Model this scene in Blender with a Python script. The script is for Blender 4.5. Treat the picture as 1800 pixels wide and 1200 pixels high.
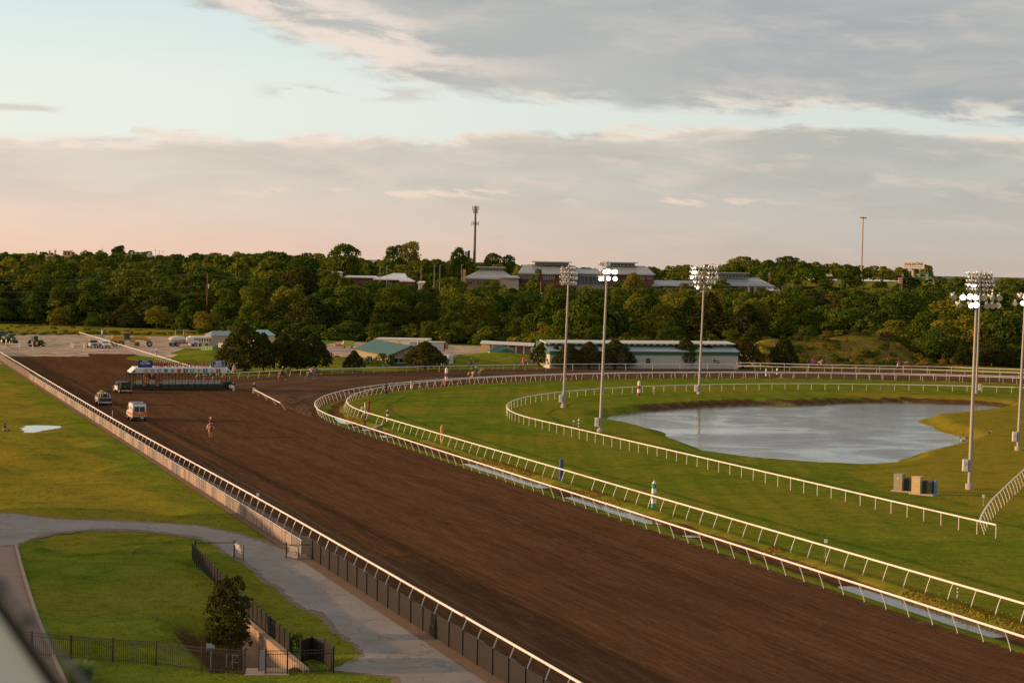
import bpy, math, random
import numpy as np
from mathutils import Vector, Matrix
random.seed(7); rng = np.random.default_rng(7)
sc = bpy.context.scene
for o in list(bpy.data.objects): bpy.data.objects.remove(o)
col = sc.collection
R = math.radians

# ------------------------------------------------------------ camera
FPX = 3300.0; HC = 19.6
PIT = math.atan(120/FPX); ROLL = R(1.0)
Fv = np.array([0, math.cos(PIT), -math.sin(PIT)]); R0 = np.array([1, 0, 0.]); U0 = np.array([0, math.sin(PIT), math.cos(PIT)])
Rv = R0*math.cos(ROLL) + U0*math.sin(ROLL); Uv = U0*math.cos(ROLL) - R0*math.sin(ROLL)
cam_d = bpy.data.cameras.new('camera'); cam = bpy.data.objects.new('camera', cam_d); col.objects.link(cam)
m = Matrix(((Rv[0], Uv[0], -Fv[0], 0), (Rv[1], Uv[1], -Fv[1], 0), (Rv[2], Uv[2], -Fv[2], HC), (0, 0, 0, 1)))
cam.matrix_world = m
cam_d.sensor_width = 36; cam_d.lens = 36*FPX/1800; cam_d.clip_start = 0.1; cam_d.clip_end = 20000
cam_d.dof.use_dof = True; cam_d.dof.focus_distance = 190; cam_d.dof.aperture_fstop = 5.6
sc.camera = cam
# ------------------------------------------------------------ world
SUN_EL = R(10.0); SUN_DIR = np.array([-0.995, -0.10]); SUN_DIR = SUN_DIR/np.linalg.norm(SUN_DIR)
SUN_E = 5.0; SKY_S = 0.09; EXPO = 0.06
w = bpy.data.worlds.new('World'); sc.world = w; w.use_nodes = True
nt = w.node_tree; nt.nodes.clear()
class NB:
    """tiny node helper"""
    def __init__(s, nt): s.nt = nt
    def n(s, t, **k):
        x = s.nt.nodes.new(t)
        for a, b in k.items(): setattr(x, a, b)
        return x
    def put(s, sock, v):
        if hasattr(v, 'is_linked') or hasattr(v, 'links'): s.nt.links.new(v, sock)
        else:
            try: sock.default_value = v
            except Exception: sock.default_value = tuple(v)[:3] + (1,) if len(v) == 3 else v
    def m(s, op, a, b=0.0, c=None, clamp=False):
        x = s.n('ShaderNodeMath', operation=op, use_clamp=clamp); s.put(x.inputs[0], a); s.put(x.inputs[1], b)
        if c is not None: s.put(x.inputs[2], c)
        return x.outputs[0]
    def mr(s, v, a, b, c=0.0, d=1.0, smooth=True):
        x = s.n('ShaderNodeMapRange', interpolation_type='SMOOTHSTEP' if smooth else 'LINEAR', clamp=True)
        for i, q in enumerate((v, a, b, c, d)): s.put(x.inputs[i], q)
        return x.outputs[0]
    def mix(s, f, a, b, mode='MIX'):
        x = s.n('ShaderNodeMix', data_type='RGBA', blend_type=mode); s.put(x.inputs[0], f)
        for i, q in ((6, a), (7, b)):
            if not hasattr(q, 'links') and len(q) == 3: q = tuple(q) + (1,)
            s.put(x.inputs[i], q)
        return x.outputs[2]
    def noise(s, vec, scale, detail=4, rough=.5, dist=0.0):
        x = s.n('ShaderNodeTexNoise'); s.nt.links.new(vec, x.inputs['Vector'])
        x.inputs['Scale'].default_value = scale; x.inputs['Detail'].default_value = detail
        x.inputs['Roughness'].default_value = rough; x.inputs['Distortion'].default_value = dist
        return x.outputs['Fac']
    def xyz(s, x, y, z=0.0):
        c = s.n('ShaderNodeCombineXYZ'); s.put(c.inputs[0], x); s.put(c.inputs[1], y); s.put(c.inputs[2], z); return c.outputs[0]
b = NB(nt)
tc = b.n('ShaderNodeTexCoord'); sep = b.n('ShaderNodeSeparateXYZ'); nt.links.new(tc.outputs['Generated'], sep.inputs[0])
X, Y, Z = sep.outputs
hl = b.m('SQRT', b.m('ADD', b.m('MULTIPLY', X, X), b.m('MULTIPLY', Y, Y)))
e = b.m('DIVIDE', Z, b.m('MAXIMUM', hl, .02)); a = b.m('ARCTAN2', X, Y)
sky = b.n('ShaderNodeTexSky', sky_type='NISHITA'); sky.sun_disc = False
sky.sun_elevation = SUN_EL; sky.sun_rotation = math.atan2(SUN_DIR[0], SUN_DIR[1]); sky.dust_density = 2.0; sky.ozone_density = 1.5
skyc = b.mix(1.0, sky.outputs[0], (SKY_S*2.2,)*3, 'MULTIPLY')
pv = b.xyz(b.m('MULTIPLY', a, 7.0), b.m('MULTIPLY', e, 34.0))
pv2 = b.xyz(b.m('MULTIPLY', a, 15.0), b.m('MULTIPLY', b.m('ADD', e, b.m('MULTIPLY', a, .08)), 60.0), 3.0)
n1 = b.noise(pv, 1.3, 9, .58, .3); n2 = b.noise(pv2, 1.6, 8, .6, .25); n3 = b.noise(pv, .45, 3, .5, .3)
nn = b.m('SUBTRACT', b.m('ADD', b.m('MULTIPLY', n1, .65), b.m('MULTIPLY', n2, .35)), .5)
# clear air: pale teal above, cream lower, peach near the horizon and towards the sunset on the left
left = b.mr(a, .25, -.30)
hor = b.mix(left, (.55, .42, .34), (.95, .585, .41))
midc = b.mix(left, (.54, .49, .43), (.86, .625, .485))
clr = b.mix(left, (.66, .72, .67), (.80, .84, .76))
top = b.mix(left, (.52, .62, .65), (.66, .78, .77))
g1 = b.mix(b.mr(e, .004, .030), hor, midc)
g2 = b.mix(b.mr(e, .035, .075), g1, clr)
g3 = b.mix(b.mr(e, .085, .15), g2, top)
g4 = b.mix(b.mr(e, .16, .8), g3, b.mix(.70, skyc, (.55, .60, .66)))
# low layer of cloud
eB = b.m('ADD', b.mr(a, -.27, .27, .066, .083, False), b.m('ADD', b.m('MULTIPLY', nn, .052), b.m('MULTIPLY', b.m('SUBTRACT', n3, .5), .030)))
mB = b.m('MULTIPLY', b.mr(b.m('SUBTRACT', eB, e), -.0008, .0035), b.mr(e, .024, .050, .35, .95))
rimB = b.m('MULTIPLY', b.mr(b.m('SUBTRACT', eB, e), .009, .0005), b.mr(n2, .40, .56))
cB = b.mix(left, (.50, .50, .455), (.72, .64, .54))
cB = b.mix(b.mr(n1, .40, .62, 0, .55), cB, b.mix(left, (.40, .405, .39), (.60, .525, .46)))
cB = b.mix(b.m('MULTIPLY', rimB, .95), cB, (.92, .76, .63))
cB = b.mix(b.m('MULTIPLY', b.mr(n2, .50, .68), .5), cB, (.72, .60, .51))
s1 = b.mix(mB, g4, cB)
# high sheet of cloud, upper right
edA = b.m('ADD', b.m('ADD', .086, b.m('MULTIPLY', b.m('POWER', b.mr(a, .03, -.19, 0, 1, False), 1.8), .060)), b.m('ADD', b.m('MULTIPLY', nn, .050), b.m('MULTIPLY', b.m('SUBTRACT', n3, .5), .03)))
dA = b.m('SUBTRACT', e, edA)
mA = b.m('MULTIPLY', b.mr(dA, -.001, .007), b.mr(b.m('ADD', n1, b.m('MULTIPLY', dA, 6)), .36, .52))
mA = b.m('MAXIMUM', mA, b.m('MULTIPLY', b.mr(a, -.02, .12), b.mr(dA, .0, .008)))
litA = b.m('MULTIPLY', b.mr(dA, .014, .0), b.mr(n2, .40, .62))
litA = b.m('MAXIMUM', litA, b.m('MULTIPLY', b.mr(a, .03, -.07), b.m('MULTIPLY', b.mr(dA, .046, .022), b.mr(n2, .36, .58))))
greyA = b.mix(b.mr(n3, .38, .62), (.375, .405, .415), (.49, .495, .47))
greyA = b.mix(b.mr(n1, .40, .72, 0, .7), greyA, (.56, .535, .495)); greyA = b.mix(b.mr(n2, .48, .72, 0, .4), greyA, (.62, .57, .52))
cA = b.mix(b.m('MULTIPLY', litA, .85), greyA, (.86, .73, .63))
s2 = b.mix(mA, s1, cA)
# loose streaks floating in the clear gap
st = b.m('MULTIPLY', b.mr(b.m('ABSOLUTE', b.m('SUBTRACT', e, .0935)), .0055, .001), b.mr(b.m('ABSOLUTE', b.m('ADD', a, .088)), .055, .03))
st = b.m('MULTIPLY', st, b.mr(n2, .42, .52))
s3 = b.mix(b.m('MULTIPLY', st, .75), s2, (.60, .56, .53))
st2 = b.m('MULTIPLY', b.mr(b.m('ABSOLUTE', b.m('SUBTRACT', e, b.m('ADD', .0805, b.m('MULTIPLY', nn, .01)))), .0028, .0005), b.mr(b.m('ABSOLUTE', b.m('ADD', a, .268)), .036, .02))
s3 = b.mix(b.m('MULTIPLY', st2, .75), s3, (.62, .56, .52))
glow = b.m('MULTIPLY', b.mr(a, -.42, -1.1), b.m('MULTIPLY', b.mr(a, -3.0, -2.2), b.mr(e, .75, .02)))
s3 = b.mix(glow, s3, (2.1, 1.35, .80))
pk = b.m('MULTIPLY', b.mr(b.m('ABSOLUTE', b.m('SUBTRACT', e, b.m('ADD', .0405, b.m('MULTIPLY', nn, .018)))), .0034, .0004), b.mr(n2, .50, .60)); pk = b.m('MULTIPLY', pk, b.mr(b.m('ABSOLUTE', b.m('ADD', a, .005)), .17, .10))
s3 = b.mix(b.m('MULTIPLY', pk, .75), s3, (.88, .68, .55))
pass
low = b.mix(b.mr(e, -.02, .0), (.06, .055, .045), s3)
bg = b.n('ShaderNodeBackground'); nt.links.new(low, bg.inputs[0]); bg.inputs[1].default_value = 1.0
wo = b.n('ShaderNodeOutputWorld'); nt.links.new(bg.outputs[0], wo.inputs[0])
# ------------------------------------------------------------ sun
sd = bpy.data.lights.new('sun', 'SUN'); so = bpy.data.objects.new('sun', sd); col.objects.link(so)
sd.energy = SUN_E; sd.angle = R(0.6); sd.color = (1.0, .60, .30)
dv = Vector((-SUN_DIR[0]*math.cos(SUN_EL), -SUN_DIR[1]*math.cos(SUN_EL), -math.sin(SUN_EL)))
so.rotation_euler = dv.to_track_quat('-Z', 'Y').to_euler()
sc.view_settings.view_transform = 'Standard'; sc.view_settings.look = 'None'
sc.view_settings.exposure = EXPO; sc.view_settings.gamma = 1.0; sc.view_settings.use_curve_mapping = False
sc.cycles.max_bounces = 5; sc.cycles.transparent_max_bounces = 12

# ------------------------------------------------------------ survey helpers
def g(x, y, z=0.0):
    """point on the level z seen in the survey photograph at x, y"""
    d = Fv*FPX + Rv*(x-900) + Uv*(600-y); t = (z-HC)/d[2]; q = np.array([0, 0, HC]) + d*t
    return Vector((q[0], q[1], z))
def at(x, y, D):
    """point at ground distance D along the sight line x, y"""
    d = Fv*FPX + Rv*(x-900) + Uv*(600-y); t = D/d[1]; q = np.array([0, 0, HC]) + d*t
    return Vector(q)
def proj(p):
    v = np.array(p) - np.array([0, 0, HC]); w_ = v@Fv
    return 900+FPX*(v@Rv)/w_, 600-FPX*(v@Uv)/w_
NX, NY = .94248, .33426
def nt2(n_, t_, z=0.0): return Vector((n_*NX - t_*NY, n_*NY + t_*NX, z))
NROT = math.atan2(NY, NX)

# ------------------------------------------------------------ materials
MATS = {}
def mat(name, c=(.5, .5, .5), rough=.7, metal=0.0, var=.12, vs=3.0, bump=0.0, bs=20.0, spec=.4, emit=None, es=0.0, dirt=0.0):
    if name in MATS: return MATS[name]
    m_ = bpy.data.materials.new(name); m_.use_nodes = True; q = NB(m_.node_tree); bs_ = m_.node_tree.nodes['Principled BSDF']
    t_ = q.n('ShaderNodeTexCoord')
    c2 = tuple(min(1, x*(1+var)) for x in c); c1 = tuple(x*(1-var) for x in c)
    f = q.noise(t_.outputs['Object'], vs, 4, .6)
    cc = q.mix(f, c1, c2)
    if dirt:
        f2 = q.mr(q.noise(t_.outputs['Object'], vs*.6, 5, .65), .5, .72)
        cc = q.mix(q.m('MULTIPLY', f2, dirt), cc, (.12, .085, .06))
    m_.node_tree.links.new(cc, bs_.inputs['Base Color'])
    bs_.inputs['Roughness'].default_value = rough; bs_.inputs['Metallic'].default_value = metal
    bs_.inputs['Specular IOR Level'].default_value = spec
    if bump:
        bn = q.n('ShaderNodeBump'); bn.inputs['Strength'].default_value = bump; bn.inputs['Distance'].default_value = .03
        m_.node_tree.links.new(q.noise(t_.outputs['Object'], bs, 5, .6), bn.inputs['Height']); m_.node_tree.links.new(bn.outputs[0], bs_.inputs['Normal'])
    if emit:
        bs_.inputs['Emission Color'].default_value = tuple(emit)+(1,); bs_.inputs['Emission Strength'].default_value = es
    MATS[name] = m_; return m_

# ------------------------------------------------------------ mesh builder
class MB:
    def __init__(s): s.v = []; s.f = []; s.mi = []; s.sm = []
    def add(s, vs, fs, mi=0, smooth=False):
        k = len(s.v); s.v += [tuple(x) for x in vs]
        for f in fs: s.f.append(tuple(i+k for i in f)); s.mi.append(mi); s.sm.append(smooth)
        return s
    def box(s, cx, cy, cz, sx, sy, sz, rz=0.0, mi=0, tx=1.0, ty=1.0, bev=0.0):
        """centre, full sizes; tx/ty taper the top"""
        hx, hy, hz = sx/2, sy/2, sz/2; c, n = math.cos(rz), math.sin(rz)
        if bev and min(hx, hy) > bev:
            prof = [(-hx+bev, -hy), (hx-bev, -hy), (hx, -hy+bev), (hx, hy-bev), (hx-bev, hy), (-hx+bev, hy), (-hx, hy-bev), (-hx, -hy+bev)]
            vs = []
            for zz, k, kk in ((-hz, 1, 1), (hz-bev, tx, ty), (hz, tx*(1-bev/hx), ty*(1-bev/hy))):
                for x, y in prof: X_, Y_ = x*k, y*kk; vs.append((cx+X_*c-Y_*n, cy+X_*n+Y_*c, cz+zz))
            fs = [tuple(range(7, -1, -1)), tuple(range(16, 24))]
            for r_ in (0, 8):
                for i in range(8): j = (i+1) % 8; fs.append((r_+i, r_+j, r_+8+j, r_+8+i))
            return s.add(vs, fs, mi)
        vs = []
        for zz, k, kk in ((-hz, 1, 1), (hz, tx, ty)):
            for x, y in ((-hx, -hy), (hx, -hy), (hx, hy), (-hx, hy)):
                X_, Y_ = x*k, y*kk; vs.append((cx+X_*c-Y_*n, cy+X_*n+Y_*c, cz+zz))
        return s.add(vs, [(3, 2, 1, 0), (4, 5, 6, 7), (0, 1, 5, 4), (1, 2, 6, 5), (2, 3, 7, 6), (3, 0, 4, 7)], mi)
    def cyl(s, p0, p1, r0, r1=None, seg=8, mi=0, cap=True):
        r1 = r0 if r1 is None else r1; p0 = Vector(p0); p1 = Vector(p1); d = (p1-p0).normalized()
        u = d.orthogonal().normalized(); v_ = d.cross(u); vs = []
        for p, r_ in ((p0, r0), (p1, r1)):
            for i in range(seg):
                a_ = 2*math.pi*i/seg; vs.append(p + (u*math.cos(a_) + v_*math.sin(a_))*r_)
        fs = [(i, (i+1) % seg, seg+(i+1) % seg, seg+i) for i in range(seg)]
        s.add(vs, fs, mi, seg > 6)
        if cap: s.add(vs, [tuple(range(seg-1, -1, -1)), tuple(range(seg, 2*seg))], mi)
        return s
    def tube(s, pts, rs, seg=8, mi=0, sq=None):
        """tube along points; sq = (half width, half height) gives an oblong section"""
        pts = [Vector(p) for p in pts]; n_ = len(pts); vs = []
        if not hasattr(rs, '__len__'): rs = [rs]*n_
        up = Vector((0, 0, 1))
        for i, p in enumerate(pts):
            d = (pts[min(i+1, n_-1)] - pts[max(i-1, 0)]).normalized()
            u = d.cross(up); u = u.normalized() if u.length > .05 else Vector((1, 0, 0)); v_ = u.cross(d)
            for k in range(seg):
                a_ = 2*math.pi*(k+.5)/seg
                if sq: vs.append(p + u*math.cos(a_)*sq[0]*1.3 + v_*math.sin(a_)*sq[1]*1.3)
                else: vs.append(p + (u*math.cos(a_) + v_*math.sin(a_))*rs[i])
        fs = []
        for i in range(n_-1):
            for k in range(seg):
                k2 = (k+1) % seg; fs.append((i*seg+k, i*seg+k2, (i+1)*seg+k2, (i+1)*seg+k))
        s.add(vs, fs, mi, seg > 6)
        s.add(vs[:seg] + vs[-seg:], [tuple(range(seg-1, -1, -1)), tuple(range(seg, 2*seg))], mi); return s
    def ball(s, c, r, seg=10, rings=6, mi=0, sc_=(1, 1, 1)):
        vs = []; fs = []; c = Vector(c)
        for i in range(rings+1):
            th = math.pi*i/rings
            for k in range(seg):
                a_ = 2*math.pi*k/seg; vs.append(c + Vector((math.sin(th)*math.cos(a_)*sc_[0], math.sin(th)*math.sin(a_)*sc_[1], math.cos(th)*sc_[2]))*r)
        for i in range(rings):
            for k in range(seg):
                k2 = (k+1) % seg; fs.append((i*seg+k, (i+1)*seg+k, (i+1)*seg+k2, i*seg+k2))
        return s.add(vs, fs, mi, True)
    def prism(s, poly, z0, z1, mi=0):
        n_ = len(poly); vs = [(x, y, z0) for x, y in poly] + [(x, y, z1) for x, y in poly]
        return s.add(vs, [tuple(range(n_-1, -1, -1)), tuple(range(n_, 2*n_))] + [(i, (i+1) % n_, n_+(i+1) % n_, n_+i) for i in range(n_)], mi)
    def side(s, prof, y0, y1, mi=0, k=1.0):
        """outline in x,z extruded along y"""
        n_ = len(prof); vs = [(x, y0, z) for x, z in prof] + [(x, y1, z) for x, z in prof]
        return s.add(vs, [tuple(range(n_)), tuple(range(2*n_-1, n_-1, -1))] + [(i, n_+i, n_+(i+1) % n_, (i+1) % n_) for i in range(n_)], mi)
    def quad(s, a_, b_, c_, d_, mi=0): return s.add([a_, b_, c_, d_], [(0, 1, 2, 3)], mi)
    def mesh(s, name, mats):
        me = bpy.data.meshes.new(name); me.from_pydata(s.v, [], s.f)
        if not isinstance(mats, (list, tuple)): mats = [mats]
        for q in mats: me.materials.append(q)
        me.polygons.foreach_set('material_index', s.mi); me.polygons.foreach_set('use_smooth', s.sm); me.update(); return me
    def obj(s, name, mats, parent=None, loc=None, rz=0.0):
        o = bpy.data.objects.new(name, s.mesh(name, mats)); col.objects.link(o)
        if parent is not None: o.parent = parent
        if loc is not None: o.location = loc
        o.rotation_euler.z = rz; return o
def npmesh(name, V, F, mats, attrs=None, smooth=False):
    me = bpy.data.meshes.new(name); V = np.asarray(V, dtype=np.float32); F = np.asarray(F, dtype=np.int32); k = F.shape[1]
    me.vertices.add(len(V)); me.vertices.foreach_set('co', V.ravel())
    me.loops.add(F.size); me.loops.foreach_set('vertex_index', F.ravel())
    me.polygons.add(len(F)); me.polygons.foreach_set('loop_start', np.arange(len(F), dtype=np.int32)*k)
    try: me.polygons.foreach_set('loop_total', np.full(len(F), k, dtype=np.int32))
    except Exception: pass
    for q in (mats if isinstance(mats, (list, tuple)) else [mats]): me.materials.append(q)
    me.polygons.foreach_set('use_smooth', np.full(len(F), smooth)); me.update(calc_edges=True)
    for nm, arr in (attrs or {}).items():
        at_ = me.color_attributes.new(nm, 'FLOAT_COLOR', 'POINT'); at_.data.foreach_set('color', np.asarray(arr, dtype=np.float32).ravel())
    return me
def link(name, me, parent=None, loc=None, rz=0.0, s=1.0):
    o = bpy.data.objects.new(name, me); col.objects.link(o)
    if parent is not None: o.parent = parent
    if loc is not None: o.location = loc
    o.rotation_euler.z = rz; o.scale = (s, s, s) if not hasattr(s, '__len__') else s
    return o
def tag(o, label=None, cat=None, group=None, kind=None):
    if label: o['label'] = label
    if cat: o['category'] = cat
    if group: o['group'] = group
    if kind: o['kind'] = kind
    return o
def thing(name, label, cat, loc=(0, 0, 0), rz=0.0, group=None, s=1.0):
    o = bpy.data.objects.new(name, None); o.empty_display_size = .2; col.objects.link(o)
    o.location = loc; o.rotation_euler.z = rz; o.scale = (s, s, s) if not hasattr(s, '__len__') else s
    return tag(o, label, cat, group)
KIDS = None
def dup(root, loc=None, rz=None, label=None, group=None, s=None, swap=None):
    """copy of a thing with copies of its parts and sub-parts"""
    def cp(o, par):
        c = o.copy(); col.objects.link(c)
        if par is not None: c.parent = par
        if swap and o.type == 'MESH' and o.name.split('.')[0] in swap:
            c.data = swap[o.name.split('.')[0]]
        for ch in o.children: cp(ch, c)
        return c
    r_ = cp(root, None)
    if loc is not None: r_.location = loc
    if rz is not None: r_.rotation_euler.z = rz
    if s is not None: r_.scale = (s, s, s)
    if label: r_['label'] = label
    if group: r_['group'] = group
    return r_
def text_mesh(body, size, mats, depth=.01, align='CENTER', bold=0.0):
    cu = bpy.data.curves.new('t', 'FONT'); cu.body = body; cu.size = size; cu.extrude = depth; cu.align_x = align; cu.align_y = 'CENTER'; cu.offset = bold; cu.resolution_u = 3
    o = bpy.data.objects.new('t', cu); col.objects.link(o); dg = bpy.context.evaluated_depsgraph_get()
    me = bpy.data.meshes.new_from_object(o.evaluated_get(dg)); bpy.data.objects.remove(o); bpy.data.curves.remove(cu)
    me.materials.clear(); me.materials.append(mats); return me

# ------------------------------------------------------------ ground shape
C1 = np.array([74.3, 269.0]); R1 = 101.9; S1 = 58.0      # inner rail of the dirt track
C2 = np.array([68.9, 274.3]); R2 = 92.6; S2 = 64.0       # outer rail of the turf
C3 = np.array([70.3, 260.9]); R3 = 70.9; S3 = 82.5       # inner rail of the turf
NV = np.array([NX, NY]); TV = np.array([-NY, NX])
def sdist(P, S_, C_, R_):
    """distance inside an oval rail (positive on the infield side)"""
    tt = P@TV; ct = C_@TV
    return np.where(tt < ct, P@NV - S_, R_ - np.linalg.norm(P-C_, axis=-1))
def polysd(P, poly):
    """signed distance to a polygon, positive inside"""
    poly = np.asarray(poly, float); d2 = np.full(len(P), 1e18); ins = np.zeros(len(P), bool); n_ = len(poly)
    for i in range(n_):
        a_ = poly[i]; b_ = poly[(i+1) % n_]; e_ = b_-a_; w_ = P-a_
        h_ = np.clip((w_@e_)/(e_@e_), 0, 1); dd = w_ - h_[:, None]*e_; d2 = np.minimum(d2, (dd**2).sum(1))
        c_ = ((a_[1] > P[:, 1]) != (b_[1] > P[:, 1]))
        with np.errstate(divide='ignore', invalid='ignore'):
            xi = (b_[0]-a_[0])*(P[:, 1]-a_[1])/(b_[1]-a_[1]) + a_[0]
        ins ^= c_ & (P[:, 0] < xi)
    return np.where(ins, 1, -1)*np.sqrt(d2)
def ss(x, a_, b_):
    x = np.clip((x-a_)/(b_-a_), 0, 1); return x*x*(3-2*x)
_wr = np.random.default_rng(3); WV = []
for lam_lo, lam_hi, k in ((5, 9, 16), (10, 22, 16), (25, 60, 10)):
    for i in range(k):
        lam = _wr.uniform(lam_lo, lam_hi); an = _wr.uniform(0, math.pi*2); WV.append((lam_lo, 2*math.pi/lam*math.cos(an), 2*math.pi/lam*math.sin(an), _wr.uniform(0, 6.28), lam))
def waves(P, band):
    r_ = np.zeros(len(P))
    for lo, kx, ky, ph, lam in WV:
        if lo == band: r_ += np.sin(P[:, 0]*kx + P[:, 1]*ky + ph)*lam/lam
    return r_/4.0
def P2(pts, z=0.0): return np.array([[g(x, y, z).x, g(x, y, z).y] for x, y in pts])
PONDPX = [(1060, 737), (1085, 728), (1150, 720), (1250, 713.5), (1330, 710), (1400, 711), (1500, 707), (1600, 706), (1700, 709), (1745, 712), (1765, 716), (1740, 722), (1690, 728), (1632, 736), (1624, 742), (1650, 755), (1680, 764), (1697, 770), (1690, 777), (1660, 785), (1612, 795), (1598, 801), (1590, 812), (1560, 818), (1500, 822), (1440, 821), (1350, 812), (1260, 800), (1215, 780), (1150, 757), (1100, 746)]
POND = P2(PONDPX, -.8)
def catmull(pts, n_=8, closed=False):
    pts = [np.asarray(p, float) for p in pts]; out = []; L = len(pts)
    for i in range(L if closed else L-1):
        p0 = pts[i-1] if (closed or i > 0) else pts[0]; p1 = pts[i]; p2_ = pts[(i+1) % L]; p3 = pts[(i+2) % L] if (closed or i+2 < L) else pts[-1]
        for k in range(n_):
            t_ = k/n_; out.append(.5*((2*p1) + (-p0+p2_)*t_ + (2*p0-5*p1+4*p2_-p3)*t_*t_ + (-p0+3*p1-3*p2_+p3)*t_**3))
    if not closed: out.append(pts[-1])
    return np.array(out)
PONDC = catmull(POND, 5, True)
W0 = np.array(g(436, 1090)[:2]); W1 = np.array(g(513, 1154)[:2]); WL = np.linalg.norm(W1-W0); WD = (W1-W0)/WL; WN = np.array([WD[1], -WD[0]])
if WN[0] > 0: WN = -WN                                     # points left, into the ramp
PITZ = 3.0
# distance at which the wooded slope begins, and how high the land gets, by bearing
XR = [-400, 0, 300, 450, 600, 900, 1000, 1330, 1400, 1800, 2300]
D0R = [660, 640, 600, 545, 520, 505, 450, 452, 480, 440, 430]
XZ = [-400, 0, 560, 650, 900, 1130, 1330, 1500, 1600, 1700, 1800, 2300]
ZR = [18, 18, 18, 15.5, 15.5, 15.5, 21, 19, 15.5, 12, 11, 11]
def ground_h(P):
    P = np.atleast_2d(np.asarray(P, float)); D = np.hypot(P[:, 0], P[:, 1]); az = 900 + FPX*P[:, 0]/np.maximum(P[:, 1], 1)
    az = np.where(P[:, 1] < 5, -400, az)
    d0 = np.interp(az, XR, D0R); zr = np.interp(az, XZ, ZR)
    fr = np.clip((D-d0)/(1150-d0), 0, 1)
    h = zr*fr**.62*ss(D-d0, 0, 60)
    hw = ss(az, 1340, 1410)*(1-ss(az, 1640, 1700))          # the highway embankment
    h = np.where(D > 780, h*(1-hw) + hw*(h + (18.2-h)*ss(D, 820, 900)), h)
    h = h + 5.0*ss(D, 850, 930)*ss(az, 560, 600)*(1-ss(az, 890, 930))
    h = h*(1-ss(D, 1500, 4200)*.8)
    n_ = P@NV; t_ = P@TV
    lawn = ss(28.6-n_, 0, 5)*ss(t_, 70, 110)*(1-ss(t_, 380, 420))
    roadm = (1-ss(polysd(P, ROADP), -3, 0))*(1-ss(polysd(P, BRP), -1.5, 0))*(1-ss(polysd(P, FENP), -3, 0))
    h = h + lawn*roadm*(waves(P, 5)*.085 + waves(P, 10)*.20 + waves(P, 25)*.12) - lawn*roadm*.12*ss(t_, 110, 160)
    kp_ = np.exp(-(((P[:, 0]-PUC[0])/7.5)**2+((P[:, 1]-PUC[1])/6.5)**2)**2); h = h*(1-kp_) - .16*kp_
    s2 = sdist(P, S2, C2, R2); s3 = sdist(P, S3, C3, R3)
    inf = ss(s2, 1, 6); h = h + inf*(1-ss(D, 380, 400))*(waves(P, 25)*.10 + waves(P, 10)*.045)
    # drain between the rails
    s1 = sdist(P, S1, C1, R1); ga = s1 - s2; u = s1/np.maximum(ga, .1)
    dep = ss(u, .22, .50)*(1-ss(u, .66, .93)); dep = dep*ss(ga, 3.2, 5.0)*(D < 400)*(s1 > 0)
    t2 = t_ + 0*n_
    brk = .52 + sum(.62*np.exp(-((t2-tc_)/wc_)**2) for tc_, wc_ in ((176, 10), (148, 6), (98, 8), (66, 5), (241, 6))) + .10*np.sin(t2*.5)+.07*np.sin(t2*1.3)
    h = h - dep*(np.clip(brk, .25, 1.15)*.62 + waves(P, 5)*.08)
    # pond
    sp = polysd(P, POND); far = np.interp(az, [1000, 1060, 1600, 1760], [1.6, 1.3, 1.5, 3.0]); back = P[:, 1] > np.interp(P[:, 0], [10, 60, 90], [275, 272, 262])
    wd = np.where(back, far, 3.0)
    h = h - .8*ss(sp, -wd, 0.0) - .9*ss(sp, 0, 4)
    h = np.where(sp > -1, h, h)
    # ramp beside the retaining wall
    q = P - W0; sa = q@WD; dl = q@WN
    pit = (1-ss(dl, 1.6, 5.2))*(dl > -.16)*ss(sa, -5.5, .2)*(1-ss(sa, WL+2.2, WL+2.5))
    h = h - PITZ*pit
    # mounds behind the far rail
    for (mx, my, rx, ry, hh) in MOUNDS:
        h = h + hh*ss(-s1, 37.5, 43)*np.exp(-((P[:, 0]-mx)/rx)**2-((P[:, 1]-my)/ry)**2)
    return h
ROADPX = [(-60, 904), (20, 903), (60, 908), (95, 912), (260, 919), (350, 925), (420, 940), (470, 957), (520, 972), (556, 985), (566, 990), (600, 1013), (650, 1048), (750, 1109), (851, 1174), (960, 1245), (720, 1245), (700, 1190), (660, 1186), (588, 1179), (588, 1173), (630, 1160), (644, 1151), (623, 1130), (605, 1118), (593, 1111), (579, 1090), (563, 1076), (530, 1067), (511, 1051), (493, 1032), (465, 1018), (451, 1002), (432, 988), (397, 970), (376, 954), (346, 943), (300, 937), (230, 930), (160, 930), (100, 936), (60, 944), (28, 958), (-60, 962)]
ROADP = P2(ROADPX)
MOUNDS = []
BRP = P2([(-70, 962), (31, 960.5), (52, 1040), (78, 1117), (120, 1210), (-70, 1260)]); FENP = P2([(40, 1150), (430, 1185), (590, 1182), (590, 1240), (40, 1240)])
PUC = P2([(74, 751)])[0]
for (px, py, rx, ry, hh) in [(372, 630, 9, 12, 1.8), (560, 640, 9, 10, 1.8), (880, 640, 14, 9, 2.6), (1450, 634, 14, 9, 4.6), (1530, 634, 11, 9, 4.4), (1600, 633, 9, 8, 3.0), (1350, 634, 7, 8, 4.0)]:
    q_ = g(px, py); MOUNDS.append((q_.x, q_.y, rx, ry, hh))
def hz(x, y): return float(ground_h([[x, y]])[0])
def gz(px, py):
    p = g(px, py)
    for _ in range(6): p = g(px, py, hz(p.x, p.y))
    return p

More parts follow.
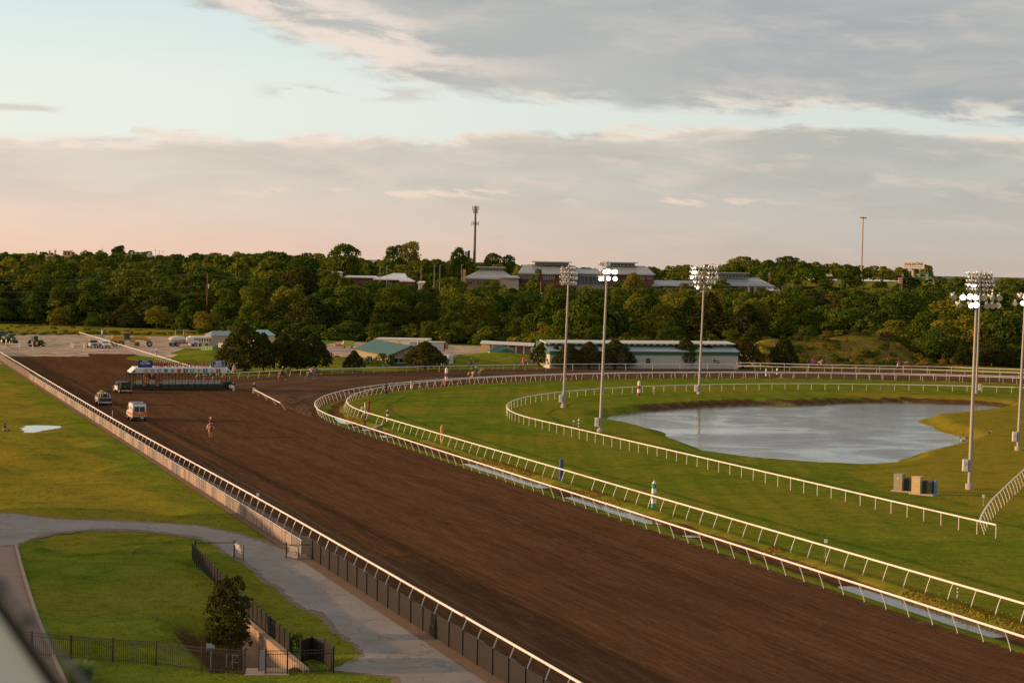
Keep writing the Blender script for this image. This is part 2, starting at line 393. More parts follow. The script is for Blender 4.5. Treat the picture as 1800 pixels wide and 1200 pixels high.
# ------------------------------------------------------------ ground mesh
rad = [0.0, 8, 20, 35, 50, 60]
while rad[-1] < 560: rad.append(rad[-1]*1.0062)
while rad[-1] < 1400: rad.append(rad[-1]*1.012)
while rad[-1] < 12000: rad.append(rad[-1]*1.08)
ang = list(np.arange(-180, -22, 3.0)) + list(np.arange(-22, -17, .5)) + list(np.arange(-17, 17.001, .115)) + list(np.arange(17.5, 22, .5)) + list(np.arange(22, 180, 3.0))
rad = np.array(rad); ang = np.radians(np.array(ang)); nr, na = len(rad), len(ang)
GP = np.stack([np.outer(rad, np.sin(ang)), np.outer(rad, np.cos(ang))], -1).reshape(-1, 2)
gh = ground_h(GP)
i_, j_ = np.meshgrid(np.arange(nr-1), np.arange(na), indexing='ij'); j2 = (j_+1) % na
GF = np.stack([i_*na+j_, (i_)*na+j2, (i_+1)*na+j2, (i_+1)*na+j_], -1).reshape(-1, 4)[:, ::-1]
# masks: R bare soil, G golden tint for dry grass and painted low sunlight, B pale yard
sp = polysd(GP, POND); s1 = sdist(GP, S1, C1, R1); s2 = sdist(GP, S2, C2, R2); uu = s1/np.maximum(s1-s2, .1); D_ = np.hypot(GP[:, 0], GP[:, 1])
azp = 900 + FPX*GP[:, 0]/np.maximum(GP[:, 1], 1)
soil = np.exp(-((sp+.5)/1.3)**2)*ss(GP[:, 1], 276, 286)*1.0
soil = np.maximum(soil, np.maximum(ss(uu, .40, .5)*(1-ss(uu, .76, .86))*.9, ss(uu, .02, .08)*(1-ss(uu, .40, .5))*.42)*(s1 > 0)*(s2 < 0)*(D_ < 400))
soil = np.maximum(soil, (s1 > -1.5)*(1-ss(s1, .35, .95))*.95*(D_ < 400)*(GP[:, 0] < 200))
q = GP-W0; sa = q@WD; dl = q@WN
soil = np.maximum(soil, (1-ss(dl, 2.6, 5.2))*(dl > -.3)*ss(sa, -5, -1)*(1-ss(sa, WL+3, WL+4)))
gold = .55*ss(uu, .70, .80)*(1-ss(uu, 1.02, 1.12))*(s1 > 0)*(s2 < .6)*(D_ < 400)
gold = np.maximum(gold, np.exp(-((sp+2.5)/2.6)**2)*ss(azp, 1560, 1620))
gold = np.maximum(gold, 1.0*ss(azp, 1300, 1640)*ss(s2, 19, 32)*(D_ < 330)); gold = np.maximum(gold, .26*ss(s2, 0, 4)*(D_ < 330)); gold = np.maximum(gold, .8*((D_ > 500) & (D_ < 700) & (azp < 420)))
nn_ = GP@NV; tt_ = GP@TV
gold = np.maximum(gold, .92*ss(29-nn_, 0, 6)*ss(tt_, 112, 150)*(tt_ < 430))  # low sunlight on the left lawn, painted in as gold
gold = np.maximum(gold, .9*ss(azp, 1340, 1420)*(1-ss(azp, 1640, 1680))*ss(D_, 800, 830)*(D_ < 1100))
gold = np.maximum(gold, .75*((D_ > 400) & (D_ < 470) & (azp > 1310)))
soil = np.maximum(soil, .54*((D_ > 408) & (D_ < 490) & (azp > 1340) & (azp < 1680)))
YARD = [P2([(-300, 640), (0, 640), (145, 640), (226, 621), (262, 628), (298, 634), (310, 631), (300, 620), (326, 612), (420, 614), (480, 611), (480, 600), (300, 592), (150, 588), (0, 587), (-300, 585)]),
        P2([(575, 627), (640, 626), (660, 640), (700, 640), (780, 634), (860, 632), (960, 631), (960, 612), (800, 607), (600, 600), (560, 608)]),
        P2([(965, 647), (1296, 648), (1330, 640), (1330, 632), (965, 630)])]
yard = np.zeros(len(GP))
for Yp in YARD: yard = np.maximum(yard, ss(polysd(GP, Yp), -2, 2))
lush = ss(s2, 0, 3)*(D_ < 420)
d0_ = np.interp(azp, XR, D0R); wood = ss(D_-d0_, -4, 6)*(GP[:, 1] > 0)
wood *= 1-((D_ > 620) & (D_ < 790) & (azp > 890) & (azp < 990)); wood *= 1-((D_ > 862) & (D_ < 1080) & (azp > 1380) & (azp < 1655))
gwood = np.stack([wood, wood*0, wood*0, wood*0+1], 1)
gmask = np.stack([soil, gold, yard, lush], 1)

def ground_mat():
    m_ = bpy.data.materials.new('grass_ground'); m_.use_nodes = True; N = m_.node_tree; q = NB(N); B = N.nodes['Principled BSDF']
    t_ = q.n('ShaderNodeTexCoord'); O = t_.outputs['Object']
    at_ = q.n('ShaderNodeVertexColor', layer_name='mask'); s_ = q.n('ShaderNodeSeparateColor'); N.links.new(at_.outputs[0], s_.inputs[0])
    nA = q.noise(O, .035, 5, .62); nB = q.noise(O, .22, 5, .65, .4); nC = q.noise(O, 1.6, 5, .7); nD = q.noise(O, 9, 3, .7)
    # stripes left by the mowers, running along the course
    mp = q.n('ShaderNodeMapping'); N.links.new(O, mp.inputs[0]); mp.inputs['Rotation'].default_value = (0, 0, -NROT); mp.inputs['Scale'].default_value = (.55, .012, 1)
    nS = q.noise(mp.outputs[0], 1.0, 3, .5)
    gr = q.mix(q.mr(nB, .32, .66), (.078, .120, .011), (.155, .196, .018))
    gr = q.mix(q.mr(nA, .40, .66), gr, (.200, .170, .022))
    gr = q.mix(q.m('MULTIPLY', q.m('MULTIPLY', at_.outputs[1], .5), q.mr(nS, .38, .62)), gr, (.084, .130, .010))
    gr = q.mix(q.m('MULTIPLY', q.mr(nC, .45, .75), .5), gr, (.165, .145, .020))
    gold_ = q.mix(nC, (.18, .145, .016), (.31, .22, .028))
    gf = q.mr(q.m('ADD', s_.outputs[1], q.m('MULTIPLY', q.m('SUBTRACT', nB, .5), 2.2)), .40, 1.0)
    gr = q.mix(q.m('MULTIPLY', gf, .85), gr, gold_)
    so_ = q.mix(nC, (.060, .027, .014), (.140, .070, .038))
    sf = q.mr(q.m('ADD', s_.outputs[0], q.m('MULTIPLY', q.m('SUBTRACT', nC, .5), .7)), .42, .66)
    gr = q.mix(sf, gr, so_)
    ya = q.mix(q.mr(nB, .35, .65), (.29, .22, .18), (.58, .43, .33)); ya = q.mix(q.mr(nC, .52, .75), ya, (.25, .18, .14)); ya = q.mix(q.mr(q.noise(O, .09, 5, .7, 1.5), .54, .62, 0, .6), ya, (.24, .19, .165))
    yf = q.mr(q.m('ADD', s_.outputs[2], q.m('MULTIPLY', q.m('SUBTRACT', nB, .5), .5)), .4, .6)
    gr = q.mix(yf, gr, ya)
    gr = q.mix(q.m('MULTIPLY', q.m('MULTIPLY', q.mr(q.noise(O, .5, 4, .7), .64, .74), q.m('SUBTRACT', 1.0, yf)), .30), gr, (.06, .04, .02))
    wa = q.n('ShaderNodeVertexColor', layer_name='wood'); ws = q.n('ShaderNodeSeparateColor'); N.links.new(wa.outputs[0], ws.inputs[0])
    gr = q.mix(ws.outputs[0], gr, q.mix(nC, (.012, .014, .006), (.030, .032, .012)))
    gr = q.mix(q.m('MULTIPLY', q.mr(nD, .46, .66), .42), gr, q.mix(.5, gr, (.02, .028, .003)))
    nF = q.noise(O, .75, 7, .78); gr = q.mix(q.m('MULTIPLY', q.mr(nF, .50, .62), q.m('SUBTRACT', .55, q.m('MULTIPLY', ws.outputs[0], .5))), gr, q.mix(.55, gr, (.015, .025, .002))); gr = q.mix(q.m('MULTIPLY', q.mr(nF, .48, .38), q.m('SUBTRACT', .45, q.m('MULTIPLY', ws.outputs[0], .4))), gr, q.mix(.45, gr, (.24, .25, .03)))
    nE = q.noise(O, 2.6, 4, .8); gr = q.mix(q.m('MULTIPLY', q.m('MULTIPLY', q.mr(nE, .54, .70), .5), q.m('SUBTRACT', 1.0, ws.outputs[0])), gr, q.mix(.35, gr, (.20, .18, .04)))
    N.links.new(gr, B.inputs['Base Color']); B.inputs['Roughness'].default_value = .9; B.inputs['Specular IOR Level'].default_value = 0.0
    bn = q.n('ShaderNodeBump'); bn.inputs['Strength'].default_value = .55; bn.inputs['Distance'].default_value = .10
    N.links.new(q.m('ADD', q.m('MULTIPLY', nC, .8), q.m('MULTIPLY', nD, .35)), bn.inputs['Height']); N.links.new(bn.outputs[0], B.inputs['Normal'])
    return m_
M_GROUND = ground_mat()
tag(link('ground', npmesh('ground', np.column_stack([GP, gh]), GF, M_GROUND, {'mask': gmask, 'wood': gwood}, True)), kind='structure')

def dirt_mat(name, turn):
    m_ = bpy.data.materials.new(name); m_.use_nodes = True; N = m_.node_tree; q = NB(N); B = N.nodes['Principled BSDF']
    t_ = q.n('ShaderNodeTexCoord'); O = t_.outputs['Object']; s_ = q.n('ShaderNodeSeparateXYZ'); N.links.new(O, s_.inputs[0])
    if turn:
        r_ = q.m('SQRT', q.m('ADD', q.m('MULTIPLY', s_.outputs[0], s_.outputs[0]), q.m('MULTIPLY', s_.outputs[1], s_.outputs[1])))
        th = q.m('ARCTAN2', s_.outputs[0], s_.outputs[1]); u, v = r_, q.m('MULTIPLY', th, 60.0)
    else: u, v = s_.outputs[0], s_.outputs[1]
    wob = q.m('MULTIPLY', q.m('SUBTRACT', q.noise(O, .05, 2, .5), .5), .7)
    u2 = q.m('ADD', u, wob)
    fine = q.noise(q.xyz(q.m('MULTIPLY', u2, 3.2), q.m('MULTIPLY', v, .16)), 1.0, 4, .65)
    wide = q.noise(q.xyz(q.m('MULTIPLY', u2, .42), q.m('MULTIPLY', v, .012)), 1.0, 4, .6)
    big = q.noise(O, .03, 4, .6); cl = q.noise(O, 2.6, 5, .72); sp_ = q.noise(O, 9.0, 4, .75)
    c = q.mix(q.mr(wide, .35, .66), (.076, .037, .018), (.108, .055, .029)) if not turn else q.mix(q.mr(wide, .35, .66), (.066, .035, .020), (.108, .061, .038))
    c = q.mix(q.m('MULTIPLY', q.mr(fine, .46, .62), .85 if turn else .62), c, (.190, .115, .070) if turn else (.150, .076, .038))
    c = q.mix(q.m('MULTIPLY', q.mr(cl, .50, .70), .60), c, (.034, .016, .008)); c = q.mix(q.m('MULTIPLY', q.mr(q.noise(O, .8, 7, .8), .52, .66), .40), c, (.15, .085, .05))
    c = q.mix(q.m('MULTIPLY', q.mr(sp_, .60, .80), .45), c, (.21, .12, .07))
    c = q.mix(q.mr(big, .40, .68, 0, .32), c, (.050, .024, .012))
    if not turn:                                             # paler wheel tracks down the outside
        wk = q.noise(q.xyz(q.m('MULTIPLY', q.m('ADD', u, q.m('MULTIPLY', wob, 1.5)), 1.15), q.m('MULTIPLY', v, .004), 7.0), 1.0, 2, .5)
        c = q.mix(q.m('MULTIPLY', q.mr(wk, .60, .66), q.mr(u, 44, 37, .08, .5)), c, (.16, .10, .065))
    N.links.new(c, B.inputs['Base Color']); B.inputs['Roughness'].default_value = .88; B.inputs['Specular IOR Level'].default_value = 0.0
    hgt = q.m('ADD', q.m('MULTIPLY', fine, .9), q.m('MULTIPLY', cl, .7))
    if not turn:
        churn = q.m('MULTIPLY', q.mr(q.m('ABSOLUTE', q.m('SUBTRACT', u, 34.6)), 3.6, 1.2), q.noise(O, 2.2, 4, .8)); hgt = q.m('ADD', hgt, q.m('MULTIPLY', churn, 3.0))
    bn = q.n('ShaderNodeBump'); bn.inputs['Strength'].default_value = .8; bn.inputs['Distance'].default_value = .06
    N.links.new(hgt, bn.inputs['Height']); N.links.new(bn.outputs[0], B.inputs['Normal']); return m_
M_DIRT = dirt_mat('track_dirt', False); M_TURN = dirt_mat('turn_dirt', True)
def sheet(name, pts, z, m_, loc=(0, 0, 0), rz=0.0):
    o = MB().add([(x, y, 0) for x, y in pts], [tuple(range(len(pts)))]).obj(name, m_, None, (loc[0], loc[1], z), rz); return tag(o, kind='structure')
# straight with its chute, local axes across and along the track; its ends are ragged
rr = random.Random(5)
pts = [(30.2, 10)] + [(57.75+rr.gauss(0, .07), y_) for y_ in np.arange(10, 236, 1.1)] + [(58.6, 262), (60.6, 300), (60.6, 424)]
x = 60.0
while x > 50: pts.append((x, 425+rr.uniform(-1.6, 1.6))); x -= .8
x = 49.5
while x > 31: pts.append((x, 411+(x-31)*.1+rr.uniform(-1.3, 1.3))); x -= .8
pts.append((30.2, 411))
sheet('dirt_track', pts, .035, M_DIRT, (0, 0, 0), NROT)
FARE = catmull(P2([(300, 651), (350, 659), (420, 661), (510, 658.5), (600, 656), (700, 652.5), (850, 648.8), (980, 647.6), (1100, 647.3), (1300, 648.6), (1500, 650.2), (1650, 653), (1800, 658), (1950, 664)]), 6)
arc = [C1 + (R1+.25)*(-NV*math.cos(p) + TV*math.sin(p)) for p in np.linspace(R(-14), R(150), 90)]
poly = list(arc[::-1]) + [np.array(nt2(56, 240)[:2]), np.array(nt2(56, 300)[:2]), np.array(nt2(56, 352)[:2])] + list(FARE)
sheet('turn_track', [(p[0]-C1[0], p[1]-C1[1]) for p in poly], .018, M_TURN, (C1[0], C1[1]))
r_ = np.random.default_rng(21); va = [(31.85-.8*float(ss(t_, 130, 240))+r_.normal()*.12, t_) for t_ in np.arange(20, 410, .9)]
tag(MB().add([tuple(nt2(a_, t_)) for a_, t_ in va]+[tuple(nt2(28.9, t_)) for a_, t_ in va[::-1]], [tuple(range(2*len(va)))]).obj('track_verge', mat('track_verge', (.15, .088, .056), .95, var=.35, vs=.9, bump=.8, bs=5), None, (0, 0, .045)), kind='structure')
# road, concrete walk
def asphalt():
    m_ = bpy.data.materials.new('asphalt'); m_.use_nodes = True; N = m_.node_tree; q = NB(N); B = N.nodes['Principled BSDF']; O = q.n('ShaderNodeTexCoord').outputs['Object']
    c = q.mix(q.mr(q.noise(O, .16, 5, .6), .35, .65), (.225, .195, .180), (.28, .243, .222)); c = q.mix(q.m('MULTIPLY', q.mr(q.noise(O, 7, 5, .8), .45, .75), .6), c, (.105, .10, .105))
    c = q.mix(q.mr(q.noise(O, .55, 6, .7, 1.0), .60, .70, 0, .6), c, (.24, .20, .17))
    vo = q.n('ShaderNodeTexVoronoi', feature='DISTANCE_TO_EDGE'); vo.inputs['Scale'].default_value = .22
    wv = q.n('ShaderNodeVectorMath', operation='ADD'); N.links.new(O, wv.inputs[0]); ns_ = q.n('ShaderNodeTexNoise'); ns_.inputs['Scale'].default_value = .9; N.links.new(O, ns_.inputs['Vector']); N.links.new(ns_.outputs['Color'], wv.inputs[1]); N.links.new(wv.outputs[0], vo.inputs['Vector'])
    c = q.mix(q.mr(vo.outputs['Distance'], .012, .003, 0, .30), c, (.05, .045, .042)); c = q.mix(q.mr(q.noise(O, .28, 6, .75, 2.0), .56, .66, 0, .45), c, (.10, .092, .09)); c = q.mix(q.mr(q.noise(O, 1.3, 5, .8), .60, .72, 0, .5), c, (.26, .22, .19))
    N.links.new(c, B.inputs['Base Color']); B.inputs['Roughness'].default_value = .85; B.inputs['Specular IOR Level'].default_value = .1
    bn = q.n('ShaderNodeBump'); bn.inputs['Strength'].default_value = .3; bn.inputs['Distance'].default_value = .02; N.links.new(q.noise(O, 14, 4, .8), bn.inputs['Height']); N.links.new(bn.outputs[0], B.inputs['Normal']); return m_
def ragged(pts, amp, step, seed, freq=1.0):
    r_ = np.random.default_rng(seed); out = []; L = len(pts)
    for i in range(L):
        a_ = np.asarray(pts[i], float); b_ = np.asarray(pts[(i+1) % L], float); k = max(1, int(np.linalg.norm(b_-a_)/step)); nrm = np.array([-(b_-a_)[1], (b_-a_)[0]])/max(np.linalg.norm(b_-a_), .01)
        for j in range(k): out.append(a_ + (b_-a_)*j/k + nrm*r_.normal()*amp)
    return out
M_ASPH = asphalt()
vergep = [tuple(p) for p in ROADP]
cen = ROADP.mean(0)
sheet('road_verge', ragged([tuple(p) for p in P2([(x+ (0), y) for x, y in [(-60, 901), (20, 900), (95, 908), (260, 916), (350, 922), (420, 936), (470, 951), (520, 966), (556, 978), (580, 990), (655, 1044), (755, 1105), (860, 1170), (970, 1245), (700, 1245), (690, 1192), (650, 1187), (600, 1181), (598, 1172), (622, 1158), (634, 1149), (612, 1129), (594, 1120), (584, 1112), (570, 1093), (555, 1079), (522, 1069), (503, 1053), (486, 1035), (458, 1020), (445, 1003), (427, 990), (394, 973), (374, 957), (344, 946), (300, 940), (230, 933), (160, 933), (100, 939), (60, 947), (28, 961), (-60, 966)]])], .10, .5, 4), .012, mat('verge_dirt', (.17, .115, .085), .95, var=.3, vs=.8))
sheet('access_road', ragged([tuple(p) for p in ROADP], .09, .35, 8), .03, M_ASPH)
BR = P2([(-70, 962), (29, 960.5), (50, 1040), (76, 1117), (118, 1210), (-70, 1260)])
def paving():
    m_ = bpy.data.materials.new('pink_paving'); m_.use_nodes = True; N = m_.node_tree; q = NB(N); B = N.nodes['Principled BSDF']; O = q.n('ShaderNodeTexCoord').outputs['Object']
    s_ = q.n('ShaderNodeSeparateXYZ'); N.links.new(O, s_.inputs[0])
    c = q.mix(q.noise(O, .6, 5, .7), (.20, .115, .085), (.29, .18, .135))
    jo = q.m('ABSOLUTE', q.m('SUBTRACT', q.m('FRACT', q.m('MULTIPLY', s_.outputs[1], .23)), .5)); c = q.mix(q.mr(jo, .490, .498), c, (.07, .045, .035))
    N.links.new(c, B.inputs['Base Color']); B.inputs['Roughness'].default_value = .85; return m_
sheet('brick_walk', [tuple(p) for p in BR], .02, paving())
kp = [(28, 960.5), (38, 1000), (50, 1040), (63, 1080), (77, 1117), (96, 1160), (118, 1210)]
kb = MB(); kl = [g(x, y) for x, y in kp]; kb.tube([p+Vector((0, 0, .06)) for p in kl], .1, 4, sq=(.11, .09)); tag(kb.obj('kerb', mat('kerb_concrete', (.30, .22, .175), .9)), kind='structure')
# water
def water(name, tint=(.085, .082, .076), rip=1.0):
    m_ = bpy.data.materials.new(name); m_.use_nodes = True; N = m_.node_tree; q = NB(N); B = N.nodes['Principled BSDF']; O = q.n('ShaderNodeTexCoord').outputs['Object']
    B.inputs['Base Color'].default_value = tuple(tint)+(1,); B.inputs['Roughness'].default_value = .09; B.inputs['IOR'].default_value = 1.75; B.inputs['Specular IOR Level'].default_value = .75
    patch = q.mr(q.noise(O, .06, 7, .68, 1.2), .36, .66, .04, .75)
    bn = q.n('ShaderNodeBump'); bn.inputs['Distance'].default_value = .05; N.links.new(q.m('MULTIPLY', patch, rip), bn.inputs['Strength'])
    N.links.new(q.m('ADD', q.noise(O, 3.0, 3, .6), q.m('MULTIPLY', q.noise(O, .9, 2, .5), 1.6)), bn.inputs['Height']); N.links.new(bn.outputs[0], B.inputs['Normal'])
    return m_
wm = water('pond_water'); cP = POND.mean(0)
wp = cP + (POND-cP)*1.035
sheet('pond_water', [tuple(p) for p in wp], -.8, wm)
wd = water('drain_water', rip=.12)
def curve_pt(S_, C_, R_, s):
    """s < 0 runs back down the straight from the tangent, s > 0 round the turn"""
    if s <= 0: return C_ - NV*R_ + TV*s
    p = s/R_; return C_ + R_*(-NV*math.cos(p) + TV*math.sin(p))
L_ = []; R_ = []
for s in np.arange(-210, 62, 2.0):
    p = curve_pt(S1, C1, R1, s); ph = max(s, 0)/R1; inn = NV*math.cos(ph) - TV*math.sin(ph); L_.append(p+inn*2.5); R_.append(p+inn*4.9)
sheet('drain_water', [tuple(p) for p in L_] + [tuple(p) for p in R_[::-1]], -.43, wd)
pud = ragged([tuple(p) for p in P2([(38, 750), (44, 746), (70, 745), (96, 746), (110, 749), (96, 752), (78, 754), (60, 758), (44, 758)])], .15, .8, 3)
sheet('lawn_puddle', pud, -.13, water('puddle_water', (.10, .09, .07), .05))

# short tufts standing in the lawns nearest the viewer, on the far verge and inside the rails
def tufts(name, label, region, count, seed, dens, hmin=.02, hmax=.05, tm=None):
    r_ = np.random.default_rng(seed); P = region(r_, count*3); D = np.hypot(P[:, 0], P[:, 1]); P = P[(polysd(P, ROADP) < -.1)]
    q_ = P-W0; P = P[~(((q_@WN) > -.6) & ((q_@WN) < 3.2) & ((q_@WD) > -4) & ((q_@WD) < WL+3))]; P = P[polysd(P, BRP) < 0]; P = P[np.hypot(P[:, 0]-PUC[0], (P[:, 1]-PUC[1])) > 7]
    P = P[:count]; h = ground_h(P); n_ = len(P); a_ = r_.uniform(0, math.pi, n_); wd_ = r_.uniform(.03, .10, n_)*dens; ht = r_.uniform(hmin, hmax, n_); ln = r_.normal(size=(n_, 2))*.03
    dx, dy = np.cos(a_)*wd_, np.sin(a_)*wd_; Z = np.column_stack([P, h-.02]); A = Z+np.column_stack([-dx, -dy, dx*0]); B_ = Z+np.column_stack([dx, dy, dx*0]); C_ = Z+np.column_stack([dx*.5+ln[:, 0], dy*.5+ln[:, 1], ht]); D_q = Z+np.column_stack([-dx*.7+ln[:, 0], -dy*.7+ln[:, 1], ht*.8])
    V = np.stack([A, B_, C_, D_q], 1).reshape(-1, 3); T = np.repeat(r_.random(n_), 4); T2 = np.repeat(r_.random(n_), 4)
    return tag(link(name, npmesh(name, V, np.arange(len(V)).reshape(-1, 4), tm or TUFTM, {'tint': np.stack([T*.4, T2, T*0, T*0+1], 1)})), label, 'grass', kind='stuff')

# ------------------------------------------------------------ foliage
def leaf_mat(name, a_, b_, c_):
    m_ = bpy.data.materials.new(name); m_.use_nodes = True; N = m_.node_tree; q = NB(N); B = N.nodes['Principled BSDF']
    oi = q.n('ShaderNodeObjectInfo'); vc = q.n('ShaderNodeVertexColor', layer_name='tint'); s_ = q.n('ShaderNodeSeparateColor'); N.links.new(vc.outputs[0], s_.inputs[0])
    r_ = q.m('FRACT', q.m('ADD', oi.outputs['Random'], s_.outputs[1]))
    c = q.mix(q.mr(r_, .0, .55), a_, b_); c = q.mix(q.mr(r_, .62, 1.0), c, c_)
    c = q.mix(q.m('MULTIPLY', s_.outputs[0], .55), c, tuple(min(1, x*1.9) for x in b_))
    N.links.new(c, B.inputs['Base Color']); B.inputs['Roughness'].default_value = .75; B.inputs['Specular IOR Level'].default_value = .05
    tr = q.n('ShaderNodeBsdfTranslucent'); N.links.new(c, tr.inputs[0]); mx = q.n('ShaderNodeMixShader'); mx.inputs[0].default_value = .28
    N.links.new(B.outputs[0], mx.inputs[1]); N.links.new(tr.outputs[0], mx.inputs[2]); N.links.new(mx.outputs[0], N.nodes['Material Output'].inputs[0]); return m_
M_LEAF = leaf_mat('leaves', (.024, .050, .006), (.066, .092, .009), (.195, .165, .016))
M_CEDAR = leaf_mat('cedar_leaves', (.024, .038, .008), (.046, .052, .010), (.080, .060, .012))
M_BARK = mat('bark', (.085, .062, .048), .95, var=.3, vs=4)
def crown(lumps, per, size, seed, squash=.8, jit=.55):
    """leaf clumps on the skins of many lumps; returns verts, faces, tint"""
    r_ = np.random.default_rng(seed); V = []; T = []
    Cs = np.array([l[:3] for l in lumps]); Rs = np.array([l[3] for l in lumps]); lt = r_.random(len(lumps))
    for i, (cx, cy, cz, rr_) in enumerate(lumps):
        k = max(8, int(per*rr_*rr_)); d = r_.normal(size=(k, 3)); d /= np.linalg.norm(d, axis=1)[:, None]; d[:, 2] = np.where(d[:, 2] < -.45, -d[:, 2], d[:, 2])
        rad_ = rr_*(1+r_.normal(size=k)*.13); p = np.array([cx, cy, cz]) + d*rad_[:, None]*np.array([1, 1, squash])
        dist = np.linalg.norm((p[:, None]-Cs[None])/np.array([1, 1, squash]), axis=2); keep = np.ones(k, bool)
        for j in range(len(lumps)):
            if j != i: keep &= dist[:, j] > Rs[j]*.80
        p = p[keep]; d = d[keep]; n_ = d + r_.normal(size=d.shape)*jit; n_ /= np.linalg.norm(n_, axis=1)[:, None]
        h_ = r_.normal(size=n_.shape); u_ = np.cross(n_, h_); u_ /= np.linalg.norm(u_, axis=1)[:, None]; v_ = np.cross(n_, u_)
        sz = size*r_.uniform(.55, 1.35, len(p))[:, None]
        q_ = np.stack([p-u_*sz*.5-v_*sz*.35, p+u_*sz*.5-v_*sz*.5+n_*sz*.15, p+u_*sz*.4+v_*sz*.5, p-u_*sz*.45+v_*sz*.4-n_*sz*.15], 1)
        V.append(q_.reshape(-1, 3)); tt = np.clip(lt[i]*.6 + r_.random(len(p))*.5-.1, 0, 1); T.append(np.repeat(tt, 4))
    V = np.concatenate(V); T = np.concatenate(T); F = np.arange(len(V)).reshape(-1, 4); return V, F, T
def dome_lumps(H, Wd, k, seed, low=.18):
    r_ = np.random.default_rng(seed); L = []
    for i in range(k):
        zz = r_.uniform(low, .93)**.9; env = math.sqrt(max(.05, 1-((zz-.42)/.62)**2)); a_ = r_.uniform(0, 6.28); rr_ = r_.uniform(.12, .21)*Wd*(1.15-.4*zz)
        rad_ = math.sqrt(r_.random())*max(.05, env*Wd*.5 - rr_*.55); L.append((math.cos(a_)*rad_, math.sin(a_)*rad_, zz*H-rr_*.3, rr_))
    L.append((0, 0, H*.52, Wd*.26)); L.append((0, 0, H*.36, Wd*.30)); return L
def cone_lumps(H, Wd, k, seed, low=.16, sharp=1.0):
    r_ = np.random.default_rng(seed); L = []
    for i in range(k):
        zz = low+(1-low)*(i+.5)/k; env = (1-((zz-low)/(1-low))**1.7)*sharp*(.72+.28*min(1, (zz-low)*6)) + .08; a_ = i*2.4+r_.uniform(-.5, .5); rr_ = Wd*(.07+.15*env)*r_.uniform(.75, 1.3)
        rad_ = max(0, env*Wd*.5-rr_*.7)*r_.uniform(.5, 1.15); L.append((math.cos(a_)*rad_, math.sin(a_)*rad_, zz*H-rr_*.4, rr_))
    L.append((0, 0, H*max(.36, low+.16), Wd*.25)); L.append((0, 0, H*.58, Wd*.2)); return L
def trunk_mesh(H, r_, top, seed, lean=.0, br=4):
    q = random.Random(seed); mb = MB(); pts = [(0, 0, -.4), (q.uniform(-.1, .1), q.uniform(-.1, .1), H*.25), (q.uniform(-.3, .3), q.uniform(-.3, .3), H*.5), (q.uniform(-.5, .5), 0, top)]
    mb.tube(pts, [r_*1.25, r_, r_*.75, r_*.25], 6)
    for i in range(br):
        a_ = i*2.1+q.random(); z0 = H*(.22+.09*i); mb.tube([(0, 0, z0), (math.cos(a_)*H*.10, math.sin(a_)*H*.10, z0+H*.10), (math.cos(a_)*H*.20, math.sin(a_)*H*.20, z0+H*.22)], [r_*.5, r_*.35, r_*.12], 5)
    return mb.mesh('trunk', M_BARK)
PROTO = []
for i in range(12):
    H, Wd = [(10, 10), (10, 8.5), (10, 11.5), (10, 7.5)][i % 4]
    lum = dome_lumps(H, Wd, 15+(i*5) % 9, 100+i, low=.12); V, F, T = crown(lum, 105, .35, 200+i)
    tint = np.stack([T, np.zeros_like(T), np.zeros_like(T), np.ones_like(T)], 1)
    PROTO.append((npmesh('crown', V, F, M_LEAF, {'tint': tint}), trunk_mesh(H, .22, H*.75, i)))
CED = []
for i, (H, Wd, k) in enumerate([(10, 11.5, 54), (10, 10.5, 46), (10, 8.0, 44)]):
    V, F, T = crown(cone_lumps(H, Wd, k, 500+i, .30 if i < 2 else .16), 90, .40, 520+i, .7, .8); tint = np.stack([T*.8, T*0, T*0, T*0+1], 1); CED.append((npmesh('crown', V, F, M_CEDAR, {'tint': tint}), trunk_mesh(10, .34, 8, 60+i, br=2)))
SKYP = []
for i in range(3):
    V, F, T = crown(dome_lumps(10, 9.5, 30, 800+i, low=.03)+[(0, 0, 5.2, 3.2), (.4, .2, 6.6, 2.7), (-.5, 0, 7.8, 2.0), (1.2, 0, 4.4, 2.6), (-1.3, .3, 4.6, 2.6)], 80, .36, 810+i); SKYP.append((npmesh('crown', V, F, M_LEAF, {'tint': np.stack([T, T*0, T*0, T*0+1], 1)}), trunk_mesh(10, .22, 7, 90+i)))
FARP = []
for i in range(10):
    lum = dome_lumps(10, [10, 8.5, 11.5][i % 3], 10, 300+i, low=.2); FARP.append(crown(lum, 22, .74, 400+i))
SKYX = [-400, 0, 150, 200, 235, 290, 350, 450, 560, 590, 640, 660, 745, 790, 850, 900, 960, 1130, 1180, 1260, 1330, 1400, 1440, 1500, 1600, 1645, 1700, 1800, 2300]
SKYY = [441, 443, 441, 437, 440, 445, 445, 441, 444, 452, 452, 456, 453, 456, 457, 458, 467, 469, 466, 461, 454, 455, 461, 463, 471, 484, 487, 488, 492]
CAPX = [599, 600, 740, 741, 795, 800, 900, 905, 975, 980, 1140, 1150, 1200, 1210, 1370, 1375, 1650, 1651]
CAPY = [0, 488, 497, 480, 480, 495, 499, 505, 509, 505, 500, 500, 500, 506, 500, 502, 500, 486]
def blocked(P, az, D):
    if 778 < D < 860 and 800 < az < 1378: return True
    if 712 < D < 760 and 600 < az < 750: return True               # school and its yard
    if 628 < D < 745 and 925 < az < 985: return True                # open lawn below it
    if 660 < D < 700 and 1440 < az < 1480: return True
    if 868 < D < 1090 and 1385 < az < 1650: return True             # highway
    return False
spots = []
rows = [0]
D = 0; q = random.Random(11)
for az0 in np.arange(-90, 1900, 1.0):
    pass
dd = 4.0; step = 15.0
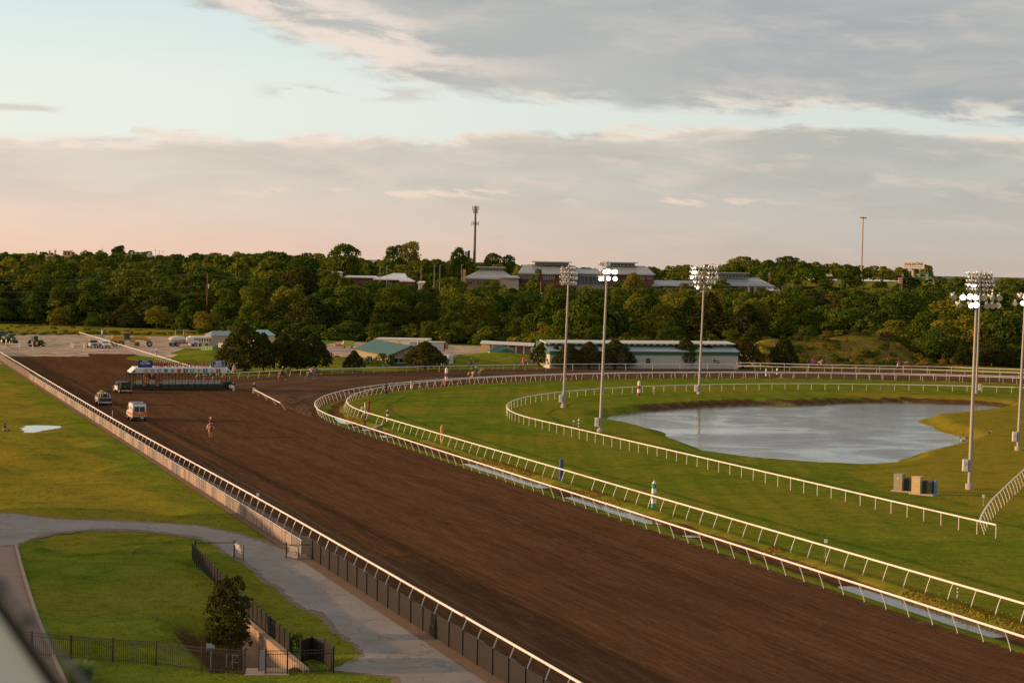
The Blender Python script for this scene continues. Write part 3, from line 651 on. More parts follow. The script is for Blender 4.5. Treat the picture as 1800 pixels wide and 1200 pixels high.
while dd < 760:
    az = -120.0
    while az < 1920:
        d0 = np.interp(az, XR, D0R); D = d0 + dd + q.uniform(-5, 5)
        if D < 1230:
            wpx = FPX/D; x = az+q.uniform(-2.5, 2.5)*wpx/10
            a_ = (x-900)/FPX; P = (D*math.sin(math.atan(a_)), D*math.cos(math.atan(a_)))
            if not blocked(P, x, D): spots.append((D, x, P[0], P[1], dd))
        az += FPX/max(D, 400)*q.uniform(7.5, 13.0)
    dd += step; step = min(27, step*1.05)
spots.sort()
nearV = 0; farV = []; farF = []; farT = []; base = 0; cnt = 0
GRP = 'trees of the wood behind the racecourse'
def where(x):
    for lim, s in ((120, 'beyond the green tractors at the far left'), (260, 'behind the yellow road grader'), (400, 'behind the water tanker and stable trailer'), (600, 'behind the dark cedars left of centre'), (760, 'behind the green-roofed office'), (960, 'behind the open machine shed'), (1120, 'behind the left end of the long barn'), (1330, 'behind the right half of the long barn'), (1500, 'above the earth bank beside the far rail'), (1680, 'below the billboard on the right')):
        if x < lim: return s
    return 'behind the right-hand floodlights'
for (D, x, px_, py_, dd) in spots:
    gh_ = hz(px_, py_); yh = 480+.0175*(x-900)
    Ht = q.choice((7, 9, 10.5, 12, 14.5))*q.uniform(.9, 1.1) if dd > 12 else q.uniform(4.5, 10)
    if 560 < x < 1330 and dd < 24: Ht = q.uniform(4.5, 7.5)
    if D > 1090: Ht = q.uniform(9, 14)
    if D < 800:
        cap = np.interp(x, CAPX, CAPY)
        if 599 < x < 1651: cap = max(cap, 480) + q.uniform(0, 12); Ht = min(Ht, HC-(cap-yh)/FPX*D - gh_)
    capz = HC-(np.interp(x, SKYX, SKYY)+q.uniform(-1, 7)-yh)/FPX*D - gh_
    if D > 1090 and q.random() < .7: Ht = max(6, min(capz, 16))
    Ht = min(Ht, capz) if capz > 3 else 0
    if Ht < 3.0: continue
    wdt = Ht*q.uniform(.85, 1.3) if Ht > 6 else Ht*1.4
    if cnt < 292:
        pc, pt = PROTO[q.randrange(12)] if q.random() > .13 else CED[q.randrange(3)]; shade = ['broad', 'round-topped', 'uneven', 'narrow'][q.randrange(4)]
        row = 'front-row' if dd < 12 else ('second-row' if dd < 30 else 'inner')
        t_ = thing('broadleaf_tree', '%s leafy green tree of the wood %s' % (row, where(x)), 'tree', (px_, py_, gh_-.2), q.uniform(0, 6.28), 'trees in the wood '+where(x), (wdt/10*1.05, wdt/10*1.05, Ht/10))
        link('crown', pc, t_); link('trunk', pt, t_); cnt += 1
    else:
        V, F, T = FARP[q.randrange(10)]; a_ = q.uniform(0, 6.28); ca, sa_ = math.cos(a_), math.sin(a_); k = wdt/10
        VV = np.stack([(V[:, 0]*ca-V[:, 1]*sa_)*k+px_, (V[:, 0]*sa_+V[:, 1]*ca)*k+py_, V[:, 2]*Ht/10+gh_-.3], 1)
        farV.append(VV); farT.append(np.stack([T, np.full_like(T, q.random()), T*0, T*0+1], 1)); cnt += 1
UB = []
print('trees', cnt, 'far', len(farV))
fV = np.concatenate(farV); fT = np.concatenate(farT)
tag(link('distant_woodland', npmesh('distant_woodland', fV, np.arange(len(fV)).reshape(-1, 4), M_LEAF, {'tint': fT})), 'dense mass of distant green treetops rising up the hillside to the skyline', 'woodland', kind='stuff')
for i in range(120):
    x = -60+i*16+q.uniform(-6, 6); d0 = float(np.interp(x, XR, D0R)); D = d0+q.uniform(1, 9); p = at(x, 600, D); gh_ = hz(p.x, p.y); k_ = q.uniform(1.2, 2.3)
    if 1300 < x < 1700: continue
    t_ = thing('understorey_bush', 'low bush at the wood edge '+where(x), 'bush', (p.x, p.y, gh_-.1), q.uniform(0, 6), 'bushes at the foot of the wood '+where(x), (k_*1.4, k_*1.4, k_)); UB.append(t_)
# tall trees that stand clear on the skyline
for (x, yt, D, wpx, lab) in [(604, 428, 800, 58, 'tall rounded tree on the skyline above the white flat-roofed buildings'), (690, 432, 880, 36, 'left tree of the tall skyline pair left of the antenna mast'), (719, 426, 890, 40, 'right and taller tree of the skyline pair left of the antenna mast'),
        (806, 436, 900, 34, 'pointed tree on the skyline just left of the antenna mast'), (822, 452, 900, 30, 'low dark tree at the foot of the antenna mast'), (866, 444, 900, 34, 'dark round tree on the skyline right of the antenna mast'), (893, 449, 900, 24, 'light green tree on the skyline between the mast and the school'),
        (208, 432, 1100, 28, 'tree poking above the ridge at the far left'), (1302, 450, 1120, 44, 'tall round tree on the ridge behind the school right wing'), (1385, 451, 1120, 44, 'tall tree on the ridge right of the school'), (1628, 465, 1090, 26, 'tree beside the pale billboard'), (1735, 479, 1100, 18, 'small tree above the horizon at the top left of the rear floodlights')]:
    p = at(x, 480, D); gh_ = hz(p.x, p.y); top = at(x, yt, D).z; Ht = top-gh_; k = 1.3*wpx/FPX*D
    pc, pt = SKYP[q.randrange(3)]; t_ = thing('skyline_tree', lab, 'tree', (p.x, p.y, gh_-.2), q.uniform(0, 6), None, (k/9.5, k/9.5, Ht/9.6)); link('crown', pc, t_); link('trunk', pt, t_)
# tall light-coloured tree in the middle of the wood and trees before the school
for (x, yb, yt, D, wpx, lab) in [(601, 545, 487, 600, 46, 'bright yellow-green column-shaped tree standing out in the wood'), (938, 525, 473, 720, 48, 'dark spreading tree in front of the brick school wall'), (1108, 530, 480, 715, 40, 'dark tree before the middle of the school'), (1160, 545, 505, 680, 60, 'wide olive tree below the low school wing'), (1262, 545, 490, 690, 56, 'large tree hiding the joint of the school wings'), (1340, 540, 505, 690, 34, 'small tree at the right end of the school'), (860, 530, 486, 700, 46, 'dark tree in front of the low school hall')]:
    p = at(x, 500, D); gh_ = hz(p.x, p.y); top = at(x, yt, D).z; Ht = top-gh_; k = wpx/FPX*D
    pc, pt = PROTO[q.randrange(12)]; t_ = thing('broadleaf_tree', lab, 'tree', (p.x, p.y, gh_-.2), q.uniform(0, 6), None, (k/9.5, k/9.5, Ht/9.6)); link('crown', pc, t_); link('trunk', pt, t_)
for (x, yt, D, wpx) in [(922, 503, 765, 26), (1002, 494, 768, 30), (1030, 499, 765, 26), (1086, 490, 768, 32), (1126, 494, 766, 30), (1176, 502, 762, 26), (1203, 498, 766, 28), (1240, 494, 766, 34), (1276, 496, 764, 36), (1302, 503, 760, 24), (968, 500, 768, 22), (846, 500, 765, 28), (884, 497, 768, 26), (672, 496, 700, 26), (700, 497, 700, 20), (722, 500, 700, 18), (646, 494, 705, 30)]:
    p = at(x, 500, D); gh_ = hz(p.x, p.y); top = at(x, yt, D).z; Ht = top-gh_; k = wpx/FPX*D
    if Ht < 2.5: continue
    pc, pt = PROTO[q.randrange(12)]; t_ = thing('broadleaf_tree', 'garden tree standing against the walls of the %s' % ('school' if x > 800 else 'white-roofed hall'), 'tree', (p.x, p.y, gh_-.2), q.uniform(0, 6), 'garden trees at the %s' % ('school' if x > 800 else 'white-roofed hall'), (k/9.5, k/9.5, Ht/9.6)); link('crown', pc, t_); link('trunk', pt, t_)
# cedars behind the far rail
for (x, yb, yt, wpx, pi, lab) in [(428, 656, 570, 70, 0, 'biggest dark cedar, leftmost of the cluster right of the starting gate'), (463, 655, 586, 40, 1, 'dark cedar hidden behind the biggest cedar on its right'), (497, 654, 586, 46, 0, 'cedar in the middle of the dark cluster behind the pony rider'), (523, 655, 589, 42, 1, 'cedar between the pony rider and the grey horse'), (549, 653, 588, 52, 0, 'rightmost wide cedar of the dark cluster'),
        (622, 652, 616, 32, 1, 'small round cedar standing alone left of the green-roofed office'), (747, 650, 601, 58, 0, 'wide dark cedar in front of the green-roofed office'), (957, 645, 599, 44, 1, 'orange-tinted cedar at the left end of the long barn'), (977, 647, 606, 34, 2, 'cedar just left of the first floodlight pole'), (998, 648, 604, 42, 0, 'cedar right of the first floodlight pole'), (1035, 648, 601, 44, 1, 'cedar between the two left floodlight poles'), (1081, 648, 598, 52, 0, 'wide cedar just right of the second floodlight pole'),
        (1204, 647, 595, 46, 0, 'cedar in front of the long barn left of the third floodlight pole'), (1243, 647, 606, 42, 1, 'lower cedar in front of the long barn right of the third floodlight pole'), (1306, 647, 594, 52, 0, 'cedar at the right end of the long barn'), (1377, 648, 588, 52, 2, 'tall cedar before the golden earth bank'), (1693, 644, 597, 36, 2, 'orange-brown pointed cedar by the rear floodlight poles')]:
    p = g(x, yb); D = p.y; top = at(x, yt, D).z; k = wpx/FPX*D; z0 = hz(p.x, p.y)
    t_ = thing('cedar_tree', lab, 'tree', (p.x, p.y, z0-.1), q.uniform(0, 6), 'cedars along the far rail', (k/9.2, k/9.2, (top-z0)/9.9)); link('crown', CED[pi][0], t_); link('trunk', CED[pi][1], t_)
# shrubs
BUSH = []; M_SCRUB = leaf_mat('golden_scrub', (.09, .065, .016), (.18, .115, .025), (.26, .15, .04))
for i in range(4):
    V, F, T = crown(dome_lumps(2.2, 3.4, 9, 600+i, .05), 120, .24, 610+i); BUSH.append(npmesh('foliage', V, F, M_LEAF, {'tint': np.stack([T, T*0, T*0, T*0+1], 1)}))
GBUSH = []
for me_ in BUSH: m3 = me_.copy(); m3.materials.clear(); m3.materials.append(M_SCRUB); GBUSH.append(m3)
ST = MB().tube([(0, 0, -.3), (.1, 0, .6), (-.1, .1, 1.3)], [.07, .05, .02], 5).mesh('stem', M_BARK)
def bush(px, py, wpx, hpx, lab, name='shrub', group=None, bi=None, gold=False, pos=None):
    p = pos if pos is not None else gz(px, py); k = p.y/FPX; t_ = thing(name, lab, 'shrub', p, q.uniform(0, 6), group, (wpx*k/3.7, wpx*k/3.7, hpx*k/2.3)); link('foliage', GBUSH[q.randrange(4)] if gold else BUSH[q.randrange(4) if bi is None else bi], t_); link('stem', ST, t_); return t_
for (x, y, w_, h_, lab) in [(648, 643, 26, 20, 'left bush of the hedge before the green-roofed office'), (668, 645, 34, 27, 'middle bush of the hedge before the green-roofed office'), (688, 645, 24, 24, 'right bush of the hedge touching the office windows'), (592, 632, 16, 9, 'small yellowish bush at the top of the grass mound'), (520, 1145, 44, 36, 'rounded green bush inside the black fenced corner'), (797, 642, 12, 14, 'small clipped shrub right of the dark office cedar')]:
    bush(x, y, w_, h_, lab)
for i in range(26):
    x = 1335+i*17+q.uniform(-5, 5); bush(x, q.uniform(626, 641), q.uniform(14, 26), q.uniform(8, 18), 'scrubby bush growing on the earth bank by the far rail', 'bank_shrub', 'shrubs on the earth bank', gold=i % 3 != 0)
for i in range(34):
    x = -20+i*11.5+q.uniform(-4, 4); bush(x, 589-(x>300)*2+q.uniform(-2, 1), q.uniform(14, 22), q.uniform(4, 8), 'low weedy bush along the edge of the pale yard', 'verge_shrub', 'weeds along the yard edge')
for i in range(70):
    x = -30+i*7+q.uniform(-6, 6); bush(x, q.uniform(570, 584)-(x > 250)*1, q.uniform(9, 20), q.uniform(2.5, 5), 'tuft of tall rough grass in the strip between the yard and the wood', 'grass_tuft', 'rough grass tufts behind the yard', gold=i % 2 == 0)
for t_ in UB: link('foliage', BUSH[q.randrange(4)], t_)
for i in range(240):
    x = 1320+i*1.45+q.uniform(-6, 6); D = q.uniform(418, 466); pp = at(x, 620, D); bush(None, None, q.uniform(10, 34), q.uniform(4, 13), 'scrub clump on the earth bank by the far rail', 'bank_shrub', 'golden scrub on the earth bank', gold=i % 5 < 2, pos=Vector((pp.x, pp.y, hz(pp.x, pp.y)-.05)))
# leaning tree over the ramp
p = gz(403, 1113); rr = random.Random(4); lum = []
for i in range(95):
    zz = rr.random(); ph = rr.uniform(0, 6.28); ev = 1.38*math.sqrt(max(.06, 1-((zz-.36)/.68)**2)); r_ = ev*math.sqrt(rr.random())*.8
    lum.append((math.cos(ph)*r_-.12+.1*zz, math.sin(ph)*r_*.8, .1+zz*3.7, rr.uniform(.22, .50)*(1.15-.5*zz)))
lum += [(-.2, 0, 3.9, .2), (-.25, .1, 3.6, .26), (1.05, 0, 2.3, .2), (1.25, 0, 2.7, .12), (-1.3, 0, 1.9, .2), (-1.1, 0, 2.7, .16), (-.8, 0, 3.3, .14), (.7, 0, 3.2, .15), (-1.5, 0, 1.5, .12)]
V, F, T = crown(lum, 620, .13, 78, 1.05, 1.1); t_ = thing('ornamental_tree', 'small bushy tree leaning over the concrete ramp wall', 'tree', (p.x, p.y, -.45), 0, None, (.9, .9, .93))
link('crown', npmesh('crown', V, F, leaf_mat('ramp_tree_leaves', (.026, .036, .008), (.048, .054, .010), (.080, .070, .016)), {'tint': np.stack([T*.5, T*0+.08, T*0, T*0+1], 1)}), t_); link('trunk', MB().tube([(0, 0, -.9), (.1, 0, .8), (0, .1, 2.2), (.1, 0, 3.6)], [.10, .08, .06, .02], 7).tube([(.05, 0, .2), (.5, 0, 1.0), (.8, 0, 2)], [.05, .04, .02], 5).mesh('trunk', M_BARK), t_)

TUFTM = leaf_mat('turf_blades', (.085, .125, .012), (.16, .185, .022), (.30, .25, .045)); DRG = leaf_mat('golden_blades', (.09, .10, .014), (.26, .18, .03), (.38, .22, .04))
def reg_left(r_, k): nn_ = r_.uniform(-40, 29, k); tt_ = 75+175*r_.random(k)**1.7; P = np.outer(nn_, NV)+np.outer(tt_, TV); az = P[:, 0]/P[:, 1]; return P[(az > -.285) & (az < .0)]
def reg_in(r_, k): nn_ = r_.uniform(64.5, 100, k); tt_ = 85+125*r_.random(k)**1.4; P = np.outer(nn_, NV)+np.outer(tt_, TV); az = P[:, 0]/P[:, 1]; P = P[(az > -.0) & (az < .285)]; return P[polysd(P, POND) < -3]
def reg_drain(r_, k): nn_ = r_.normal(63.4, .45, k); tt_ = r_.uniform(85, 245, k); P = np.outer(nn_, NV)+np.outer(tt_, TV); return P[(np.sin(tt_*.21+1)+np.sin(tt_*.083)+waves(P, 5)*.5) > .55]
tufts('lawn_grass', 'short uneven grass of the near lawns on the left', reg_left, 130000, 31, 1.0)
tufts('turf_grass', 'close-mown grass of the infield turf on the right', reg_in, 90000, 32, 1.0, .015, .04)
tufts('drain_grass', 'rough golden grass along the far bank of the drain', reg_drain, 7000, 33, .7, .05, .18, DRG)

# ------------------------------------------------------------ rails
M_RAIL = mat('white_rail', (.74, .70, .66), .45, var=.06, vs=.5, dirt=.25); M_POST = mat('rail_post', (.62, .60, .57), .55, var=.1, vs=1, dirt=.35)
M_BLACK = mat('black_metal', (.012, .012, .013), .5, var=.2); M_STEEL = mat('grey_steel', (.30, .29, .28), .5, .6, var=.1, dirt=.2)
def post_mesh(lean, h=1.1, curve=True, r_=.035):
    pts = [(lean, 0, -.25), (lean*.95, 0, .08), (lean*.5, 0, h*.55), (lean*.12, 0, h*.88), (0, 0, h-.05)] if curve else [(lean, 0, -.25), (0, 0, h-.04)]
    return MB().tube(pts, r_, 6).mesh('post', M_POST)
def rail(name, label, pts, lean, h=1.1, sp=2.54, group='white racecourse rails', skip=(), drop=0.0, half=.085, curve=True, lower=None, z0=0.0):
    """pts: world x,y of the rail top; lean > 0 sets the feet to the right of the way the path runs"""
    pts = [np.array(p[:2], float) for p in pts]; seg = [np.linalg.norm(pts[i+1]-pts[i]) for i in range(len(pts)-1)]; cum = np.concatenate([[0], np.cumsum(seg)]); A = np.array(pts)
    def pos(s): return np.array([np.interp(s, cum, A[:, 0]), np.interp(s, cum, A[:, 1])])
    n_ = int(cum[-1]/sp); o = pos(0); t_ = thing(name, label, 'rail', (o[0], o[1], 0), 0, group)
    rp = [];
    for i in range(n_+1):
        for f_ in (0, .5) if i < n_ else (0,):
            p = pos((i+f_)*sp); zz = hz(*p) if z0 is None else z0; rp.append(Vector((p[0]-o[0], p[1]-o[1], zz+h)))
    MB().tube(rp, .06, 8, sq=(half*.62, .055)).obj('top_rail', M_RAIL, t_)
    if lower is not None: MB().tube([v_-Vector((0, 0, h-lower)) for v_ in rp], .05, 6).obj('lower_rail', M_RAIL, t_)
    pm = post_mesh(lean, h, curve); L = []
    for i in range(n_+1):
        if i in skip or (drop and random.random() < drop): continue
        p = pos(i*sp); d = pos(min(cum[-1], i*sp+.4))-pos(max(0, i*sp-.4)); a_ = math.atan2(d[1], d[0])-math.pi/2
        L.append((math.hypot(*p), p, a_))
    L.sort(key=lambda z: z[0])
    for D_, p, a_ in L[:99]: link('post', pm, t_, (p[0]-o[0], p[1]-o[1], 0), a_)
    if len(L) > 99:
        mb = MB(); v0 = [v_.co[:] for v_ in pm.vertices]; f0 = [tuple(f_.vertices) for f_ in pm.polygons]
        for D_, p, a_ in L[99:]:
            c, s_ = math.cos(a_), math.sin(a_); mb.add([(v_[0]*c-v_[1]*s_+p[0]-o[0], v_[0]*s_+v_[1]*c+p[1]-o[1], v_[2]) for v_ in v0], f0)
        tag(mb.obj('distant_posts', M_POST, t_), kind='stuff')
    return t_
def course(S_, C_, R_, s0, s1, step=1.0): return [curve_pt(S_, C_, R_, s) for s in np.arange(s0, s1, step)]
rail('outer_rail', 'white outer rail of the dirt track running just above the pinkish fabric fence', [nt2(31.42-.92*float(ss(t_, 130, 240)), t_)[:2] for t_ in np.arange(62, 520, 2.5)], -.40)
rail('inner_rail', 'white inner rail of the dirt track, nearest the drain, curving round the tight bend', course(S1, C1, R1, -200, 262), .42, drop=.03)
rail('turf_outer_rail', 'white rail around the outside of the turf course with the obelisk markers along it', course(S2, C2, R2, -190, 235), -.38, drop=.03)
rail('turf_inner_rail', 'white rail around the pond side of the turf course, with upright posts', course(S3, C3, R3, -100.6, 200), .0, curve=False)
fr = catmull([np.array(g(x, y, 1.1)[:2]) for x, y in [(345, 660), (413, 655.3), (450, 653.3), (566.7, 648.8), (700, 644.9), (883, 641.3), (958, 640.6)]], 10)
rail('far_outer_rail', 'white outer rail along the far turn in front of the cedars and office', fr, -.38, sp=2.6)
fr2 = catmull([np.array(g(x, y, 1.1)[:2]) for x, y in [(1297, 642.5), (1377, 644.6), (1592, 648.7), (1650, 650.3), (1800, 655.3), (1900, 660)]], 10)
rail('backstretch_rail', 'low white rail along the far right of the track below the earth bank', fr2, -.3, sp=3.6)
fr3 = catmull([np.array(g(x, y, 1.5)[:2]) for x, y in [(1295, 637.5), (1350, 638.6), (1450, 641), (1650, 644.5), (1711, 646.5), (1800, 649.5), (1900, 653)]], 10)
rail('upper_back_rail', 'taller white fence rail just behind the low rail at the far right', fr3, 0, h=1.5, sp=5.0, curve=False)
fr4 = catmull([np.array(g(x, y, 1.35)[:2]) for x, y in [(960, 640), (1100, 639.5), (1200, 639.8), (1296, 640.5)]], 6)
rail('barn_wire_fence', 'thin grey wire fence in front of the long barn', fr4, 0, h=1.35, sp=6.0, curve=False, group=None, half=.03)
rail('chute_rail', 'white rail along the chute between the pale yard and the starting gate', [nt2(61.0, t_)[:2] for t_ in np.arange(352, 536, 2.5)], .40)
rail('loose_rail', 'short free-standing white rail beside the man right of the starting gate', [np.array(g(493, 708, 1.0)[:2])*(1-k)+np.array(g(445, 683.5, 1.0)[:2])*k for k in np.linspace(0, 1, 12)], .7, h=1.0, sp=9.5, group=None)
rr_ = [np.array(g(x, y, 1.1)[:2]) for x, y in [(1722, 915), (1728, 901), (1742, 880), (1760, 862), (1780, 843), (1800, 825), (1830, 798)]]
rail('crossing_rail', 'short white rail curving away at the right picture edge near the cabinets', catmull(rr_, 8), .4, sp=2.4)

# low fence hung with fabric, then the black boarded fence
def fabric():
    m_ = bpy.data.materials.new('fence_fabric'); m_.use_nodes = True; N = m_.node_tree; q_ = NB(N); B = N.nodes['Principled BSDF']; O = q_.n('ShaderNodeTexCoord').outputs['Object']
    s_ = q_.n('ShaderNodeSeparateXYZ'); N.links.new(O, s_.inputs[0])
    nz_ = q_.noise(q_.xyz(0.0, q_.m('MULTIPLY', s_.outputs[1], .22)), 1.0, 3, .7); c = q_.mix(q_.mr(nz_, .44, .56), (.20, .185, .175), (.40, .30, .245))
    c = q_.mix(q_.m('MULTIPLY', q_.mr(q_.noise(O, 3, 5, .7), .5, .8), .5), c, (.22, .17, .13))
    N.links.new(c, B.inputs['Base Color']); B.inputs['Roughness'].default_value = .9
    tr = q_.n('ShaderNodeBsdfTranslucent'); N.links.new(c, tr.inputs[0]); mx = q_.n('ShaderNodeMixShader'); mx.inputs[0].default_value = .25
    N.links.new(B.outputs[0], mx.inputs[1]); N.links.new(tr.outputs[0], mx.inputs[2]); N.links.new(mx.outputs[0], N.nodes['Material Output'].inputs[0]); return m_
M_FAB = fabric(); M_MESH = mat('brown_mesh', (.16, .12, .09), .9, var=.3, vs=2)
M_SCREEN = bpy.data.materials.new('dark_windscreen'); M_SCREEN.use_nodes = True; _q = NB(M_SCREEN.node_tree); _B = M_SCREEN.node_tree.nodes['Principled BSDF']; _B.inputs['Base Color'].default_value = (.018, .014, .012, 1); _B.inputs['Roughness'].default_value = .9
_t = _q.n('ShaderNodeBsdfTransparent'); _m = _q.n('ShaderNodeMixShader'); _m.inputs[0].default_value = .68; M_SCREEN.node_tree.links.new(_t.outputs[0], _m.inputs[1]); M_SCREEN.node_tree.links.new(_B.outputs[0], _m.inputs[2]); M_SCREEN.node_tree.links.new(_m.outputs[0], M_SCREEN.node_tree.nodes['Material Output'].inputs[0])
def panel_fence(name, label, n_, t0, t1, h, sp, pm_, mm, amp, cat='fence', pr=.03, under=.5, ncap=99, seed=1, thick=.012):
    L = t1-t0; th = thing(name, label, cat, nt2(n_, t0), NROT, None); q_ = np.random.default_rng(seed); V = []; F = []; k = int(L/.4); 
    for i in range(k+1):
        y = L*i/k; off = amp*math.sin(y*2.4+math.sin(y*.7)*2)+q_.normal()*amp*.35; top = h-.04*abs(math.sin(y*math.pi/sp))-q_.random()*.02*(amp > .02)
        for z, kk in ((-under, 0), (h*.33, .8), (h*.66, 1), (top, .3)): V.append((off*kk, y, z)); V.append((off*kk+thick, y, z))
    for i in range(k):
        a_ = i*8; b_ = a_+8
        for r_ in range(3): F.append((a_+r_*2, b_+r_*2, b_+r_*2+2, a_+r_*2+2)); F.append((a_+r_*2+1, a_+r_*2+3, b_+r_*2+3, b_+r_*2+1))
        F.append((a_+6, b_+6, b_+7, a_+7))
    MB().add(V, F, 0, amp > .02).obj('fabric_panel', mm, th)
    MB().tube([(.03, 0, h), (.03, L, h)], pr*.8, 6).obj('top_bar', pm_, th)
    po = MB().cyl((0, 0, -under), (0, 0, h+.05), pr, pr, 6).ball((0, 0, h+.05), pr*1.3, 6, 4).mesh('post', pm_); n_p = int(L/sp); rest = MB()
    for i in range(n_p+1):
        if i < ncap: link('post', po, th, (-.035, i*sp, 0))
        else: rest.cyl((-.035, i*sp, -under), (-.035, i*sp, h+.05), pr, pr, 6)
    if n_p+1 > ncap: tag(rest.obj('distant_posts', pm_, th), kind='stuff')
    return th
panel_fence('fabric_fence', 'low fence hung with faded pinkish fabric along the lawn below the outer rail', 29.55, 126, 331, .98, 3.05, M_POST, M_FAB, .055, seed=2, under=.7)
panel_fence('mesh_fence', 'brown see-through mesh fence at the far left end of the outer rail', 29.55, 331, 430, 1.2, 3.05, M_STEEL, M_MESH, .01, seed=3, under=.7)
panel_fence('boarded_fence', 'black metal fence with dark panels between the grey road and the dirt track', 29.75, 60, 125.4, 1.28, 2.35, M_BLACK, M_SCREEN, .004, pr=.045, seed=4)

# striped distance markers
def obelisk(name, label, px, py, top, wpx, cols, tip, n_b, group='striped distance poles', rz=None, z=0.0):
    p = g(px, py, z); D = p.y; H = (py-top)/FPX*D; wd_ = wpx/FPX*D*.72; th = thing(name, label, 'marker pole', p, NROT if rz is None else rz, group)
    hb = H*(.88 if tip else 1.0); mb = MB()
    for i in range(n_b): mb.box(0, 0, hb*(i+.5)/n_b, wd_*(1-.12*i/n_b), wd_*(1-.12*i/n_b), hb/n_b+.001*i, mi=i % len(cols))
    mb.obj('shaft', [mat('paint_%s' % c[0], c[1], .55, var=.08, dirt=.15) for c in cols], th)
    if tip:
        t2 = MB(); r_ = wd_*.44; t2.add([(-r_, -r_, hb), (r_, -r_, hb), (r_, r_, hb), (-r_, r_, hb), (0, 0, H)], [(0, 1, 4), (1, 2, 4), (2, 3, 4), (3, 0, 4), (3, 2, 1, 0)]); t2.obj('pointed_cap', mat('paint_%s' % tip[0], tip[1], .5), th)
    MB().box(0, 0, -.1, wd_*1.3, wd_*1.3, .24).obj('footing', mat('footing', (.35, .31, .28), .9), th); return th
Wc = ('white', (.72, .70, .68)); Rc = ('red', (.34, .035, .03)); Kc = ('black', (.015, .015, .017)); Gc = ('teal', (.06, .27, .22)); Bc = ('blue', (.035, .09, .23)); Oc = ('tan', (.55, .26, .10)); DR = ('rust_red', (.25, .03, .02))
obelisk('marker_pole', 'tall red and white striped pole at the far bend of the turf rail', 784.5, 676, 645, 6.5, [Rc, Wc], Wc, 4)
obelisk('marker_pole', 'plain black pole on the bend of the turf rail', 679, 693, 673, 3.5, [Kc], Kc, 1)
obelisk('marker_pole', 'plain red pole at the tip of the bend of the turf rail', 648, 727, 702, 4, [DR], DR, 1)
obelisk('marker_pole', 'black and white banded pole just past the bend of the turf rail', 681, 745, 719.5, 4.2, [Kc, Wc], Wc, 5)
obelisk('marker_pole', 'tan orange wooden pole beside the turf rail', 776.5, 776, 746, 6, [Oc], Oc, 1)
obelisk('marker_pole', 'blue square pole beside the turf rail', 986, 842, 803, 8, [Bc], Bc, 1)
obelisk('marker_pole', 'white pole with teal bands, nearest and tallest by the turf rail', 1149, 893, 843, 9.5, [Gc, Wc], Wc, 5)
obelisk('marker_pole', 'red and white pole inside the turf inner rail left of the pond', 1123, 696, 668, 6, [Rc, Wc, Rc, Wc], Wc, 4)
obelisk('marker_pole', 'small black and white pole inside the turf inner rail by the second floodlight', 1017.5, 753, 735, 3.6, [Kc, Wc], Wc, 6)
obelisk('marker_pole', 'black and white pole on the far rail right of the long barn', 1366, 661, 646.5, 3.4, [Kc, Wc], Wc, 4)
obelisk('marker_pole', 'small white pole just left of the far black and white one', 1346.5, 661, 647, 2.4, [Wc], Wc, 1)
obelisk('marker_pole', 'short black and white pole beside the chute rail', 274.5, 625, 612, 3, [Kc, Wc], Wc, 4)
obelisk('marker_pole', 'pale green and white pole at the far end of the chute rail', 179.5, 593, 579, 3.6, [Gc, Wc], Wc, 2)
obelisk('marker_pole', 'white pole with a red tip on the far turn rail', 722.5, 683, 668, 2.6, [Wc], ('red', (.34, .035, .03)), 1)
def pin(px, py, top, label, cols, r_=.04, disc=None, name='marker_stick'):
    p = g(px, py); H = (py-top)/FPX*p.y; th = thing(name, label, 'marker', p, 0, None); mb = MB(); n_b = max(1, len(cols)*3 if len(cols) > 1 else 1)
    for i in range(n_b): mb.cyl((0, 0, H*i/n_b), (0, 0, H*(i+1)/n_b), r_, r_, 6, mi=i % len(cols))
    mb.obj('stick', [mat('paint_%s' % c[0], c[1], .55) for c in cols], th)
    if disc: MB().box(0, -.03, H-.12, .22, .05, .26).obj('plate', mat('paint_%s' % disc[0], disc[1]), th)
    MB().cyl((0, 0, -.1), (0, 0, .06), r_*2.2, r_*1.8, 8).obj('base', M_STEEL, th)
pin(1683, 1050, 1032, 'thin leaning black and white stick under the turf rail at the lower right', [Kc, Wc])
pin(1451, 979, 947, 'thin stake with a white head crossing the turf rail', [('grey', (.3, .3, .3))], .025, Wc)
pin(1728.5, 888, 869, 'short white-headed stake beside the crossing rail', [('grey', (.3, .3, .3))], .03, Wc)
pin(453, 886, 866, 'thin stake with a white plate standing beyond the outer rail', [('grey', (.3, .3, .3))], .03, Wc)
pin(197.5, 738, 721, 'thin white stick on the track between the pickup and the ambulance', [Wc], .03)
pin(1149.5, 694, 680, 'small white stake right of the red and white infield pole', [Wc], .025, Wc)
pin(1008, 757, 738, 'thin stake left of the small black and white pole', [('grey', (.3, .3, .3))], .02, Wc)
# timing post with two instruments
p = g(641, 749); k = p.y/FPX; th = thing('timing_post', 'white and black timing post with a small camera beside the inner rail bend', 'post', p)
MB().cyl((0, 0, 0), (0, 0, 17*k), .11, .11, 8).obj('black_base', mat('paint_black', (.015,)*3), th); MB().cyl((0, 0, 17*k), (0, 0, 22*k), .115, .115, 8).obj('blue_band', mat('paint_blue', (.035, .09, .23)), th)
MB().cyl((0, 0, 22*k), (0, 0, 42*k), .10, .07, 8).obj('upper_tube', mat('paint_white', (.72, .7, .68)), th); cb = MB().box(-.35, 0, 32*k, .3, .4, .3, bev=.05).obj('camera_box', mat('paint_white', (.72, .7, .68)), th); MB().cyl((-.35, -.2, 32*k), (-.35, -.28, 32*k), .08, .08, 8).obj('lens', M_BLACK, cb)

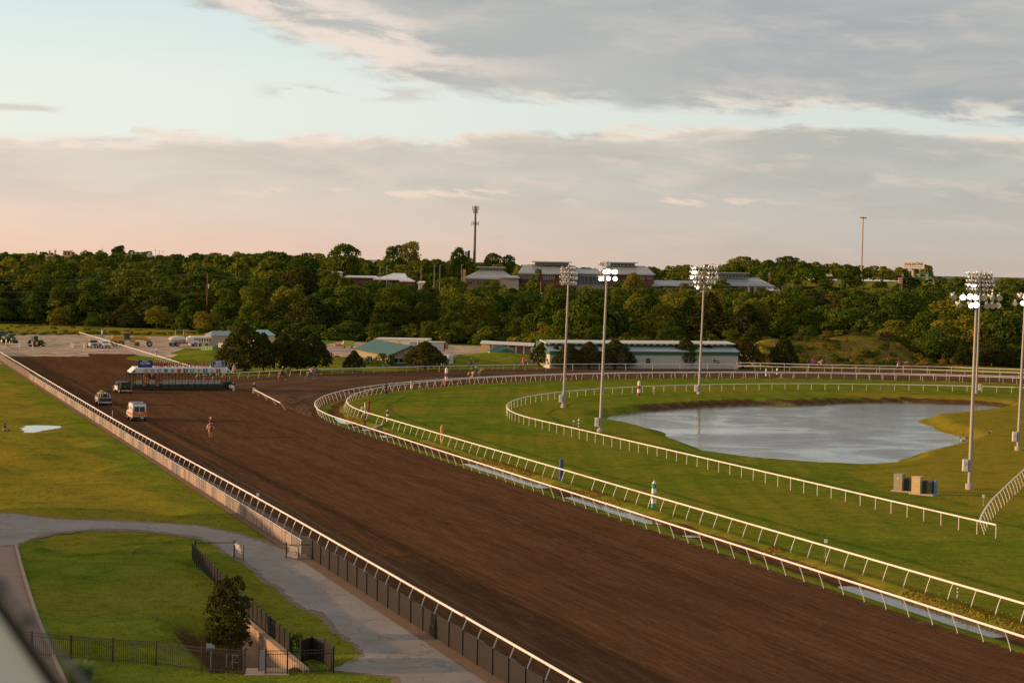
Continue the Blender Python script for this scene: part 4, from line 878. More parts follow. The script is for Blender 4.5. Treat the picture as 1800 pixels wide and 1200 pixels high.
# ------------------------------------------------------------ near left: ramp wall, fences, gates
M_CONC = mat('ramp_concrete', (.33, .235, .165), .9, var=.25, vs=.8, dirt=.5, bump=.3, bs=8)
ang_w = math.atan2(WD[1], WD[0]); th = thing('retaining_wall', 'tan concrete retaining wall beside the sunken ramp', 'wall', (W0[0], W0[1], 0), ang_w)
mb = MB(); L = WL+3.2
for i in range(int(L/1.2)+1): mb.box(min(.6+i*1.2, L), -.16, -1.6, 1.185, .28, 3.3)
mb.obj('wall_panel', M_CONC, th); MB().box(L/2+.2, -.16, .085, L+.5, .36, .10).obj('coping', M_CONC, th)
sp_ = [g(430, 1187), g(508, 1186.5), g(507, 1175), g(433, 1175)]; MB().add([(p.x, p.y, 0) for p in sp_]+[(p.x, p.y, -.5) for p in sp_], [(0, 1, 2, 3), (0, 4, 5, 1), (1, 5, 6, 2), (2, 6, 7, 3), (3, 7, 4, 0)]).obj('ramp_landing', M_CONC, None, (0, 0, .04))['kind'] = 'structure'
def iron_fence(name, label, pts, h=1.15, sp=2.1, mesh_=False, gap=.115, cat='fence'):
    P = [gz(*p) if not isinstance(p, Vector) else p for p in pts]; o = P[0]; th = thing(name, label, cat, o)
    P = [p-o for p in P]; bars = MB(); pk = MB(); n_post = 0; po = MB().box(0, 0, h/2-.1, .07, .07, h+.3).box(0, 0, h+.07, .09, .09, .03).mesh('post', M_BLACK); tot = 0
    for i in range(len(P)-1):
        a_, b_ = P[i], P[i+1]; L = (b_-a_).length; rz = math.atan2(b_.y-a_.y, b_.x-a_.x)
        for z in ((.12, h*.86, h) if not mesh_ else (.08, h)): bars.tube([a_+Vector((0, 0, z)), b_+Vector((0, 0, z))], .02, 4)
        k = int(L/gap)
        for j in range(1, k): q0 = a_.lerp(b_, j/k); pk.box(q0.x, q0.y, q0.z+h/2, .018 if not mesh_ else .03, .018, h, rz)
        m2 = max(1, round(L/sp))
        for j in range(m2 + (i == len(P)-2)): q0 = a_.lerp(b_, j/m2); link('post', po, th, q0, rz)
    bars.obj('rail_bars', M_BLACK, th); pk.obj('pickets', M_BLACK, th)
    if mesh_:
        mm = MB()
        for i in range(len(P)-1): u = Vector((0, 0, .06)); v_ = Vector((0, 0, h-.03)); mm.quad(P[i]+u, P[i+1]+u, P[i+1]+v_, P[i]+v_)
        mm.obj('dark_screen', mat('dark_screen', (.02, .018, .018), .9, var=.3), th)
    return th
iron_fence('iron_fence', 'black iron picket fence across the bottom left corner', [(20, 1148), (56, 1151), (125, 1158), (198, 1163), (274, 1168.5), (354, 1179), (430, 1185)])
iron_fence('iron_fence', 'black iron picket fence right of the ramp opening', [(467, 1184.5), (505, 1184.5), (586, 1182)])
iron_fence('screened_fence', 'black screened fence closing the back of the fenced corner', [(586, 1181), (570, 1166), (548, 1160), (528, 1166)], 1.2, mesh_=True, gap=.2)
iron_fence('wall_fence', 'black screened fence along the top of the retaining wall from lawn to bushes', [(338, 983), (372, 1019), (404, 1055), (437, 1087), (475, 1119), (509, 1149)], 1.05, 1.15, mesh_=True, gap=.2)
def gate(label, a_, b_, h, leaf, bar=True):
    A = gz(*a_); B = gz(*b_); th = thing('pipe_gate', label, 'gate', A); d = B-A; M = M_BLACK
    for q0 in (Vector((0, 0, 0)), d): MB().cyl(q0-Vector((0, 0, .2)), q0+Vector((0, 0, h)), .05, .05, 8).ball(q0+Vector((0, 0, h)), .065, 8, 4).obj('gate_post', M, th)
    MB().cyl(Vector((0, 0, h-.12)), d+Vector((0, 0, h-.12)), .028, .028, 6).obj('top_bar', M, th)
    if leaf:
        C = gz(*leaf)-A; u = C-d; lf = MB()
        for z in (.12, h*.5, h-.1): lf.cyl(d+Vector((0, 0, z)), C+Vector((0, 0, z)), .022, .022, 6)
        lf.cyl(C+Vector((0, 0, .05)), C+Vector((0, 0, h-.05)), .03, .03, 6); lo = lf.obj('gate_leaf', M, th)
        w_ = MB(); k = 22
        for i in range(k):
            f0 = i/k; f1 = min(1, f0+.5); w_.cyl(d.lerp(C, f0)+Vector((0, 0, .12)), d.lerp(C, f1)+Vector((0, 0, .12+(h-.22)*(f1-f0)/.5*1.0)), .006, .006, 3, cap=False); w_.cyl(d.lerp(C, f1)+Vector((0, 0, .12)), d.lerp(C, f0)+Vector((0, 0, .12+(h-.22)*(f1-f0)/.5)), .006, .006, 3, cap=False)
        w_.obj('wire_mesh', M_STEEL, lo)
    return th
gate('black pipe gate frame by the road at the top of the screened fence', (343, 979), (411.5, 979), 1.12, (428, 986))
gate('small black pipe gate standing where the fabric fence meets the boarded fence', (555, 981), (503, 981), 1.05, (524.5, 985))
p = gz(370, 1171); k = p.y/FPX; th = thing('notice_board', 'small white notice board on a white post behind the iron fence', 'sign', p)
MB().box(0, 0, 16*k, .07, .07, 32*k+.3).obj('post', M_RAIL, th); MB().box(0, -.06, 35*k, 15*k, .04, 13*k).obj('board', mat('board_white', (.62, .64, .64), .5), th); MB().box(0, -.085, 30.5*k, 14*k, .012, 3*k).obj('blue_strip', mat('board_teal', (.10, .20, .22), .6), th)
p = gz(398, 1178); th = thing('hand_railing', 'white tubular handrail beside the ramp behind the iron fence', 'railing', p)
for i in range(3): MB().cyl((i*.35, -.1*i, 0), (i*.35, -.1*i, .9), .02, .02, 6).obj('post', M_RAIL, th)
MB().cyl((0, 0, .9), (.7, -.2, .9), .02, .02, 6).cyl((0, 0, .5), (.7, -.2, .5), .015, .015, 6).cyl((0, 0, .1), (.7, -.2, .9), .012, .012, 5).obj('handrail', M_RAIL, th)
p = gz(462, 1178); th = thing('grey_door_leaf', 'grey sheet-metal gate leaf standing open against the ramp wall', 'gate', p, .5)
MB().box(0, 0, .5, .38, .04, 1.0).obj('leaf', mat('grey_sheet', (.30, .29, .28), .6), th); MB().cyl((-.22, 0, -.1), (-.22, 0, 1.15), .025, .025, 6).obj('post', M_BLACK, th)
# tuft of tall grass
r_ = np.random.default_rng(9); V = []
for i in range(900):
    a_ = r_.uniform(0, 6.28); r0 = r_.random()*.45; ln = r_.uniform(.5, 1.35); out = r_.uniform(.1, .55); b0 = np.array([math.cos(a_)*r0, math.sin(a_)*r0, 0]); d = np.array([math.cos(a_+r_.normal()*.5), math.sin(a_+r_.normal()*.5), 0]); s_ = np.array([-d[1], d[0], 0])*.012
    p1 = b0 + d*out*.4 + np.array([0, 0, ln*.7]); p2_ = b0 + d*out*1.3 + np.array([0, 0, ln*(.95 if out < .35 else .75)]); V += [b0-s_, b0+s_, p1+s_, p1-s_, p1-s_, p1+s_, p2_+s_*.2, p2_-s_*.2]
V = np.array(V); th = thing('ornamental_grass', 'fountain-shaped clump of tall grass at the bottom left', 'plant', gz(141, 1202)); link('blades', npmesh('blades', V, np.arange(len(V)).reshape(-1, 4), leaf_mat('grass_blades', (.07, .11, .03), (.12, .16, .06), (.18, .19, .08)), {'tint': np.tile([.7, .3, 0, 1], (len(V), 1))}), th)
# close to the viewer, far out of focus: corner of a pale metal panel with a black trim and a steel cable
Dn = 1.6
def nr(x, y, D=Dn): return at(x, y, D)
th = thing('balcony_panel', 'blurred pale metal panel with black edge trim in the bottom left corner', 'panel', nr(0, 1200))
o0 = nr(0, 1200)
def poly3(pts, thick, m_, name, par, D=Dn):
    a_ = [nr(x, y, D)-o0 for x, y in pts]; b_ = [p+Vector((0, thick, -thick*.5)) for p in a_]; n_ = len(a_)
    return MB().add(a_+b_, [tuple(range(n_)), tuple(range(2*n_-1, n_-1, -1))]+[(i, n_+i, n_+(i+1) % n_, (i+1) % n_) for i in range(n_)]).obj(name, m_, par)
poly3([(-60, 985), (-8, 1065), (100, 1222), (100, 1320), (-60, 1320)], .05, mat('pale_panel', (.42, .50, .56), .5, var=.04), 'panel_sheet', th)
poly3([(-60, 955), (0, 1050), (118, 1214), (165, 1300), (140, 1300), (95, 1222), (-14, 1066), (-60, 990)], .06, mat('black_trim', (.012, .012, .014), .4), 'edge_trim', th, Dn-.004)
th = thing('steel_cable', 'blurred thin steel cable with ring eyelets beside the black-trimmed panel', 'cable', nr(0, 1025))
o1 = nr(0, 1025); MB().tube([nr(-60, 955)-o1, nr(0, 1026)-o1, nr(50, 1088)-o1, nr(160, 1215)-o1], .0028, 6).obj('cable', mat('cable_steel', (.16, .16, .17), .4, .7), th)
for (x, y) in ((0, 1030), (50, 1090)):
    c = nr(x, y)-o1; MB().tube([c+Vector((math.cos(a_)*.006, 0, math.sin(a_)*.006)) for a_ in np.linspace(0, 6.2, 12)], .0022, 5).obj('ring', mat('cable_steel'), th)

# ------------------------------------------------------------ floodlights
M_GALV = mat('galvanised', (.30, .28, .265), .55, .25, var=.12, vs=.6, dirt=.25); M_REFL = mat('lamp_housing', (.66, .64, .62), .3, .35, var=.08)
M_LIT = mat('lamp_lit', (1, 1, 1), .3, emit=(1.0, .95, .86), es=5); M_LENS = mat('lamp_glass', (.55, .57, .60), .12, .3, var=.05); M_BRKT = mat('light_bracket', (.35, .25, .18), .6, .3)
def lamp_meshes():
    mb = MB(); prof = [(0, .10), (.14, .15), (.30, .24), (.42, .29), (.46, .30)]; seg = 12; vs = []
    for y, r_ in prof:
        for i in range(seg): a_ = 6.2832*i/seg; vs.append((math.cos(a_)*r_, -y, math.sin(a_)*r_))
    fs = [(i*seg+k, i*seg+(k+1) % seg, (i+1)*seg+(k+1) % seg, (i+1)*seg+k) for i in range(len(prof)-1) for k in range(seg)]
    mb.add(vs, fs, 0, True).box(0, .10, 0, .20, .26, .20, bev=.03).box(0, -.2, .34, .04, .10, .18)
    h = mb.mesh('floodlight', [M_REFL]); d1 = MB().add([(math.cos(6.2832*i/16)*.275, -.44, math.sin(6.2832*i/16)*.275) for i in range(16)], [tuple(range(16))])
    return h, d1.mesh('lens', [M_LENS]), d1.mesh('lens', [M_LIT])
LAMP, LENS, LENSL = lamp_meshes()
def flood(label, px, py, top, rows, lean=0.0, r0=.24, box_=(-.45, 1.3)):
    p = g(px, py); k = p.y/FPX; H = (py-top)*k*1.0; th = thing('floodlight_pole', label, 'floodlight', p, 0, 'floodlight poles of the racecourse'); th.rotation_euler.y = lean
    MB().cyl((0, 0, 0), (0, 0, H), r0, r0*.55, 14).cyl((0, 0, H*.33), (0, 0, H*.335), r0*.93, r0*.93, 14).cyl((0, 0, H*.66), (0, 0, H*.665), r0*.78, r0*.78, 14).obj('pole', M_GALV, th)
    MB().cyl((0, 0, -.3), (0, 0, .45), r0*2.0, r0*1.9, 10).obj('footing', mat('footing'), th)
    cb = MB().box(box_[0], -.1, box_[1], .5, .3, 1.1, bev=.03).obj('control_box', mat('control_box', (.60, .62, .63), .4), th); MB().box(box_[0], -.26, box_[1]+.1, .2, .02, .3).obj('label_plate', mat('label_plate', (.45, .40, .38)), cb)
    for (y, xs, yaw0, lit, sag) in rows:
        z = (py-y)*k; x0, x1 = min(xs)*k-.25, max(xs)*k+.25
        MB().box((x0+x1)/2, .12, z-.12, x1-x0, .10, .10).obj('crossarm', M_BRKT, th)
        for i, xo in enumerate(xs):
            yaw = yaw0 + random.uniform(-.5, .5); dn = random.uniform(.25, .6)
            l_ = link('floodlight', LAMP, th, (xo*k, -.05, z+.1)); l_.rotation_euler = (dn, 0, yaw); e_ = link('lens', LENSL if i in lit else LENS, l_)
    return th
A0 = .0
flood('leftmost floodlight pole standing inside the turf inner rail, lamps seen from behind', 990.3, 716, 464, [(472, [-12, -4, 4, 9], 2.6, (), 0), (480, [-13, -7, -1, 6, 10], 2.8, (0,), 0), (488, [-14, -8, -2, 5, 10], 2.6, (0, 4), 0), (497, [-13, -7, 0, 6, 10], 2.8, (), 0)], .022, .21)
flood('second floodlight pole from the left with two rows of glaring lamps', 1054.7, 760, 459, [(464, [-12, -7, -2], 1.9, (), 0), (476, [-12, -6, -1, 4, 9, 15], .2, (2, 3, 4, 5, 1), 0), (488, [-13, -8, -3, 2, 14], .1, (1, 3, 4, 0), 0)], .025, .21)
flood('middle floodlight pole beyond the pond carrying five rows of lamps', 1228.5, 693, 465, [(471, [-24, -18, -12, -4, 4, 9, 15, 20], .9, (0,), 0), (479, [-24, -19, -13, -7, 5, 10, 18], 1.0, (0, 1), 0), (487, [-24, -18, -12, -6, 4, 10, 16, 20], .9, (0,), 0), (496, [-18, -12, -7, 4, 10, 16], .8, (), 0), (505, [-14, 0, 9], .7, (0,), 0)], .025, .21, (-.55, 1.0))
flood('tall near floodlight pole at the right beside the two electrical cabinets', 1704, 858, 514, [(520, [-43, -24, -13, -3, 12, 22, 38], .15, (1, 2, 3), 0), (534, [-34, -13, -1, 17, 27, 38], .2, (1, 2), 0)], .012, .21, (-.5, 2.2))
flood('far floodlight pole at the right beyond the pond with five crowded rows of lamps', 1716, 691, 475, [(481, [-24, -16, -10, 4, 10, 16], .9, (), 0), (487, [-24, -18, -12, -7, 4, 12, 20], .8, (), 0), (494, [-24, -18, -11, -6, 4, 9, 14, 20], .7, (), 0), (501, [-25, -18, -12, -5, 3, 9, 14, 22], .7, (0, 1, 2), 0), (509, [-23, -17, -12, -7, 5, 10, 19], .6, (), 0)], .012, .21, (.55, 1.1))
flood('floodlight pole cut by the right edge of the photograph', 1789.3, 791, 512, [(519, [-12, -3, 4, 12, 22], .1, (1, 2, 3), 0), (531, [-18, -4, 4, 12], .1, (1, 2), 0)], .022, .21, (-.5, 1.6))
for (x, y, w_, lab, c) in ((1579.5, 864, 15, 'left olive-grey electrical cabinet on its pad beside the pond', (.23, .22, .15)), (1611, 869, 15, 'right tan electrical cabinet with a blue-sided unit on its pad', (.44, .33, .17))):
    p = g(x, y); k = p.y/FPX; th = thing('electrical_cabinet', lab, 'cabinet', p, -.58, 'electrical cabinets by the pond'); mc = mat('cab%d' % x, c, .5, dirt=.2)
    MB().box(.5, .55, .05, 2.3, 1.7, .16).obj('pad', mat('footing'), th); MB().box(0, .2, .88, .85, .85, 1.5, bev=.02).obj('cabinet_body', mc, th)
    MB().box(.0, .2, 1.65, .91, .91, .05).obj('lid', mc, th); fb = MB().box(.95, .55, .72, .85, .6, 1.2, bev=.02)
    for i in range(7): fb.box(.62+i*.11, .21, .72, .03, .12, 1.0)
    fb.obj('cooling_unit', mat('cab_dark', (.06, .065, .05), .6), th); MB().box(0, -.24, 1.28, .12, .01, .09).obj('warning_label', M_RAIL, th); MB().cyl((.2, -.26, .8), (.2, -.23, .8), .03, .03, 6).obj('handle', M_BLACK, th)
    if x > 1600: MB().box(1.55, .7, .75, .18, .5, 1.25, bev=.02).obj('blue_unit', mat('cab_blue', (.12, .20, .36), .5), th)

# ------------------------------------------------------------ buildings near the track
M_WALLW = mat('barn_wall', (.46, .44, .41), .75, var=.08, vs=.4, dirt=.25); M_GREEN = mat('green_metal', (.035, .13, .075), .5, var=.15); M_BLUEROOF = mat('pale_metal_roof', (.34, .40, .45), .4, .3, var=.08, dirt=.15)
M_TEAL = mat('teal_roof', (.022, .085, .075), .55, var=.15, vs=.4, dirt=.15); M_WIN = mat('window_glass', (.012, .015, .02), .12, var=.3); M_TRIM = mat('white_trim', (.62, .60, .57), .6)
a_ = g(966, 647.5); b_ = g(1297, 648.5); L = (b_-a_).length; rz = math.atan2(b_.y-a_.y, b_.x-a_.x)
th = thing('long_barn', 'long low barn with off-white walls, green band and pale metal roof behind the far rail', 'barn', a_, rz)
mb = MB(); nb = int(L/1.0)
mb.box(L/2, 7, 1.45, L, 14, 2.9)
for i in range(nb): mb.box(i*1.0+.5, -.012, 1.45, .05, .03, 2.9)
mb.obj('wall', M_WALLW, th)
mb = MB().box(L/2, 6.9, 3.3, L+.1, 14.1, .8)
for i in range(int(L/.5)): mb.box(i*.5+.25, -.17, 3.3, .06, .04, .8)
mb.obj('green_fascia', M_GREEN, th)
mb = MB().add([(-.3, -.35, 3.70), (L+.3, -.35, 3.70), (L+.3, 3.2, 4.62), (-.3, 3.2, 4.62), (-.3, -.35, 3.60), (L+.3, -.35, 3.60), (L+.3, 3.2, 4.52), (-.3, 3.2, 4.52)], [(0, 1, 2, 3), (7, 6, 5, 4), (0, 4, 5, 1), (1, 5, 6, 2), (3, 2, 6, 7), (0, 3, 7, 4)])
for i in range(int(L/.6)): mb.add([(i*.6, -.36, 3.72), (i*.6+.05, -.36, 3.72), (i*.6+.05, 3.2, 4.65), (i*.6, 3.2, 4.65)], [(0, 1, 2, 3)])
mb.obj('lower_roof', M_BLUEROOF, th)
MB().box(L/2, 7, 4.85, L-.3, 7.4, .9).obj('clerestory', M_GREEN, th)
mb = MB().add([(-.2, 2.2, 5.30), (L+.2, 2.2, 5.30), (L+.2, 7, 5.7), (-.2, 7, 5.7), (-.2, 2.2, 5.12), (L+.2, 2.2, 5.12), (L+.2, 7, 5.5), (-.2, 7, 5.5)], [(0, 1, 2, 3), (7, 6, 5, 4), (0, 4, 5, 1), (1, 5, 6, 2), (3, 2, 6, 7), (0, 3, 7, 4)]); mb.obj('upper_roof', mat('upper_roof', (.52, .50, .46), .6, dirt=.2), th)
bk = MB().box(0, 2.55, 5.02, .5, .6, .16).mesh('roof_bracket', mat('bracket_cream', (.60, .50, .36)))
for i in range(int(L/1.45)): link('roof_bracket', bk, th, (i*1.45+.7, 0, 0)) if i < 100 else None
for (wx, ww, wz, wh) in ((170.5, 6, 1.7, 1.0), (64, 6, 1.9, .8), (36, 5, 1.9, .8)):
    f_ = MB().box(wx*L/331, -.05, wz, .95*ww/6, .06, wh).obj('window', M_WIN, th); MB().box(wx*L/331, -.09, wz, .95*ww/6, .03, .05).box(wx*L/331, -.09, wz+wh/2, 1.0, .04, .06).box(wx*L/331, -.09, wz-wh/2, 1.0, .04, .06).obj('window_bar', M_TRIM, f_)
MB().box(160.5*L/331, -.08, 1.7, .07, .07, 3.3).box(163.5*L/331, -.08, 1.7, .07, .07, 3.3).obj('downpipe', M_TRIM, th)
# office with the long teal roof
F0 = at(722, 609, 390); D0_ = 390; gp = g(722, 644); w2 = 4.4; Hh = 4.25; E_ = 2.35; Ln = 33
th = thing('track_office', 'tan office with a long teal roof whose gable end and dark windows face the track', 'office', (gp.x, gp.y, 0), .30)
mb = MB(); tan_ = mat('tan_wall', (.27, .20, .135), .8, var=.1, dirt=.15)
mb.add([(-w2, 0, .7), (w2, 0, .7), (w2, 0, E_), (0, 0, Hh), (-w2, 0, E_), (-w2, Ln, .7), (w2, Ln, .7), (w2, Ln, E_), (0, Ln, Hh), (-w2, Ln, E_)], [(0, 1, 2, 3, 4), (9, 8, 7, 6, 5), (0, 4, 9, 5), (1, 6, 7, 2)]).obj('wall', tan_, th)
MB().box(0, Ln/2, .35, 2*w2+.1, Ln+.1, .70).obj('teal_plinth', M_TEAL, th)
for s_ in (-1, 1): MB().add([(s_*(w2+.5), -.5, E_-.12), (0, -.5, Hh+.12), (0, Ln+.3, Hh+.12), (s_*(w2+.5), Ln+.3, E_-.12), (s_*(w2+.5), -.5, E_-.26), (0, -.5, Hh-.02), (0, Ln+.3, Hh-.02), (s_*(w2+.5), Ln+.3, E_-.26)], [(0, 1, 2, 3), (7, 6, 5, 4), (0, 4, 5, 1), (3, 2, 6, 7), (0, 3, 7, 4)]).obj('roof', M_TEAL, th)
for wx in (-3.4, -1.9, -.5): w_ = MB().box(wx, -.04, 1.25, 1.3, .06, .85).obj('window', M_WIN, th); MB().box(wx-.68, -.07, 1.25, .06, .05, .9).obj('mullion', M_TRIM, w_)
MB().box(-1.9, -.06, 1.74, 4.6, .08, .07).box(-1.9, -.06, .76, 4.6, .08, .07).box(-1.1, -.05, 2.6, .07, .05, 1.9).box(1.0, -.05, 2.8, .07, .05, 2.1).obj('trim', M_TRIM, th)
MB().ball((1.5, -.1, 2.35), .12, 8, 6).obj('wall_lamp', mat('small_lamp', (1, 1, 1), emit=(1, .95, .85), es=3), th); MB().cyl((2.3, 3, 3.9), (2.3, 3, 4.9), .22, .22, 8).ball((2.3, 3, 4.95), .3, 8, 5).obj('roof_vent', M_GALV, th)
def boxb(name, label, cat, px, py, D, w_px, h_px, depth, m_, yaw=0.0, roof=None, rh=.0, lower=.6, parts=None, group=None, z0=None):
    """block whose near bottom centre is on the sight line px,py at distance D"""
    p = at(px, py, D); k = D/FPX; W_ = w_px*k; H_ = h_px*k; th = thing(name, label, cat, p, yaw, group)
    MB().box(0, depth/2, (H_-lower)/2, W_, depth, H_+lower).obj('wall', m_, th)
    if roof is not None:
        o_ = .25; h1 = H_; e1 = H_+rh
        if rh > 0: MB().add([(-W_/2-o_, -o_, h1), (W_/2+o_, -o_, h1), (W_/2+o_, depth+o_, h1), (-W_/2-o_, depth+o_, h1), (-W_/2+rh, depth/2, e1), (W_/2-rh, depth/2, e1)], [(0, 1, 5, 4), (1, 2, 5), (2, 3, 4, 5), (3, 0, 4), (3, 2, 1, 0)]).obj('roof', roof, th)
        else: MB().box(0, depth/2, H_+.08, W_+.3, depth+.3, .16).obj('roof', roof, th)
    return th, k, W_, H_
M_WHITEW = mat('white_siding', (.55, .52, .47), .7, var=.1, dirt=.3)
th, k, W_, H_ = boxb('storage_building', 'long white storage building behind the teal-roofed office', 'building', 706, 612, 440, 92, 15, 9, M_WHITEW, -.05, mat('light_roof', (.55, .53, .50), .6), 0)
for x in (-1.5, 4.2): MB().box(x, -.05, H_*.55, 1.6, .08, 1.3).obj('cream_door', mat('cream_door', (.62, .46, .28)), th)
th, k, W_, H_ = boxb('grey_trailer', 'grey-blue box trailer behind the wide cedar and office', 'trailer', 750, 613, 425, 60, 11.5, 3, mat('blue_grey_wall', (.27, .30, .33), .5), -.05, mat('light_roof'), 0)
MB().box(W_/2+.45, 1.5, H_*.45, .7, 2.6, H_*.9, bev=.2).obj('rusty_end', mat('rusty_end', (.33, .13, .06), .8), th)
# open machine shed
p = at(846, 622, 440); k = 440/FPX; th = thing('machine_shed', 'open-fronted machine shed with a pale roof and a lit orange-tan end bay', 'shed', p, -.06); W_ = 90*k
MB().box(1.0, 1.5, 1.0, 2.1, 3.6, 2.9).obj('end_bay', mat('sunlit_sheet', (.52, .36, .17), .7, dirt=.2), th)  # orange of the low sun is put into the end bay's colour
for i in range(6): MB().box(2.6+i*1.85, -.1, .95, .14, .14, 2.9).obj('post', M_TRIM, th)
MB().box(W_/2, 4.6, 1.0, W_, .2, 2.9).obj('back_wall', mat('shed_back', (.30, .23, .17), .8), th)
MB().add([(-.3, -.6, 2.55), (W_+.3, -.6, 2.2), (W_+.3, 5, 2.65), (-.3, 5, 3.0), (-.3, -.6, 2.42), (W_+.3, -.6, 2.07), (W_+.3, 5, 2.52), (-.3, 5, 2.87)], [(0, 1, 2, 3), (7, 6, 5, 4), (0, 4, 5, 1), (1, 5, 6, 2), (3, 2, 6, 7), (0, 3, 7, 4)]).obj('roof', mat('light_roof'), th)
# small hut with the green roof on the mound
p = g(883, 628, 1.3); k = p.y/FPX; th = thing('pump_hut', 'small white hut with a green and teal roof on a grass mound', 'hut', p, .10)
MB().box(0, 2, .45, 5.4, 4, 1.9).obj('wall', M_WHITEW, th); MB().add([(-3.1, -.4, 1.25), (3.1, -.4, 1.25), (3.1, 4.4, 1.25), (-3.1, 4.4, 1.25), (-1.0, 2, 2.5), (1.0, 2, 2.3)], [(0, 1, 5, 4), (1, 2, 5), (2, 3, 4, 5), (3, 0, 4), (3, 2, 1, 0)]).obj('roof', M_TEAL, th)
MB().add([(-.9, -.42, 1.24), (2.6, -.42, 1.24), (.9, -.42, 1.95), (.6, -.42, 1.95)], [(0, 1, 2, 3)]).box(.9, -.3, 1.1, 4.0, .25, .3).obj('green_gable', M_GREEN, th); MB().box(-2.0, -.05, .45, .75, .08, 1.5).obj('door', mat('door_white', (.68, .64, .58)), th)
# sheds by the big cedar
boxb('blue_roofed_shed', 'shed with a pale blue roof showing left of the biggest cedar', 'shed', 394, 603, 470, 46, 13, 8, mat('shed_tan', (.34, .29, .24), .8), .35, mat('blue_grey_roof', (.15, .20, .23), .5), 1.1)
boxb('cedar_gap_shed', 'pale shed with a blue-green roof seen through the gap in the cedars', 'shed', 466, 613, 450, 34, 24, 7, mat('shed_cream', (.50, .40, .30), .8), .3, mat('bluegreen_roof', (.18, .32, .36), .5), 1.2)
th, k, W_, H_ = boxb('tall_kiosk', 'narrow pale kiosk with a green top at the right end of the green skip', 'kiosk', 389, 617, 432, 12, 15, 1.6, mat('kiosk_wall', (.56, .50, .44), .6), -.3, M_GREEN, 0)
# green skip
p = g(364, 618.5); th = thing('skip_container', 'open green waste skip on the grass edge of the yard', 'skip', p, -.55); SK = mat('skip_green', (.10, .26, .07), .6, dirt=.3)
mb = MB()
for (x, y, sx, sy) in ((0, 0, 3.4, .08), (0, 2.2, 3.4, .08), (-1.7, 1.1, .08, 2.28), (1.7, 1.1, .08, 2.28)): mb.box(x, y, .68, sx, sy, 1.35)
for i in range(5): mb.box(-1.5+i*.75, -.07, .68, .08, .06, 1.3)
mb.box(0, 1.1, .1, 3.4, 2.2, .08).obj('bin_body', SK, th); MB().box(0, -.02, 1.38, 3.5, .14, .08).box(0, 2.2, 1.38, 3.5, .14, .08).box(-1.7, 1.1, 1.38, .14, 2.3, .08).box(1.7, 1.1, 1.38, .14, 2.3, .08).obj('rim', mat('skip_rim', (.04, .16, .08)), th)
# stable trailer with slatted windows
p = g(358, 608.5); th = thing('stable_trailer', 'long cream trailer with a row of barred windows and rounded roof beside the water truck', 'trailer', p, .42); CR = mat('trailer_cream', (.60, .50, .38), .6, dirt=.2)
MB().box(0, 1.2, 1.15, 6.6, 2.3, 1.6).side([(-.0, 0)], 0, 0) if False else None
MB().box(0, 1.2, 1.2, 6.6, 2.3, 1.75, bev=.05).obj('body', CR, th); MB().tube([(-3.3, 1.2, 2.1), (3.3, 1.2, 2.1)], 1.0, 10, sq=(.92, .36)).obj('roof', mat('trailer_roof', (.62, .58, .52), .5), th)
for i in range(10): MB().box(-2.9+i*.64, .03, 1.65, .26, .06, .62).obj('window', M_WIN, th)
for s_ in (-.8, .8): w_ = MB().cyl((s_, -.02, .38), (s_, .25, .38), .38, .38, 14).obj('wheel', mat('tyre', (.018, .017, .016), .9), th); MB().cyl((s_, -.05, .38), (s_, .0, .38), .18, .18, 10).obj('rim', M_GALV, w_)
MB().box(4.0, 1.2, .5, 1.4, .12, .12).obj('drawbar', M_STEEL, th)

